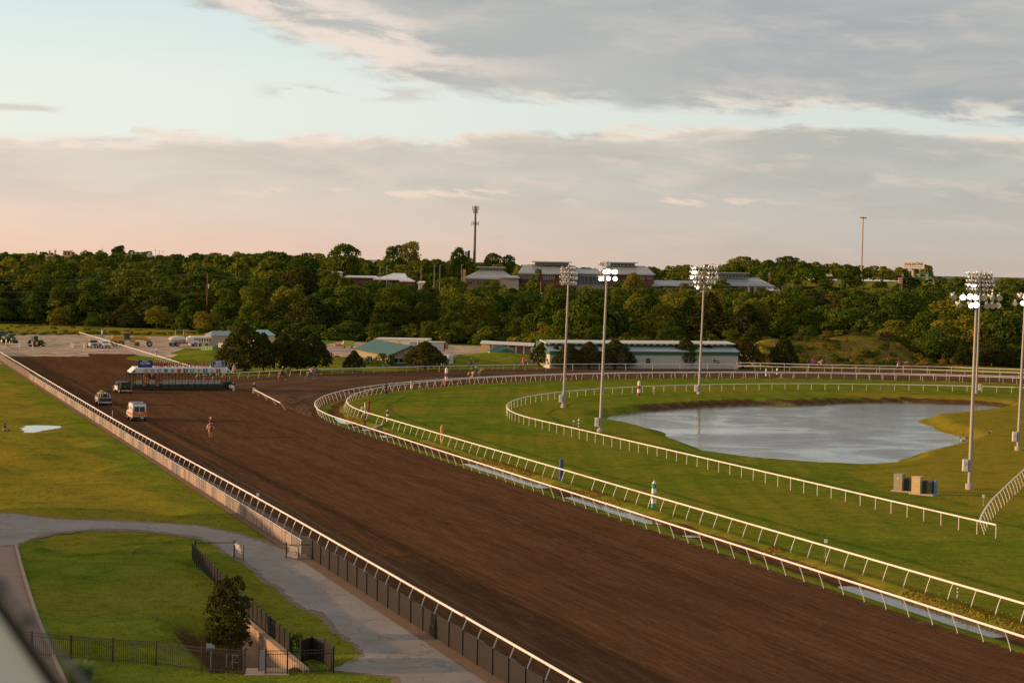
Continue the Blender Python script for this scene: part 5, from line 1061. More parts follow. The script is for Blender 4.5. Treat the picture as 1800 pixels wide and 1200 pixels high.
# ------------------------------------------------------------ school on the hill
M_BRICK = mat('brick', (.085, .036, .030), .85, var=.2, vs=.5); M_SROOF = mat('school_roof', (.34, .36, .38), .45, .25, var=.08, vs=.2); M_STONE = mat('stone_band', (.25, .235, .22), .8); M_SWIN = mat('school_glass', (.05, .075, .085), .15, var=.5, vs=.4)
KS = 793/FPX
def wing(th, o, x0, x1, yb, ye, yr, D=793, il=12, ir=12, wall=M_BRICK, wins=(), depth=16, band=True, over=2.0, roof=M_SROOF):
    k = D/FPX; a_ = at(x0, ye, D)-o; b_ = at(x1, ye, D)-o; ze = (a_.z+b_.z)/2; zb = (at((x0+x1)/2, yb, D)-o).z-3; zr = (at((x0+x1)/2, yr, D+depth/2)-o).z
    x0_, x1_ = a_.x, b_.x; y = a_.y
    MB().box((x0_+x1_)/2, y+depth/2, (ze+zb)/2, x1_-x0_, depth, ze-zb).obj('wing_wall', wall, th)
    ov = over*k; A = [(x0_-ov, y-ov, ze), (x1_+ov, y-ov, ze), (x1_+ov, y+depth+ov, ze), (x0_-ov, y+depth+ov, ze), (x0_+il*k, y+depth/2, zr), (x1_-ir*k, y+depth/2, zr)]
    mb = MB().add(A, [(0, 1, 5, 4), (1, 2, 5), (2, 3, 4, 5), (3, 0, 4), (3, 2, 1, 0)]).box((x0_+x1_)/2, y-ov, ze+.0, x1_-x0_+2*ov, .12, .5)
    nseam = int((x1-x0)/2.6)
    for i in range(1, nseam):
        f_ = i/nseam; bx = x0_-ov+(x1_-x0_+2*ov)*f_; tx = x0_+il*k + (x1_-ir*k-x0_-il*k)*f_; mb.add([(bx-.06, y-ov-.02, ze+.06), (bx+.06, y-ov-.02, ze+.06), (tx+.06, y+depth/2, zr+.08), (tx-.06, y+depth/2, zr+.08)], [(0, 1, 2, 3)])
    mb.obj('wing_roof', roof, th)
    for (wx0, wx1, wy0, wy1, nm) in wins:
        c0 = at(wx0, wy1, D)-o; c1 = at(wx1, wy0, D)-o; W_ = MB().box((c0.x+c1.x)/2, y-.06, (c0.z+c1.z)/2, c1.x-c0.x, .12, c1.z-c0.z).obj('window', M_SWIN, th); f = MB()
        for i in range(nm+1): f.box(c0.x+(c1.x-c0.x)*i/nm, y-.16, (c0.z+c1.z)/2, .16, .08, c1.z-c0.z)
        for zz in (c0.z, c0.z+(c1.z-c0.z)*.3, c1.z): f.box((c0.x+c1.x)/2, y-.20, zz, c1.x-c0.x, .06, .14)
        f.obj('window_frame', M_STONE, W_)
def cler(th, o, x0, x1, yb, yt, D=799):
    a_ = at(x0, yb, D)-o; b_ = at(x1, yt, D)-o; MB().box((a_.x+b_.x)/2, a_.y+3, (a_.z+b_.z)/2, b_.x-a_.x, 6, b_.z-a_.z).obj('clerestory', M_STONE, th); MB().box((a_.x+b_.x)/2, a_.y+3, b_.z+.25, b_.x-a_.x+2.4, 8, .4).obj('clerestory_roof', M_SROOF, th)
    n_ = int((x1-x0)/6); W_ = MB()
    for i in range(n_): W_.box(a_.x+(b_.x-a_.x)*(i+.5)/n_, a_.y-.05, (a_.z+b_.z)/2-.1, (b_.x-a_.x)/n_*.7, .1, (b_.z-a_.z)*.45)
    W_.obj('clerestory_window', M_SWIN, th)
def bld(name, label, x, y, D=793): o = at(x, y, D); return thing(name, label, 'school building', o), o
th, o = bld('school_hall', 'low school hall with grey hipped roof, lit clerestory and orange chimney', 860, 510)
wing(th, o, 814, 905, 512, 490, 474, il=30, ir=22, wall=mat('orange_brick', (.26, .12, .06)), wins=[(820, 830, 494, 503, 2), (838, 848, 494, 503, 2)]); cler(th, o, 842, 884, 476, 471, 800)
c = at(816, 482, 792)-o; MB().box(c.x, c.y, c.z-1.0, 1.2, 1.2, 6.2).obj('chimney', mat('chimney_brick', (.42, .22, .12)), th)
wing(th, o, 880, 912, 510, 488, 484, D=790, il=0, ir=0, wall=M_STONE, depth=10)
th, o = bld('school_main_block', 'two-storey brick school block with grey roof behind the two left floodlight poles', 980, 525)
wing(th, o, 912, 1012, 527, 481, 466, il=8, ir=0, wins=[(916, 926, 483, 490, 2), (928, 945, 483, 491, 5), (955, 975, 483, 491, 5), (984, 1000, 483, 491, 4), (926, 938, 508, 522, 3), (950, 962, 510, 520, 3), (975, 990, 510, 520, 3)]); cler(th, o, 940, 1000, 466, 462)
wing(th, o, 1013, 1066, 524, 481, 473, D=795, il=0, ir=0, wall=M_STONE, wins=[(1014, 1062, 486, 499, 7)])
wing(th, o, 1066, 1150, 527, 482, 467, il=0, ir=14, wins=[(1070, 1084, 484, 491, 3), (1118, 1134, 485, 491, 4), (1138, 1147, 485, 491, 2), (1136, 1145, 506, 512, 2), (1080, 1095, 508, 518, 3)]); cler(th, o, 1066, 1116, 468, 463)
th, o = bld('school_link_wing', 'low brick school wing joining the main block to the right-hand wing', 1190, 520)
wing(th, o, 1148, 1222, 524, 502, 493, il=0, ir=0, wins=[(1149, 1160, 503, 514, 3), (1176, 1184, 503, 509, 2), (1196, 1206, 503, 512, 3)])
th, o = bld('school_right_wing', 'right-hand brick school wing with wide grey roof ending near the highway lamp', 1290, 530)
wing(th, o, 1222, 1357, 533, 502, 487, il=6, ir=22, wins=[(1307, 1313, 505, 517, 2), (1318, 1325, 506, 519, 2), (1329, 1350, 506, 519, 3)], over=5); cler(th, o, 1262, 1312, 488, 481)
for px_, s_ in ((1316, 1), (1327, 1)): c = at(px_, 518, 792)-o; MB().box(c.x, c.y-.5, c.z, .8, .8, 9).obj('pillar', M_STONE, th)
ga = at(1228, 486, 790)-o; MB().add([(ga.x-4, ga.y, ga.z-1), (ga.x+4, ga.y, ga.z-1), (ga.x+3.2, ga.y, ga.z+2.3), (ga.x-4, ga.y+8, ga.z-1), (ga.x+4, ga.y+8, ga.z-1), (ga.x+3.2, ga.y+8, ga.z+2.3)], [(0, 1, 2), (5, 4, 3), (0, 2, 5, 3), (1, 4, 5, 2), (0, 3, 4, 1)]).obj('lit_gable', mat('gable_orange', (.45, .20, .08)), th)
# white-roofed chapel group left of the school
M_WR = mat('white_flat_roof', (.62, .64, .66), .6, var=.06)
th, o = bld('white_roofed_hall', 'low brick hall with sweeping white roofs among the trees left of the school', 690, 500, 730); th['category'] = 'hall'
wing(th, o, 660, 712, 503, 491, 480, D=730, il=30, ir=2, roof=M_WR, over=4, depth=14, wins=[(666, 672, 494, 499, 1), (680, 688, 494, 499, 2)]); wing(th, o, 606, 662, 498, 487, 484.5, D=735, il=2, ir=2, roof=M_WR, over=2, depth=10)
wing(th, o, 704, 727, 505, 494, 488, D=728, il=2, ir=10, roof=M_WR, depth=8)
th, o = bld('white_kiosk', 'small white flared building right of the white-roofed hall', 740, 505, 725); th['category'] = 'building'
wing(th, o, 735, 747, 509, 497, 494, D=725, il=1, ir=1, roof=M_WR, wall=M_WHITEW, depth=5)
th, o = bld('white_block', 'small white block with a flat top above the yellow-green tree', 593, 482, 760); th['category'] = 'building'
wing(th, o, 586, 600, 486, 479, 477, D=760, il=1, ir=1, roof=M_WR, wall=M_WHITEW, depth=6)
for (x0, x1, yb, yt, lab) in ((44, 60, 457, 448.5, 'white distant building at the far left ridge'), (106, 121, 457, 449.5, 'white distant building right of the chimneys on the left ridge'), (80, 88, 456, 449, 'tiny white distant roof between the ridge chimneys'), (229, 236, 456, 450, 'small white distant building in the middle of the left ridge'), (246, 262, 452, 446, 'pale distant rooftop beside the antennas on the left ridge'), (640, 660, 463, 457, 'pale distant roof between the tall skyline trees')):
    D = 1060; c = at((x0+x1)/2, yb, D); k = D/FPX; boxb('distant_building', lab, 'building', (x0+x1)/2, yb, D, x1-x0, yb-yt, 8, mat('far_white', (.55, .55, .56)), 0, M_WR, 0, 3)
for (x, yb, yt, w_) in ((64, 450, 441, 1.3), (87, 449, 441, 2.6), (97, 449, 440, 2.6), (112, 449, 441, 2.2), (118, 449, 441, 2), (125, 451, 441, 3.4), (150, 449, 440, 3.2)):
    D = 1070; p = at(x, yb, D); k = D/FPX; th = thing('brick_column', 'thin orange-lit masonry column on the left ridge', 'column', p, 0, 'orange columns on the left ridge'); MB().box(0, 0, (yb-yt)*k/2-2, w_*k, w_*k, (yb-yt)*k+4).obj('shaft', mat('column_pink', (.50, .26, .17)), th); MB().box(0, 0, (yb-yt)*k, w_*k*1.3, w_*k*1.3, .4).obj('cap', M_STONE, th)
for (x, yt, lab) in ((180, 435, 'thin aerial on the left ridge'), (273, 436, 'left of the three aerials on the ridge'), (280, 439, 'middle aerial on the ridge'), (286, 440, 'right aerial on the ridge')):
    p = at(x, 452, 1080); H = (452-yt)*1080/FPX; th = thing('aerial', lab, 'aerial', p); MB().cyl((0, 0, -3), (0, 0, H), .22, .12, 5).obj('mast', M_STEEL, th); MB().box(0, 0, H*.8, 1.2, .15, .15).obj('crossbar', M_STEEL, th)
# masts, billboard, gantry
M_MAST = mat('mast_steel', (.12, .095, .085), .6, .3); p = at(833.5, 470, 900); k = 900/FPX; th = thing('antenna_mast', 'tall dark antenna mast with two clusters of aerials on the skyline', 'mast', p); th.rotation_euler.y = .008
MB().cyl((0, 0, -6), (0, 0, 108*k), .75, .42, 10).obj('pole', M_MAST, th)
for z, r_ in ((104, 1.4), (98, 1.0), (77, 1.5)):
    pl = MB(); [pl.cyl((math.cos(a_)*r_, math.sin(a_)*r_, z*k), (math.cos(a_+1.047)*r_, math.sin(a_+1.047)*r_, z*k), .09, .09, 5) for a_ in np.arange(0, 6.2, 1.047)]
    for a_ in np.arange(0, 6.2, 1.047): pl.cyl((0, 0, z*k), (math.cos(a_)*r_, math.sin(a_)*r_, z*k), .07, .07, 5)
    po = pl.obj('antenna_platform', M_MAST, th)
    for i in range(6): a_ = i*1.047; MB().box(math.cos(a_)*r_*1.1, math.sin(a_)*r_*1.1, z*k, .28, .28, 1.9).obj('antenna_panel', mat('panel_grey', (.30, .27, .25)), po)
for (x, yt, lab) in ((824, 441, 'short dark chimney-like post beside the antenna mast'), (820.5, 443, 'pale short tower beside the antenna mast')):
    p = at(x, 470, 905); H = (470-yt)*905/FPX; th = thing('short_tower', lab, 'tower', p); MB().box(0, 0, H/2-2, 1.0 if x > 822 else 1.8, 1, H+4).obj('shaft', M_MAST if x > 822 else mat('far_white'), th); MB().box(0, 0, H, 2.1 if x < 822 else 1.2, 1.2, .4).obj('cap', M_MAST, th)
p = at(1513.6, 492, 950); k = 950/FPX; th = thing('high_mast_lamp', 'very tall thin highway lamp mast with a ring head', 'lamp mast', p); th.rotation_euler.y = .009; MB().cyl((0, 0, -4), (0, 0, 111*k), .55, .28, 10).obj('pole', mat('mast_tan', (.42, .30, .22), .6), th)
rg = MB().cyl((0, 0, 109*k), (0, 0, 109.6*k), 1.5, 1.5, 14).obj('ring', M_GALV, th); [MB().ball((math.cos(a_)*1.5, math.sin(a_)*1.5, 109*k), .4, 6, 4).obj('lamp_head', M_GALV, rg) for a_ in np.arange(0, 6.2, 1.047)]
def ylamp(x, yb, yt, D, lab):
    p = at(x, yb, D); H = (yb-yt)*D/FPX; th = thing('highway_lamp', lab, 'street lamp', p, 0, 'twin-arm highway lamps'); MB().cyl((0, 0, -3), (0, 0, H*.8), .22, .16, 8).obj('pole', mat('mast_tan'), th)
    for s_ in (-1, 1): a_ = MB().tube([(0, 0, H*.76), (s_*.8, 0, H*.9), (s_*1.9, 0, H)], [.14, .11, .09], 6).obj('arm', mat('mast_tan'), th); MB().box(s_*2.1, 0, H, .8, .35, .2).obj('lamp_head', M_GALV, a_)
ylamp(1404.5, 495, 468, 880, 'twin-arm highway lamp standing clear right of the school'); ylamp(1259.5, 490, 464, 900, 'twin-arm highway lamp behind the middle floodlight pole')
for (x, yt) in ((1337, 476), (1352, 477)): p = at(x, 494, 870); H = (494-yt)*870/FPX; th = thing('service_pole', 'wooden service pole %s behind the school right wing' % ('left' if x < 1340 else 'right'), 'utility pole', p); MB().cyl((0, 0, -2), (0, 0, H), .2, .14, 6).obj('pole', mat('wood_pole', (.17, .09, .055), .9), th); MB().box(0, -.2, H*.7, .7, .5, 1.2).obj('transformer', M_GALV, th)
D = 900; k = D/FPX; p = at(1605, 494, D); th = thing('billboard', 'pale rectangular billboard on a single post above the trees at right', 'billboard', p, -.22)
MB().cyl((0, 0, -4), (0, 0, 22*k), .8, .8, 10).obj('post', mat('mast_tan'), th); BBW = 37*k; MB().box(0, -.4, 28*k, BBW, .8, 12.5*k).obj('board', mat('billboard_cream', (.70, .66, .60), .6, var=.04), th); MB().box(0, -.9, 21.4*k, BBW, 1.2, .25).obj('catwalk', M_MAST, th)
def lay_text(body, size, m_, th_, x, y, z, sx=1.0, depth=.02, bold=0.0, name='lettering', rz=0.0):
    o_ = link(name, text_mesh(body, size, m_, depth, bold=bold), th_, (x, y, z)); o_.rotation_euler = (math.pi/2, 0, rz); o_.scale.x = sx; return o_
MBRN = mat('sign_brown', (.17, .06, .045)); lay_text('DEALER', 1.5, MBRN, th, -1.7, -.84, 29.5*k, .95, bold=.02); lay_text('ONE', 1.9, MBRN, th, 2.6, -.84, 29.7*k, .95, bold=.02); MB().box(-.3, -.84, 25*k, BBW*.8, .04, .35).obj('small_print', mat('small_print', (.42, .28, .2)), th)
p = at(1618, 502, 880); k = 880/FPX; th = thing('sign_gantry', 'arched pale highway gantry carrying two green signs', 'gantry', p); GS = mat('highway_green', (.02, .30, .15), .5)
MB().tube([(-23*k, 0, -4), (-23*k, 0, 8*k), (-21*k, 0, 12*k), (-17*k, 0, 14*k), (17*k, 0, 14*k), (21*k, 0, 12*k), (23*k, 0, 8*k), (23*k, 0, -4)], .38, 8).obj('arch', mat('gantry_steel', (.48, .42, .37), .5), th)
for (x0, y0, y1, tx) in ((1613.5, 480, 495, ('44', 'S')), (1628.5, 480, 492, ('35', 'N'))):
    s_ = MB().box((x0-1618)*k, -.7, (502-(y0+y1)/2)*k, 7*k, .25, (y1-y0)*k).obj('green_sign', GS, th)
    for i in range(3): MB().box((x0-1618)*k, -.86, (502-y0-3.2-i*3.6)*k, 4.2*k, .03, .45).obj('white_line', M_TRIM, s_)
p = at(1583, 552, 560); k = 560/FPX; th = thing('utility_pole', 'brown wooden pole right of centre-right carrying a small pale sign', 'utility pole', p, 0, 'wooden poles of the power line'); th.rotation_euler.y = .03; WP = mat('wood_pole')
MB().cyl((0, 0, -4), (0, 0, 72*k), .24, .16, 8).obj('pole', WP, th); MB().box(0, -.25, 68*k, .5, .3, .9).obj('insulator', M_STEEL, th)
p2_ = at(1582, 520, 640); kk = 640/FPX; t2 = thing('pole_sign', 'small white and red sign panel beside the brown utility pole', 'sign', p2_); MB().cyl((0, .3, -9), (0, .3, 32*kk), .12, .12, 6).obj('post', WP, t2); sb = MB().box(0, 0, 27*kk, 7*kk, .2, 10*kk).obj('panel', mat('sign_cream', (.62, .5, .45)), t2); MB().box(0, -.13, 29*kk, 5*kk, .03, 2*kk).box(0, -.13, 25*kk, 5*kk, .03, 1.4*kk).obj('red_mark', mat('paint_red', (.34, .035, .03)), sb)
def upole(x, yb, yt, D, lab, trans=False):
    p = at(x, yb, D); H = (yb-yt)*D/FPX; th = thing('utility_pole', lab, 'utility pole', p, 0, 'wooden poles of the power line'); MB().cyl((0, 0, -6), (0, 0, H), .24, .15, 8).obj('pole', WP, th)
    MB().box(0, 0, H-1.0, .2, .3, .5).obj('insulator', M_STEEL, th)
    if trans: MB().cyl((.5, 0, H-5), (.5, 0, H-3.6), .3, .3, 8).obj('transformer', M_GALV, th)
    return p+Vector((0, 0, H))
pa = upole(364, 550, 480, 620, 'weathered wooden pole rising out of the wood at left', True); pb = upole(949.5, 560, 495, 600, 'reddish wooden pole before the school lawn', True); pc_ = Vector((at(1583, 552, 560).x, at(1583, 552, 560).y, at(1583, 481, 560).z)); pl_ = at(-500, 470, 640); pr_ = at(2250, 500, 560)
for i, dz in enumerate((-.3, -4.0, -6.5)):
    for (A, B, nm) in ((pl_, pa, 'from the left edge to the weathered pole'), (pa, pb, 'between the weathered pole and the school lawn pole'), (pb, pc_, 'between the school lawn pole and the sign pole'), (pc_, pr_, 'from the sign pole to the right edge')):
        pts = [A.lerp(B, f_)+Vector((0, 0, dz-3.2*4*f_*(1-f_))) for f_ in np.linspace(0, 1, 12)]; o_ = pts[0]; tag(MB().tube([v_-o_ for v_ in pts], .022, 4).obj('power_cable', mat('wire', (.22, .2, .18), .5), None, o_), '%s power cable %s' % (['topmost', 'middle', 'lowest'][i], nm), 'cable', 'power cables')
# lamps and bare poles by the hall car park
for (x, yb, yt) in ((668, 492, 468), (680, 492, 467), (740, 490, 468), (763, 495, 467), (773, 495, 466), (811, 490, 465), (1374, 545, 503), (1378, 545, 504)):
    D = 700; p = at(x, yb, D); H = (yb-yt)*D/FPX; th = thing('thin_light_pole', 'thin pale lighting pole among the trees %s' % ('left of the school hall' if x < 1000 else 'right of the school'), 'lamp post', p, 0, 'thin poles among the trees'); MB().cyl((0, 0, -4), (0, 0, H), .12, .08, 6).obj('pole', M_GALV, th); MB().box(.3, 0, H, .9, .3, .16).obj('lamp_head', M_GALV, th)
# grassy highway edge barrier far right
th = thing('highway_wall', 'long pale grey highway wall on the horizon at the far right', 'wall', at(1740, 492, 1150)); MB().box(0, 0, -2, 70, 1, 7).obj('wall_panel', mat('far_grey', (.30, .31, .33)), th); MB().box(0, 0, 1.6, 71, 1.3, .3).obj('coping', M_STONE, th)
# unseen block added off-frame on the left to shade the near lawn
th = thing('lawn_shade_block', 'off-picture block added left of the near lawn to shade it', 'building', (-80, 98, 0), .0); MB().box(0, 0, 4.4, 26, 92, 8.8).obj('wall', M_WHITEW, th); MB().box(0, 0, 8.95, 27, 93, .3).obj('roof', M_SROOF, th)

# ------------------------------------------------------------ starting gate
GC = mat('gate_white', (.60, .62, .63), .5, var=.05, dirt=.12); GD = mat('gate_green', (.012, .030, .022), .6, var=.2); GP_ = mat('gate_pad', (.018, .045, .032), .75, var=.2); TY = mat('tyre', (.018, .017, .016), .9); GDR = mat('gate_door', (.34, .31, .285), .7, .0, var=.1)
th = thing('starting_gate', 'long starting gate with white canopy, coloured stall numbers and red track name lettering', 'starting gate', nt2(42.2, 299.3), NROT)
S_ = 1.045; xs = [13.97+S_*.5-i*S_ for i in range(15)]
pst = MB().box(0, 0, 1.4, .09, .09, 2.8).box(0, 0, 2.6, .28, .12, .3).mesh('post', GD)
for x in xs + [16.0, 15.4, .1, .55]: link('post', pst, th, (x, 0, 0)); 
for x in xs: MB().box(x, 1.5, 1.0, .07, 2.7, .6, bev=.02).box(x, 1.5, .70, .26, 2.8, .46, bev=.08).obj('partition_pad', GP_, th); MB().box(x, 2.95, 1.4, .09, .09, 2.8).obj('rear_post', GD, th)
for i in range(13):
    x = xs[i]-S_/2
    if i in (9, 11): continue
    for s_ in (-1, 1): MB().box(x+s_*.25, -.02, 1.36, .42, .03, .62).box(x+s_*.06, -.03, 1.36, .03, .05, .70).obj('front_door', GDR, th)
    MB().box(x, -.05, .72, S_*.86, .12, .5, bev=.04).obj('door_pad', GP_, th)
mb = MB(); prof = [(-.25, 2.82), (-.25, 3.55), (.25, 3.72), (3.2, 3.72), (3.5, 3.5), (3.5, 2.9)]
n_ = len(prof); X0, X1 = .0, 16.25; vs = [(X0 if p[1] < 3.3 else X0+.8, p[0], p[1]) for p in prof]+[(X1 if p[1] < 3.3 else X1-.8, p[0], p[1]) for p in prof]
mb.add(vs, [tuple(range(n_)), tuple(range(2*n_-1, n_-1, -1))]+[(i, n_+i, n_+(i+1) % n_, (i+1) % n_) for i in range(n_)]); mb.obj('canopy', GC, th)
for s_, x in ((1, .35), (-1, 15.9)): MB().add([(x, -.27, 2.92), (x+s_*.45, -.27, 2.92), (x+s_*.45, -.27, 3.30)], [(0, 1, 2)]).obj('end_opening', M_BLACK, th)
cols = [('red', (.42, .02, .04)), ('nwhite', (.62, .62, .60)), ('nblue', (.03, .06, .36)), ('nyellow', (.58, .55, .36)), ('ngreen', (.03, .33, .25)), ('nblack', (.02, .02, .02)), ('norange', (.55, .12, .05)), ('npink', (.50, .36, .50)), ('nturq', (.03, .36, .42)), ('ngrey', (.34, .32, .34)), ('ngrey', (.34, .32, .34)), ('ngrey', (.34, .32, .34)), ('gate_white', (.60, .62, .63))]
for i, (nm, c) in enumerate(cols):
    x = 13.97-i*S_; pn = MB().box(x, -.29, 3.18, .66, .05, .56).obj('number_panel', mat('panel_'+nm, c, .55, var=.03), th)
    if i < 9: tm = text_mesh(str(i+1), .55, mat('digit_white', (.7, .7, .7)) if i in (0, 2, 4, 5) else mat('digit_dark', (.03, .02, .05)), .01, bold=.015); o_ = link('digit', tm, pn, (x, -.325, 3.17)); o_.rotation_euler = (math.pi/2, 0, 0)
for (x, w_, nm) in ((2.4, 2.28, 'ultra'), (14.05, 2.28, 'light')):
    b_ = MB().box(x, .1, 4.22, w_, .12, 1.22).box(x-.8, .3, 3.7, .06, .4, .3).box(x+.8, .3, 3.7, .06, .4, .3).obj('advert_board', mat('board_navy', (.012, .035, .20), .45, var=.05), th)
    if nm == 'ultra':
        for tx, sz, z in (('MICHELOB', .20, 4.66), ('ULTRA', .50, 4.30)): o_ = link('lettering', text_mesh(tx, sz, mat('digit_white'), .01, bold=.008), b_, (x, .02, z)); o_.rotation_euler = (math.pi/2, 0, 0)
        MB().box(x, .03, 3.88, .5, .01, .16).obj('red_ribbon', mat('ribbon', (.35, .02, .05)), b_)
    else:
        MB().box(x, .03, 4.22, 1.9, .012, 1.0).box(x, .025, 4.22, 1.78, .012, .9, mi=1).obj('white_border', [mat('digit_white'), mat('board_navy')], b_)
        for tx, z in (('BUD', 4.44), ('LIGHT', 4.02)): o_ = link('lettering', text_mesh(tx, .46, mat('digit_white'), .01, bold=.02), b_, (x, .012, z)); o_.rotation_euler = (math.pi/2, 0, 0)
# serif capitals for the track name: stroke font plus slab feet
def serif(body, h, m_):
    me = text_mesh(body, h, m_, .03, bold=.012); return me
x_ = 3.95; adv = (12.4-3.95)/13.4; RB = mat('letter_red', (.36, .03, .05), .5)
for ch in 'REMINGTON PARK':
    wch = {'I': .55, 'M': 1.25, ' ': .55, 'G': 1.1, 'O': 1.1, 'N': 1.1}.get(ch, 1.0)*adv
    if ch != ' ':
        me = text_mesh(ch, 1.05, RB, .05, bold=.028); co = [v_.co for v_ in me.vertices]; lo = min(c.x for c in co); hi = max(c.x for c in co); yb = min(c.y for c in co); yt = max(c.y for c in co)
        k = min(1.15, wch*.80/max(.1, hi-lo)) if ch != 'I' else 1.0
        o_ = link('letter', me, th, (x_+wch/2, -.1, 4.10)); o_.rotation_euler = (math.pi/2, 0, 0); o_.scale = (k, 1, 1)
        sf = MB(); 
        feet = {'R': [lo, hi], 'E': [lo], 'M': [lo, hi], 'I': [(lo+hi)/2], 'N': [lo, hi], 'T': [(lo+hi)/2], 'P': [lo], 'A': [lo, hi], 'K': [lo, hi]}.get(ch, [])
        for f_ in feet: sf.box(f_, yb+.02, 0, .20, .08, .105)
        if ch in 'MNIK': [sf.box(f_, yt-.02, 0, .20, .08, .105) for f_ in ([lo, hi] if ch != 'I' else [(lo+hi)/2])]
        if feet: sf.obj('serif', RB, o_)
    x_ += wch
MB().box(8.2, 0, 3.76, 8.8, .06, .05).obj('letter_rail', GC, th)
MB().box(8, 3.0, .35, 15.4, .16, .22).box(8, .12, .33, 15.4, .12, .14).obj('base_frame', GD, th)
for (x, r_) in ((16.1, .62),):
    for y in (.2, 2.7): w_ = MB().cyl((x, y-.18, r_), (x, y+.18, r_), r_, r_, 20).obj('wheel', TY, th); MB().cyl((x, y-.2, r_), (x, y-.185, r_), r_*.52, r_*.52, 16).cyl((x, y-.21, r_), (x, y-.2, r_), r_*.2, r_*.2, 10).obj('rim', M_RAIL, w_)
MB().box(15.6, 1.4, .9, .9, 2.6, .9, bev=.1).obj('axle_housing', GD, th); MB().box(-.9, 1.2, .95, 2.0, 1.6, .45, bev=.1).box(-2.0, 1.2, .7, 1.5, .3, .22).obj('tow_hitch', GD, th)

# ------------------------------------------------------------ vehicles
def wheels(th, pts, r_, w_=.24, rimc=None, nm='wheel'):
    for (x, y) in pts:
        s_ = -1 if x < 0 else 1; o_ = MB().cyl((x-w_/2, y, r_), (x+w_/2, y, r_), r_, r_, 18).obj(nm, TY, th); MB().cyl((x+s_*(w_/2), y, r_), (x+s_*(w_/2+.015), y, r_), r_*.6, r_*.55, 14).obj('rim', rimc or M_GALV, o_)
def shell(prof, W_, tuck, zt):
    """side outline in y,z swept across the width, drawn in above height zt"""
    mb = MB(); n_ = len(prof); L = []
    def wd(z): return W_/2*(1-max(0, z-zt)*tuck)
    for s_ in (-1, 1): L += [(s_*wd(z), y, z) for y, z in prof]
    fs = [tuple(range(n_)), tuple(range(2*n_-1, n_-1, -1))]+[(i, n_+i, n_+(i+1) % n_, (i+1) % n_) for i in range(n_)]
    return mb.add(L, [tuple(reversed(f)) for f in fs])
PW = mat('paint_van_white', (.62, .61, .58), .3, var=.03, dirt=.12); ORG = mat('ambulance_orange', (.62, .13, .03), .45); LIM = mat('chevron_lime', (.55, .50, .06), .45); GL = mat('car_glass', (.012, .016, .022), .08, var=.2); BLK = mat('black_plastic', (.015, .015, .016), .6)
def ambulance():
    th = thing('ambulance', 'white high-roofed ambulance with orange and lime rear chevrons driving along the track', 'ambulance', nt2(34.95, 239.0, .035), NROT, None, .9)
    prof = [(0, .45), (0, 1.5), (.06, 2.3), (.25, 2.46), (3.9, 2.46), (4.4, 2.1), (4.95, 1.35), (5.6, 1.1), (5.75, .8), (5.75, .42)]
    shell(prof, 2.02, .09, 1.3).obj('body', PW, th)
    MB().box(0, -.04, .50, 2.0, .20, .34, bev=.05).obj('rear_bumper', BLK, th); MB().box(.35, -.16, .52, .45, .02, .14).obj('number_plate', mat('plate', (.6, .62, .62)), th)
    w_ = MB().add([(-.76, -.012, 1.36), (.76, -.012, 1.36), (.73, .040, 2.08), (-.73, .040, 2.08)], [(0, 1, 2, 3)]).obj('rear_window', GL, th); MB().box(0, .0, 1.72, .07, .06, .76).obj('window_bar', PW, w_)
    MB().box(0, -.015, 1.02, 1.96, .02, .60).obj('orange_panel', ORG, th)
    ch = MB(); [ch.add([(s_*.15, -.030, .98), (s_*.55, -.030, .98), (s_*.10 if s_ > 0 else s_*.10, -.030, 1.30), (s_*-.0, -.030, 1.30)], [(0, 1, 2, 3) if s_ > 0 else (3, 2, 1, 0)]) for s_ in (-1, 1)]; ch.box(0, -.028, .76, 1.9, .01, .06).obj('lime_chevron', LIM, th); MB().box(0, -.034, .95, .85, .01, .16).obj('dark_lettering_band', mat('band_plum', (.22, .08, .12)), th)
    for s_ in (-1, 1): MB().box(s_*.93, -.01, 1.55, .08, .05, .55).obj('tail_light', mat('tail_red', (.4, .03, .02), .3), th); MB().box(s_*1.02, 2.6, 1.0, .02, 4.4, .32).obj('side_stripe', ORG, th); MB().box(s_*1.13, 4.55, 1.55, .22, .12, .34, bev=.03).obj('mirror', BLK, th); MB().add([(s_*1.0, 3.7, 1.42), (s_*1.0, 4.6, 1.42), (s_*.96, 4.2, 2.0), (s_*.96, 3.7, 2.0)], [(0, 1, 2, 3)]).obj('cab_window', GL, th)
    for s_ in (-1,): lg = MB().cyl((s_*1.0, 2.2, 1.75), (s_*.995, 2.2, 1.75), .26, .26, 14).obj('round_emblem', mat('emblem_blue', (.22, .28, .36)), th); MB().box(s_*1.003, 1.1, 1.8, .01, .5, .28).obj('small_lettering', mat('emblem_blue'), th)
    lb = MB().box(0, .35, 2.54, 1.5, .28, .14, bev=.04).obj('light_bar', mat('lightbar_blue', (.05, .07, .16), .3), th); MB().box(-.85, .3, 2.52, .2, .2, .12).box(.85, .3, 2.52, .2, .2, .12).obj('red_beacon', mat('tail_red'), lb); MB().box(0, 3.9, 2.53, 1.5, .3, .14, bev=.04).obj('light_bar', mat('lightbar_blue'), th)
    wheels(th, [(-.92, 1.15), (.92, 1.15), (-.92, 4.75), (.92, 4.75)], .36)
ambulance()
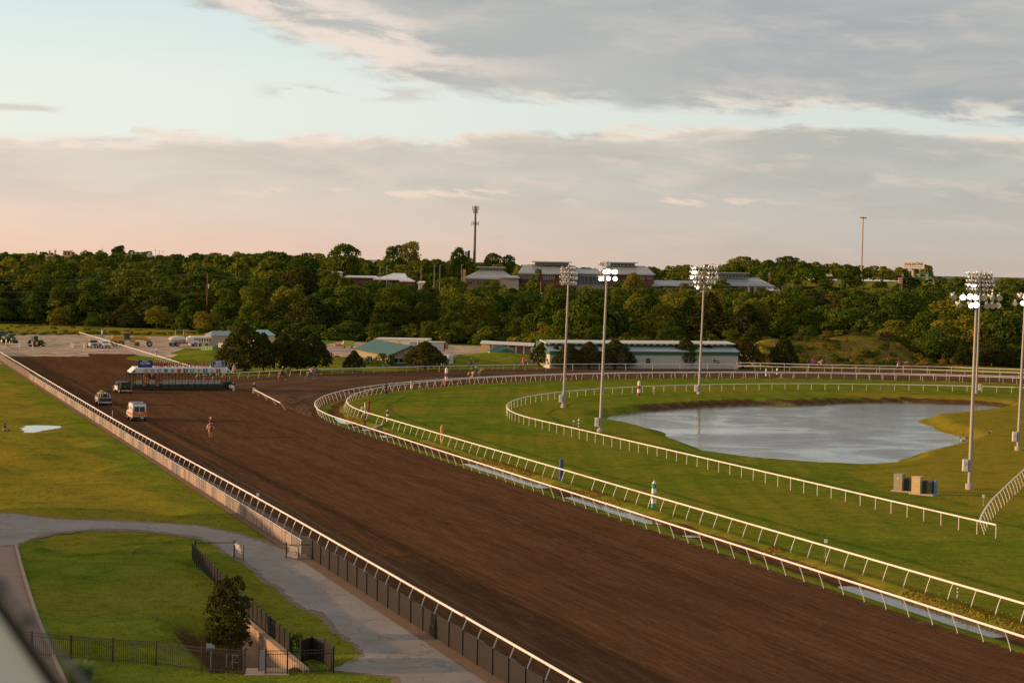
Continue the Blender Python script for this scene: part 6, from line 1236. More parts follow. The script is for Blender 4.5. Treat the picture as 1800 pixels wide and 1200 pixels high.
def pickup(name, label, loc, rz, bodym, bedm, flat=False, group=None):
    th = thing(name, label, 'pickup truck', loc, rz, group)
    prof = [(1.9, .45), (1.9, 1.12), (2.0, 1.15), (2.15, 1.82), (3.7, 1.84), (4.25, 1.20), (5.5, 1.10), (5.65, .85), (5.65, .45)]
    shell(prof, 1.98, .16, 1.15).obj('cab', bodym, th)
    MB().add([(-.78, 1.96, 1.20), (.78, 1.96, 1.20), (.72, 2.10, 1.74), (-.72, 2.10, 1.74)], [(0, 1, 2, 3)]).obj('rear_window', GL, th)
    for s_ in (-1, 1): MB().add([(s_*.985, 2.3, 1.2), (s_*.985, 3.95, 1.2), (s_*.90, 3.6, 1.72), (s_*.90, 2.35, 1.72)], [(0, 1, 2, 3)]).obj('side_window', GL, th); MB().box(s_*1.12, 3.9, 1.3, .2, .1, .22, bev=.03).obj('mirror', bodym, th); MB().box(s_*.93, -.02, .85, .09, .05, .32).obj('tail_light', mat('tail_red'), th); MB().box(s_*.72, 5.66, .88, .34, .06, .18).obj('headlight', mat('headlight', (.75, .75, .72), .2), th)
    MB().add([(-.75, 4.20, 1.26), (.75, 4.20, 1.26), (.72, 3.78, 1.78), (-.72, 3.78, 1.78)], [(3, 2, 1, 0)]).obj('windscreen', GL, th); MB().box(0, 5.67, .82, 1.0, .05, .26).obj('grille', BLK, th)
    if flat: MB().box(0, .9, .98, 2.1, 2.2, .14).box(0, 1.9, 1.35, 1.9, .08, .7).obj('flat_bed', bedm, th)
    else: MB().box(0, .95, .62, 1.7, 1.9, .12).box(-.93, .95, .82, .12, 1.95, .66).box(.93, .95, .82, .12, 1.95, .66).box(0, .03, .82, 1.9, .08, .62).obj('cargo_bed', bedm, th)
    MB().box(0, -.12, .52, 1.8, .16, .2, bev=.04).obj('rear_bumper', mat('chrome', (.5, .5, .5), .25, .8), th); MB().box(0, -.21, .56, .34, .02, .14).obj('number_plate', mat('plate'), th)
    wheels(th, [(-.86, .95), (.86, .95), (-.86, 4.6), (.86, 4.6)], .40, .28); return th
SIL = mat('paint_silver', (.50, .47, .43), .35, .2, var=.03, dirt=.2); DKG = mat('paint_dark', (.03, .032, .036), .4); 
tp = pickup('pickup_truck', 'silver-white pickup with two people standing in its open bed behind the gate tractor', nt2(34.3, 266.6, .035), NROT, SIL, DKG); tp.scale = (.9, .9, .9)
gt = pickup('tow_truck', 'white-cabbed tow truck with dark flat bed coupled to the left end of the starting gate', nt2(40.6, 291.6, .035), NROT+.10, DKG, DKG, flat=True); MB().box(-1.0, 3.0, .85, .03, 2.2, .7).box(-.93, 4.9, .8, .06, 1.3, .6).obj('white_door', PW, gt); gt.scale = (.93, .93, .93)
MB().box(0, .9, 1.5, 1.7, .9, .8, bev=.1).box(.2, .3, 1.2, 1.0, .7, .35, bev=.05).obj('bed_equipment', GD, gt)
pickup('pickup_truck', 'small dark grey pickup facing the viewer in the pale yard beside a white car', nt2(*[float(np.dot(g(159.5, 610)[:2], v_)) for v_ in (NV, TV)], .02), NROT+math.pi+.05, mat('paint_grey', (.13, .12, .115), .4), DKG)
def car(label, loc, rz, m_, group=None):
    th = thing('parked_car', label, 'car', loc, rz, group); H = .15
    prof = [(0, .4), (.02, 1.0), (.35, 1.12), (.75, 1.66), (2.5, 1.68), (3.35, 1.12), (4.4, 1.0), (4.6, .75), (4.6, .4)]
    shell(prof, 1.85, .26, 1.05).obj('body', m_, th)
    MB().add([(-.72, 3.30, 1.17), (.72, 3.30, 1.17), (.64, 2.58, 1.62), (-.64, 2.58, 1.62)], [(3, 2, 1, 0)]).obj('windscreen', GL, th); MB().add([(-.72, .37, 1.17), (.72, .37, 1.17), (.64, .68, 1.58), (-.64, .68, 1.58)], [(0, 1, 2, 3)]).obj('rear_window', GL, th)
    for s_ in (-1, 1): MB().add([(s_*.905, .7, 1.15), (s_*.905, 3.1, 1.15), (s_*.80, 2.5, 1.6), (s_*.80, .95, 1.6)], [(0, 1, 2, 3)]).obj('side_window', GL, th); MB().box(s_*.66, 4.58, .82, .34, .08, .16).obj('headlight', mat('headlight'), th); MB().box(s_*.75, -.01, .9, .2, .05, .2).obj('tail_light', mat('tail_red'), th)
    MB().box(0, 4.61, .6, 1.2, .05, .22).obj('grille', BLK, th); wheels(th, [(-.82, .85), (.82, .85), (-.82, 3.75), (.82, 3.75)], .34); return th
def vloc(px, py, z=None): p = gz(px, py); return (p.x, p.y, p.z+.01)
car('white estate car facing the viewer beside the chute rail', vloc(179.5, 610.5), NROT+math.pi+.12, PW)
car('dark car half hidden under the biggest cedar behind the far rail', vloc(441, 652), 1.9, DKG)
def vcar(x, y, D, lab, m_, rz=1.5): p = at(x, y, D); o_ = car(lab, (p.x, p.y, p.z), rz, m_); return o_
vcar(1360, 513, 725, 'white car parked in the clearing right of the school', PW); vcar(1371, 514, 727, 'grey car beside the white one in the clearing right of the school', SIL); vcar(1252, 516, 715, 'white car glimpsed between trees below the school', PW, 1.2)
vcar(1463, 487, 900, 'pale vehicle on the highway embankment', PW)
# tractors
TG = mat('tractor_green', (.025, .12, .035), .4, dirt=.1); TYL = mat('tractor_yellow', (.62, .38, .05), .5, dirt=.1)
def tractor(label, px, py, rz, s=1.0):
    p = gz(px, py); th = thing('farm_tractor', label, 'tractor', p, rz, 'green farm tractors in the yard', s)
    MB().box(0, 1.3, 1.35, .85, 2.0, .75, bev=.12).box(0, 2.3, 1.2, .8, .12, .8).obj('bonnet', TG, th); MB().box(0, -.3, 1.0, 1.0, 1.6, .7).obj('chassis', DKG, th)
    MB().box(0, -.35, 1.95, 1.35, 1.35, 1.25, tx=.9, ty=.9).obj('cab_glass', mat('cab_glass', (.03, .05, .05), .1), th); MB().box(0, -.35, 2.68, 1.5, 1.5, .22, bev=.1).obj('cab_roof', TG, th)
    for x in (-.66, .66):
        for y in (-1.0, .3): MB().cyl((x, y, 1.35), (x*.92, y*.9, 2.6), .045, .045, 6).obj('cab_pillar', BLK, th)
        MB().side([(-.9, 1.5), (-.5, 1.85), (.4, 1.85), (.4, 1.7), (-.4, 1.7), (-.8, 1.4)], 0, .4) if False else MB().box(x*1.25, -.5, 1.68, .45, 1.1, .08).obj('mudguard', TG, th)
        MB().ball((x*.8, 2.36, 1.4), .12, 8, 5).obj('headlight', mat('headlight'), th)
    MB().cyl((.3, 1.6, 1.6), (.3, 1.6, 2.5), .05, .05, 8).obj('exhaust', BLK, th)
    for x in (-.98, .98): o_ = MB().cyl((x-.24, -.6, .9), (x+.24, -.6, .9), .9, .9, 22).obj('rear_wheel', TY, th); s_ = 1 if x > 0 else -1; MB().cyl((x+s_*.15, -.6, .9), (x+s_*.26, -.6, .9), .52, .46, 16).obj('rim', TYL, o_)
    for x in (-.85, .85): o_ = MB().cyl((x-.17, 1.9, .6), (x+.17, 1.9, .6), .6, .6, 18).obj('front_wheel', TY, th); s_ = 1 if x > 0 else -1; MB().cyl((x+s_*.1, 1.9, .6), (x+s_*.19, 1.9, .6), .36, .32, 14).obj('rim', TYL, o_)
    return th
tractor('green tractor standing alone, right of the pair at the far left', 62, 609, -.6, .93); tractor('right green tractor of the pair at the far left edge', 20, 605, -2.6, .93); tractor('green tractor cut by the left edge of the photograph', 3, 603, -2.4, 1.08)
def atpx(px, py): p = g(px, py); return p
th = thing('low_barrier', 'low white pipe barrier in front of the green tractors', 'barrier', g(-30, 611)); o_ = g(-30, 611); mbp = [g(-30, 611)-o_, g(10, 611)-o_, g(34, 612)-o_, g(57, 612.5)-o_]
MB().tube([p+Vector((0, 0, 1.0)) for p in mbp], .05, 6).obj('top_bar', M_RAIL, th)
for p in mbp[1:]: MB().cyl(p, p+Vector((0, 0, 1.25)), .07, .07, 6).obj('post', M_RAIL, th)
for (x, y) in ((148, 612), (125, 610.5), (128.5, 611)): p = g(x, y); th = thing('white_bollard', 'white bollard in the yard %s' % {148: 'beside the dark grey pickup', 125: 'left one of the middle pair', 128.5: 'right one of the middle pair'}[x], 'bollard', p); MB().cyl((0, 0, 0), (0, 0, 1.1), .12, .10, 8).ball((0, 0, 1.1), .1, 8, 4).obj('shaft', mat('paint_white', (.72, .7, .68)), th)
# grader
p = gz(228, 609); th = thing('road_grader', 'yellow road grader with a black cab parked in the yard behind the chute rail', 'road grader', p, -1.35, None, 1.08); GY = mat('grader_yellow', (.50, .26, .045), .5, dirt=.25)
MB().box(0, -2.6, 1.75, 1.7, 2.8, 1.5, bev=.12).box(0, -4.1, 1.3, 1.9, .5, 1.2).box(0, -2.6, .9, 1.9, 3.2, .5).obj('engine_housing', GY, th); MB().box(0, -.7, 2.3, 1.35, 1.4, 1.6, tx=.92, ty=.92).obj('cab_glass', mat('cab_glass'), th); MB().box(0, -.7, 3.18, 1.6, 1.7, .16, bev=.05).obj('cab_roof', GY, th)
for x in (-.68, .68):
    for y in (-1.4, 0): MB().cyl((x, y, 1.5), (x*.92, y*.95-.03, 3.1), .05, .05, 6).obj('cab_pillar', BLK, th)
MB().tube([(0, 0, 1.5), (0, 1.6, 2.05), (0, 3.4, 1.95), (0, 4.5, 1.1)], .32, 6, sq=(.22, .34)).box(0, 4.2, 1.5, .7, .8, .7, bev=.08).box(0, .6, 1.3, .9, 1.2, .9, bev=.08).obj('front_beam', GY, th); MB().tube([(-1.6, .9, .6), (0, 1.5, .6), (1.6, 2.1, .6)], .3, 6, sq=(.08, .32)).obj('blade', mat('blade_steel', (.12, .10, .09), .5, .6), th); MB().cyl((0, 1.5, .9), (0, 1.5, 1.1), .7, .7, 16).obj('turntable', GY, th)
wheels(th, [(-.95, -3.3), (.95, -3.3), (-.95, -1.9), (.95, -1.9), (-.95, 4.4), (.95, 4.4)], .66, .36)
MB().box(0, -2.4, 2.25, .2, .2, .5).obj('exhaust', BLK, th)
# water truck and its filling stands
p = gz(322, 608.5); th = thing('water_truck', 'white tanker lorry with an oval tank under the filling stand', 'tanker', p, -1.15, None, .95)
MB().ball((0, -1.6, 1.9), 1.0, 18, 10, sc_=(1.0, 2.3, .85)).obj('tank', mat('tank_cream', (.60, .54, .46), .45, dirt=.2), th); MB().box(0, 1.9, 1.55, 2.1, 1.7, 1.7, bev=.12).box(0, 3.2, 1.15, 1.7, 1.2, .85, bev=.12).obj('cab', PW, th); MB().box(0, 2.4, 2.0, 1.8, .75, .55).obj('windscreen', GL, th)
MB().box(0, 0, .8, 1.0, 6.4, .25).obj('chassis', DKG, th); MB().box(-1.05, -.4, 1.3, .1, 2.6, .6).obj('orange_side', mat('orange_strip', (.45, .17, .09)), th); wheels(th, [(-.95, -3), (.95, -3), (-.95, -1.7), (.95, -1.7), (-.95, 2.9), (.95, 2.9)], .5, .3)
for (x, y, nm) in ((308.5, 604, 'left'), (322.5, 606, 'right')):
    p = gz(x, y); th = thing('filling_stand', '%s overhead pipe stand over the tanker lorry' % nm, 'pipe stand', p, 0); MB().cyl((0, 0, -.2), (0, 0, 3.7), .12, .10, 8).obj('upright', mat('stand_tan', (.36, .24, .16), .6), th); MB().cyl((0, 0, 3.6), (3.3, .4, 3.5), .07, .07, 6).cyl((3.3, .4, 3.5), (3.3, .4, 2.9), .07, .07, 6).cyl((0, 0, 2.9), (.8, .1, 3.6), .05, .05, 6).obj('arm', mat('stand_tan'), th)
# backhoe, camper lorry, harrows
p = gz(929, 625); th = thing('yellow_loader', 'yellow backhoe loader at the right end of the open machine shed', 'loader', p, 1.2, None, 1.0)
MB().box(0, 0, 1.1, 1.3, 3.0, .7, bev=.1).box(0, 1.9, .9, 1.2, 1.2, .5, bev=.08).obj('body', TYL, th); MB().box(0, -.2, 2.0, 1.25, 1.3, 1.1, tx=.9, ty=.9).obj('cab_glass', mat('cab_glass'), th); MB().box(0, -.2, 2.62, 1.4, 1.5, .12).obj('cab_roof', TYL, th); MB().tube([(0, -1.5, 1.2), (0, -2.2, 2.7), (0, -3.2, 2.2), (0, -3.3, 1.1)], .13, 6).obj('boom', TYL, th); MB().box(0, 2.9, .45, 2.0, .6, .7, tx=.9).obj('bucket', TYL, th)
wheels(th, [(-.8, -.9), (.8, -.9)], .65, .4, TYL); wheels(th, [(-.75, 1.5), (.75, 1.5)], .42, .3, TYL)
p = gz(783, 644); th = thing('camper_truck', 'white boxy truck parked right of the wide office cedar', 'truck', p, 2.9); MB().box(0, -.6, 1.5, 2.1, 3.4, 1.9, bev=.08).obj('box_body', mat('camper_white', (.55, .56, .57), .5), th); MB().box(0, 1.9, 1.1, 1.9, 1.7, 1.3, tx=.9, ty=.8, bev=.1).obj('cab', PW, th); MB().box(0, 2.2, 1.45, 1.75, 1.3, .42).box(-.3, -2.31, 1.6, 1.1, .03, .9).obj('windscreen', GL, th); wheels(th, [(-.9, -1.4), (.9, -1.4), (-.9, 2.0), (.9, 2.0)], .4)
p = gz(814, 628); th = thing('harrow_set', 'row of dark red harrow frames lying in the yard left of the machine shed', 'farm implement', p, .1); HR = mat('harrow_red', (.22, .03, .03), .6)
for i in range(4): o_ = MB().box(-1.05+i*.72, 0, .55, .6, .5, .12).box(-1.05+i*.72, .3, .4, .08, .08, .7).obj('frame', HR, th); MB().box(-1.05+i*.72, 0, .22, .55, .4, .35).obj('tines', BLK, o_)
p = gz(612, 612); th = thing('loader_wagon', 'low yellow-green implement half hidden behind the office roof', 'farm implement', p, .3); MB().box(0, 0, 1.2, 3.4, 1.6, 1.3, tx=.7, ty=.8).obj('hopper', mat('lime_yellow', (.36, .36, .05), .5), th); MB().box(-2.6, 0, .8, 1.8, 1.2, .5).obj('red_frame', mat('pale_red', (.45, .17, .11)), th); wheels(th, [(-.9, .7), (1.1, .7)], .45)
for (px_, yy, lab) in ((933, 645, 'white lattice trestle behind the rail by the track gap'), (970, 643, 'white lattice trestle under the leftmost barn cedar')):
    p = gz(px_, yy); th = thing('white_trestle', lab, 'barrier', p, .1); mb = MB()
    for i in range(3): mb.cyl((-.9+i*.9, 0, 0), (-.5+i*.9, 0, 1.5), .04, .04, 5).cyl((-.5+i*.9, .1, 0), (-.9+i*.9, .1, 1.5), .04, .04, 5)
    mb.obj('cross_legs', M_RAIL, th); MB().cyl((-1.2, 0, 1.45), (1.6, 0, 1.2), .06, .06, 6).obj('top_beam', M_RAIL, th)
th = thing('culvert_board', 'grey plank bridging the drain beside the timing post', 'plank', g(655, 753.5)); d_ = g(673, 745.5)-g(655, 753.5); MB().tube([Vector((0, 0, .05)), d_+Vector((0, 0, .05))], .1, 4, sq=(.18, .06)).obj('board', mat('plank_grey', (.36, .30, .25), .9), th); MB().tube([Vector((.1, .3, -.3)), d_+Vector((.1, .3, -.3))], .1, 4, sq=(.1, .25)).obj('edge_beam', M_CONC, th)

# ------------------------------------------------------------ people, horses, birds
def skin_mesh(name, V, E, Rr, m_, extra=None, sub=1):
    me = bpy.data.meshes.new(name); me.from_pydata(V, E, []); o = bpy.data.objects.new(name, me); col.objects.link(o)
    sk = o.modifiers.new('s', 'SKIN'); sk.use_smooth_shade = True
    for i, r_ in enumerate(Rr): me.skin_vertices[0].data[i].radius = (r_, r_) if not hasattr(r_, '__len__') else r_
    me.skin_vertices[0].data[0].use_root = True
    if sub: ss_ = o.modifiers.new('u', 'SUBSURF'); ss_.levels = sub; ss_.render_levels = sub
    dg = bpy.context.evaluated_depsgraph_get(); r2 = bpy.data.meshes.new_from_object(o.evaluated_get(dg)); bpy.data.objects.remove(o)
    mb = MB(); mb.add([v_.co[:] for v_ in r2.vertices], [tuple(p.vertices) for p in r2.polygons], 0, True)
    if extra: extra(mb)
    bpy.data.meshes.remove(r2); return mb.mesh(name, m_)
SKN = mat('skin', (.38, .21, .14), .6, var=.05)
def figure(kind):
    """joints of a figure (x ahead): dict of points and the pose"""
    J = {}
    if kind == 'stand': J = dict(pel=(0, 0, .95), ch=(0, 0, 1.28), nk=(0, 0, 1.48), hd=(.02, 0, 1.62), ht=(.02, 0, 1.74), sh=.19, el=(-.03, .27, 1.14), ha=(.08, .25, .88), hp=.10, kn=(.03, .11, .50), an=(0, .12, .09), to=(.17, .13, .04))
    if kind == 'jockey': J = dict(pel=(-.18, 0, 1.92), ch=(.16, 0, 2.08), nk=(.34, 0, 2.14), hd=(.44, 0, 2.24), ht=(.50, 0, 2.33), sh=.17, el=(.42, .24, 1.90), ha=(.68, .10, 1.80), hp=.10, kn=(.22, .34, 1.62), an=(-.05, .36, 1.28), to=(.12, .38, 1.20))
    if kind == 'ride': J = dict(pel=(-.08, 0, 1.62), ch=(-.04, 0, 1.95), nk=(-.02, 0, 2.14), hd=(.0, 0, 2.28), ht=(.01, 0, 2.40), sh=.19, el=(.06, .27, 1.86), ha=(.34, .10, 1.72), hp=.11, kn=(.30, .36, 1.30), an=(.16, .40, .84), to=(.33, .42, .78))
    if kind == 'sit': J = dict(pel=(0, 0, .14), ch=(.04, 0, .46), nk=(.07, 0, .65), hd=(.10, 0, .79), ht=(.11, 0, .91), sh=.19, el=(.22, .26, .40), ha=(.46, .08, .38), hp=.11, kn=(.42, .16, .42), an=(.66, .14, .08), to=(.82, .15, .05))
    return J
FIGC = {}
def person(label, kind, loc, rz, shirt, legs, hat, hatm, group=None, cat='person', parent_scale=1.0):
    key = kind
    def bits(J, m_name):
        pel, ch, nk, hd, ht = [Vector(J[k]) for k in ('pel', 'ch', 'nk', 'hd', 'ht')]; return pel, ch, nk, hd, ht
    if key not in FIGC:
        J = figure(kind); pel, ch, nk, hd, ht = bits(J, ''); V = [pel, ch, nk-Vector((0, 0, .03)), nk.lerp(hd, .35), hd, ht]; E = [(0, 1), (1, 2), (2, 3), (3, 4), (4, 5)]; Rr = [(.15, .12), (.17, .12), (.075, .075), (.055, .055), (.095, .08), (.07, .06)]
        sv = [pel, ch, nk-Vector((0, 0, .05))]; se = [(0, 1), (1, 2)]; sr = [(.165, .135), (.19, .14), (.10, .09)]; lv = [pel]; le = []; lr = [(.165, .14)]; bv = []
        for s_ in (-1, 1):
            m2 = lambda q_: Vector((q_[0], q_[1]*s_, q_[2])); sh = nk.lerp(ch, .25)+Vector((0, s_*J['sh'], -.02)); el = m2(J['el']); ha = m2(J['ha']); hp = pel+Vector((0, s_*J['hp'], -.05)); kn = m2(J['kn']); an = m2(J['an']); to = m2(J['to'])
            i0 = len(V); V += [sh, el, ha]; E += [(2, i0), (i0, i0+1), (i0+1, i0+2)]; Rr += [(.065,)*2, (.045,)*2, (.03,)*2]
            i0 = len(V); V += [hp, kn, an, to]; E += [(0, i0), (i0, i0+1), (i0+1, i0+2), (i0+2, i0+3)]; Rr += [(.10,)*2, (.065,)*2, (.045,)*2, (.035,)*2]
            i0 = len(sv); sv += [sh, el, el.lerp(ha, .85)]; se += [(2, i0), (i0, i0+1), (i0+1, i0+2)]; sr += [(.08,)*2, (.062,)*2, (.045,)*2]
            i0 = len(lv); lv += [hp, kn, an+Vector((0, 0, .06))]; le += [(0, i0), (i0, i0+1), (i0+1, i0+2)]; lr += [(.115,)*2, (.08,)*2, (.058,)*2]; bv.append((kn, an, to))
        def hands(mb):
            for s_ in (-1, 1):
                ha = Vector((J['ha'][0], J['ha'][1]*s_, J['ha'][2])); el = Vector((J['el'][0], J['el'][1]*s_, J['el'][2])); d = (ha-el).normalized(); sd_ = Vector((0, 1, 0)).cross(d).normalized(); mb.ball(ha+d*.04, .045, 8, 6, 0, (1, .6, 1))
                for i, ln in enumerate((.062, .075, .08, .072, .055)):
                    if i == 0: b0 = ha+sd_*.035; mb.tube([b0, b0+sd_*.03+d*.02, b0+sd_*.03+d*.05], [.011, .010, .008], 5)
                    else: b0 = ha+d*.07+sd_*(.03-.02*i+.02); mb.tube([b0, b0+d*ln*.55, b0+d*ln*.9-Vector((0, s_*.02, .02))], [.010, .009, .007], 5)
            f_ = Vector((1, 0, 0)); mb.tube([hd+f_*.085+Vector((0, 0, .02)), hd+f_*.115-Vector((0, 0, .02))], [.012, .017], 5)
            for s_ in (-1, 1): mb.ball(hd+Vector((.0, s_*.085, 0)), .025, 6, 4, 0, (.6, .4, 1)); mb.ball(hd+Vector((.085, s_*.032, .03)), .013, 6, 4)
        FIGC[key] = (skin_mesh('person', V, E, Rr, SKN, hands), sv, se, sr, lv, le, lr, bv, J)
    me, sv, se, sr, lv, le, lr, bv, J = FIGC[key]
    o = bpy.data.objects.new('person', me); col.objects.link(o); o.location = loc; o.rotation_euler.z = rz; tag(o, label, cat, group)
    link('shirt', skin_mesh('shirt', sv, se, sr, shirt), o); link('trousers', skin_mesh('trousers', lv, le, lr, legs), o)
    b_ = MB()
    for kn, an, to in bv: b_.tube([kn.lerp(an, .45), an, an.lerp(to, .5)-Vector((0, 0, .01)), to], [.062, .052, .05, .035], 8)
    b_.obj('boots', mat('boot_black', (.015, .013, .012), .5), o)
    hd = Vector(J['hd']); ht = Vector(J['ht']); up = (ht-hd).normalized(); h_ = MB().ball(hd+up*.075, .118, 12, 8, 0, (1.05, .95, .85))
    if hat == 'brim': h_.cyl(hd+up*.06, hd+up*.075, .22, .21, 14)
    elif hat == 'cap': h_.box(hd.x+.13, 0, hd.z+.07, .12, .14, .02)
    elif hat == 'hair': h_.ball(hd-Vector((.03, 0, .0)), .108, 10, 6)
    h_.obj('hair' if hat == 'hair' else 'hat', hatm, o); return o
HP = {'gallop': [((.72, 1.05), (1.15, .82), (1.32, .42), (1.48, .34)), ((.55, 1.0), (.72, .62), (.42, .38), (.30, .50)), ((-.55, .85), (-.98, .62), (-1.25, .25), (-1.38, .12)), ((-.42, .82), (-.55, .52), (-.22, .22), (-.10, .08))],
      'trot': [((.60, 1.02), (.86, .70), (.82, .30), (.74, .18)), ((.55, 1.0), (.52, .55), (.40, .14), (.40, .03)), ((-.48, .84), (-.98, .55), (-1.05, .20), (-1.08, .06)), ((-.45, .84), (-.66, .50), (-.42, .20), (-.36, .06))],
      'stand': [((.55, 1.0), (.60, .55), (.56, .13), (.60, .03)), ((.55, 1.0), (.50, .55), (.46, .13), (.50, .03)), ((-.50, .84), (-.86, .52), (-.76, .14), (-.72, .03)), ((-.50, .84), (-.78, .52), (-.66, .14), (-.62, .03))]}
HM = {}
def horse(label, loc, rz, coat, pose='stand', cloth=None, mane=None, headdown=0.0, tail=None, group='racehorses and ponies', s=1.0, socks=None):
    key = (pose, round(headdown, 1))
    if key not in HM:
        hdn = headdown; V = [(-.55, 0, 1.28), (0, 0, 1.22), (.48, 0, 1.26), (.74, 0, 1.44-hdn*.1), (1.00+hdn*.15, 0, 1.68-hdn*.35), (1.22+hdn*.2, 0, 1.88-hdn*.6), (1.34+hdn*.2, 0, 1.84-hdn*.6), (1.64+hdn*.15, 0, 1.58-hdn*.6), (-.80, 0, 1.30)]
        E = [(0, 1), (1, 2), (2, 3), (3, 4), (4, 5), (5, 6), (6, 7), (0, 8)]; Rr = [(.27, .27), (.29, .30), (.27, .29), (.15, .22), (.10, .16), (.085, .12), (.09, .11), (.055, .06), (.17, .19)]
        for i, (a_, b_, c_, d_) in enumerate(HP[pose]):
            y = .15 if i % 2 == 0 else -.15; i0 = len(V); fr_ = i < 2
            V += [(a_[0], y, a_[1]), (b_[0], y*1.05, b_[1]), (c_[0], y, c_[1]), (d_[0], y, d_[1])]; E += [(2 if fr_ else 0, i0), (i0, i0+1), (i0+1, i0+2), (i0+2, i0+3)]
            Rr += [(.13, .15) if fr_ else (.16, .19), (.06, .065), (.038, .038), (.05, .05)]
        hx, hz_ = V[5][0], V[5][2]
        def ears(mb):
            for s_ in (-1, 1): mb.cyl((hx, s_*.06, hz_+.06), (hx+.03, s_*.08, hz_+.22), .035, .005, 6)
            for (a_, b_, c_, d_), y in zip(HP[pose], (.15, -.15, .15, -.15)): mb.cyl((d_[0], y, d_[1]+.03), (d_[0]+.02, y, max(0.0, d_[1]-.06)), .05, .065, 8)
        HM[key] = (skin_mesh('horse', V, E, Rr, coat, ears), V)
    me, V = HM[key]; me2 = me.copy(); me2.materials.clear(); me2.materials.append(coat)
    o = bpy.data.objects.new('horse', me2); col.objects.link(o); o.location = loc; o.rotation_euler.z = rz; o.scale = (s, s, s); tag(o, label, 'horse', group); mane = mane or mat('mane_black', (.018, .013, .011), .8); out = {'gallop': .5, 'trot': .25, 'stand': .08}[pose]
    MB().tube([(-.92, 0, 1.36), (-1.05-out*.4, 0, 1.30), (-1.12-out, 0, 1.0+out*.2), (-1.10-out*1.3, 0, .55+out*.7)], [.06, .09, .10, .03], 7).obj('tail', mane, o)
    MB().tube([(V[3][0]-.1, 0, V[3][2]+.20), (V[4][0]-.07, 0, V[4][2]+.15), (V[5][0]-.04, 0, V[5][2]+.12)], .05, 6, sq=(.03, .08)).obj('mane', mane, o)
    MB().tube([(V[6][0], 0, V[6][2]+.12), (V[7][0]-.1, .09, V[7][2]+.02), (V[7][0]-.12, -.09, V[7][2]+.02), (V[6][0], 0, V[6][2]+.1)], .016, 5).tube([(V[7][0]-.1, .08, V[7][2]), (.55, .12, 1.78)], .010, 4).obj('bridle', mat('leather', (.04, .02, .012)), o)
    if cloth: MB().tube([(-.32, 0, 1.30), (.22, 0, 1.28)], .31, 12, sq=(.27, .28)).obj('saddle_cloth', cloth, o)
    MB().box(-.05, 0, 1.58, .46, .34, .07, bev=.05).obj('saddle', mat('leather'), o)
    return o
BAY = mat('coat_bay', (.15, .055, .022), .55, var=.15); CHE = mat('coat_chestnut', (.30, .105, .03), .55, var=.15); PALO = mat('coat_palomino', (.50, .28, .11), .55, var=.12); DKB = mat('coat_dark', (.045, .020, .012), .5, var=.2); GRY = mat('coat_grey', (.16, .15, .16), .6, var=.2); CREAM = mat('mane_cream', (.55, .42, .27), .8)
PK = mat('silk_pink', (.70, .14, .36), .5); WHc = mat('cloth_white', (.62, .60, .58), .7); BKc = mat('cloth_black', (.015, .015, .018), .8); MAR = mat('silk_maroon', (.09, .012, .022), .6); PUR = mat('silk_purple', (.36, .06, .40), .5); TAN = mat('cloth_tan', (.33, .26, .18), .8); BLc = mat('cloth_blue', (.05, .09, .17), .8); DPK = mat('silk_rose', (.62, .25, .35), .5); YEL = mat('cloth_yellow', (.55, .38, .06), .7)
def gl(px, py, dz=.035): p = g(px, py); return (p.x, p.y, dz)
def ridden(px, py, rz, hlab, plab, coat, pose, kind, shirt, legs, hat, hatm, cloth=None, hd_=0.0, mane=None, s=1.0):
    L = gl(px, py); h_ = horse(hlab, L, rz, coat, pose, cloth, mane, hd_, s=s); p_ = person(plab, kind, L, rz, shirt, legs, hat, hatm, 'riders on the track'); p_.scale = (s, s, s); return h_
tdir = math.atan2(TV[1], TV[0])
ridden(370, 768, tdir-.1, 'chestnut pony walking away up the track, seen from behind', 'outrider in a maroon vest, white sleeves and pale chaps on the chestnut pony', CHE, 'stand', 'ride', MAR, WHc, 'cap', WHc, MAR, s=.94)
ridden(497, 668.5, .05, 'bay pony with a black tail before the dark cedars, left of the grey horse', 'rider in black with a white helmet on the bay pony', mat('coat_dun', (.22, .12, .06), .55), 'stand', 'ride', BKc, BKc, 'cap', WHc, BKc)
ridden(546, 668, .0, 'grey racehorse trotting before the dark cedars', 'jockey in pink and white silks on the grey racehorse', GRY, 'trot', 'jockey', PK, WHc, 'cap', PK, MAR)
ridden(411, 664, -1.2, 'dark racehorse just behind the right end of the starting gate', 'jockey with a pink cap and lilac silks behind the right end of the starting gate', BAY, 'stand', 'ride', mat('silk_lilac', (.55, .36, .50)), WHc, 'cap', PK, MAR)
ridden(828, 651, .0, 'bright bay pony by the far rail above the palomino', 'rider in a dark blue jacket and white hat on the bright bay pony', CHE, 'stand', 'ride', BLc, BLc, 'brim', WHc, BLc)
ridden(836, 667.5, .05, 'palomino pony trotting behind the inner rail', 'rider in black and blue on the palomino pony', PALO, 'trot', 'ride', BKc, BLc, 'brim', WHc, BLc, mane=CREAM)
ridden(919, 650, -.4, 'dark racehorse by the far rail left of the white trestle', 'jockey in bright pink silks on the dark horse left of the white trestle', DKB, 'trot', 'ride', PK, PK, 'cap', PK, MAR)
ridden(1107, 648, .0, 'dark racehorse galloping in front of the long barn', 'jockey in pale pink silks crouched on the horse passing the long barn', DKB, 'gallop', 'jockey', DPK, WHc, 'cap', PK, MAR)
ridden(1430, 650.5, 3.0, 'dark horse at the left of the pair below the earth bank', 'jockey in bright purple silks on the left horse of the far pair', DKB, 'stand', 'jockey', PUR, PUR, 'cap', PUR, MAR)
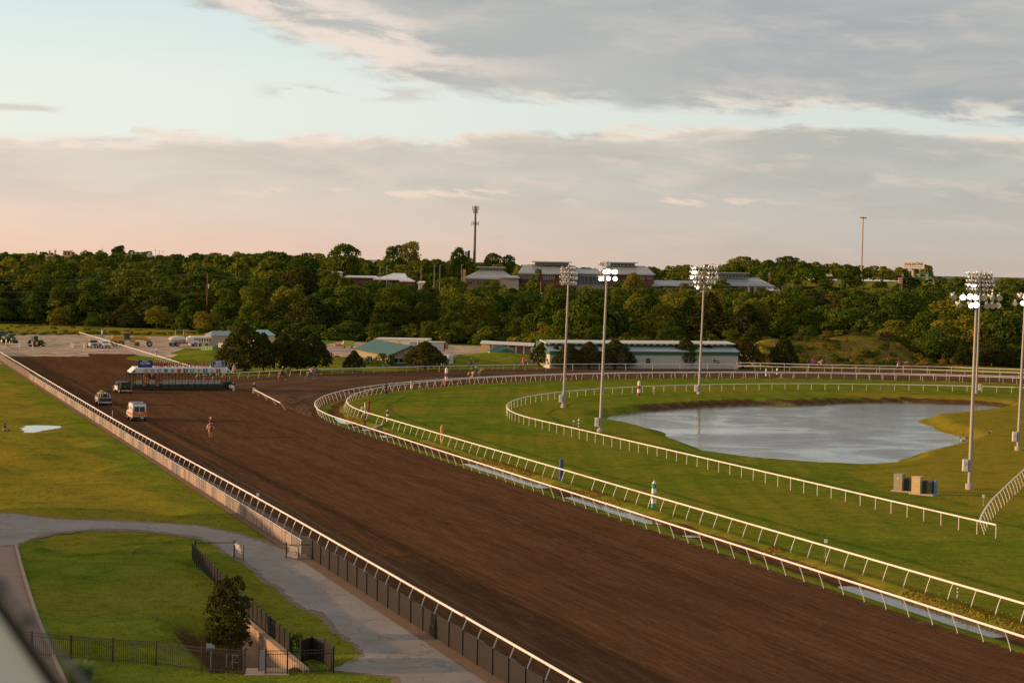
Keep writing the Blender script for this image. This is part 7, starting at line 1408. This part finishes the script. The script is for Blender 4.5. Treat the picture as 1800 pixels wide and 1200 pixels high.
ridden(1441, 652, .2, 'bay horse at the right of the pair below the earth bank', 'jockey in salmon pink and white silks on the right horse of the far pair', BAY, 'trot', 'jockey', DPK, WHc, 'cap', WHc, MAR)
ridden(1579, 653, -1.4, 'dark horse at the far right of the turn, facing the viewer', 'jockey in purple and white on the dark horse at the far right', DKB, 'stand', 'ride', PUR, WHc, 'cap', PUR, BLc)
ridden(1592, 653.5, .0, 'chestnut pony beside the dark horse at the far right', 'rider in tan bending low beside the far right horse', CHE, 'stand', 'jockey', mat('cloth_orange', (.55, .25, .08)), TAN, 'cap', BKc)
for (x, y, c, lab, pl) in ((258, 676, CHE, 'chestnut racehorse standing behind the open left stalls of the gate', None), (270, 676, BAY, 'bay racehorse inside the open stall under the third grey number panel', 'jockey in white and maroon in the stall of the bay racehorse')):
    L = gl(x, y-3); horse(lab, L, -1.9 if c is CHE else -1.3, c, 'stand', MAR)
    if pl: person(pl, 'ride', L, -1.3, mat('silk_lilac'), WHc, 'cap', MAR, 'riders on the track')
for (x, y, sh_, hm, lab) in ((353, 672, WHc, DKG, 'gate hand in white among the middle stalls of the starting gate'), (364, 672, MAR, BKc, 'gate hand in maroon between the middle and right stalls of the starting gate'), (374, 673, TAN, BKc, 'gate hand in tan at the stall under red number one'), (387, 672, YEL, BKc, 'gate hand in yellow at the right end of the stalls')):
    p_ = person(lab, 'stand', (gl(x, y-1)[0], gl(x, y-1)[1], .8), -1.57, sh_, BKc, 'cap', hm, 'starting gate crew')
person('man in a black jacket, pale trousers and white cap leaning on the loose white rail', 'stand', gl(446.5, 693), -1.3, BKc, WHc, 'cap', WHc); person('man in black with grey trousers at the right wheel of the starting gate', 'stand', gl(411, 689), -2.2, BKc, mat('cloth_grey', (.28, .27, .27)), 'cap', BKc)
bl = nt2(33.85, 267.8, .65); person('person in a yellow-brown jacket standing at the left of the pickup bed', 'stand', bl, tdir, YEL, TAN, 'cap', BKc); bl = nt2(34.75, 267.7, .65); person('person in black with grey trousers standing at the right of the pickup bed', 'stand', bl, tdir, BKc, mat('cloth_grey'), 'cap', BKc)
q_ = gz(7, 757); person('person in a dark top sitting on the grass at the left edge beside the puddle', 'sit', (q_.x, q_.y, q_.z), -.3, mat('cloth_plum', (.04, .025, .045)), mat('cloth_grey'), 'hair', mat('hair_dark', (.012, .009, .008), .6))
# parasol-like white cone and small flag beside the cedar
def bird(name, label, px, py, rz, body, head, s=1.0, cat='goose', group=None, z=None):
    p = gz(px, py); o = skin_mesh(name, [(-.28, 0, .38), (0, 0, .36), (.20, 0, .42), (.28, 0, .60), (.30, 0, .78), (.36, 0, .80)], [(0, 1), (1, 2), (2, 3), (3, 4), (4, 5)], [.06, .15, .11, .035, .05, .03], body)
    ob = bpy.data.objects.new(name, o); col.objects.link(ob); ob.location = p; ob.rotation_euler.z = rz; ob.scale = (s,)*3; tag(ob, label, cat, group)
    MB().ball((.31, 0, .79), .058, 8, 6).tube([(.28, 0, .6), (.30, 0, .76)], [.042, .045], 7).obj('head', head, ob); MB().cyl((.35, 0, .79), (.44, 0, .77), .022, .008, 6).obj('beak', BLK, ob); MB().cyl((.02, .06, 0), (.02, .06, .25), .014, .014, 5).cyl((.02, -.06, 0), (.02, -.06, .25), .014, .014, 5).obj('legs', BLK, ob); MB().ball((-.06, 0, .40), .16, 8, 6, 0, (1.6, 1.02, .62)).obj('wings', mat('wing_brown', (.10, .07, .05)), ob); return ob
GB = mat('goose_grey', (.22, .17, .13), .8)
bird('goose', 'goose standing on the grass bank right of the pond', 1739, 765, .4, mat('goose_pale', (.55, .46, .36)), BLK); bird('goose', 'upper goose at the pond edge left of the near floodlight pole', 1698, 775, 2.6, GB, BLK, 1.1); bird('goose', 'lower goose at the pond edge left of the near floodlight pole', 1692, 780, 3.0, mat('goose_pale'), BLK)
bird('crow', 'small black bird on the shaded lawn at the lower left', 235, 975, .5, BLK, BLK, .45, 'bird'); bird('crow', 'small dark bird on the dirt near the inner rail bend', 566, 746, .2, BLK, BLK, .5, 'bird')
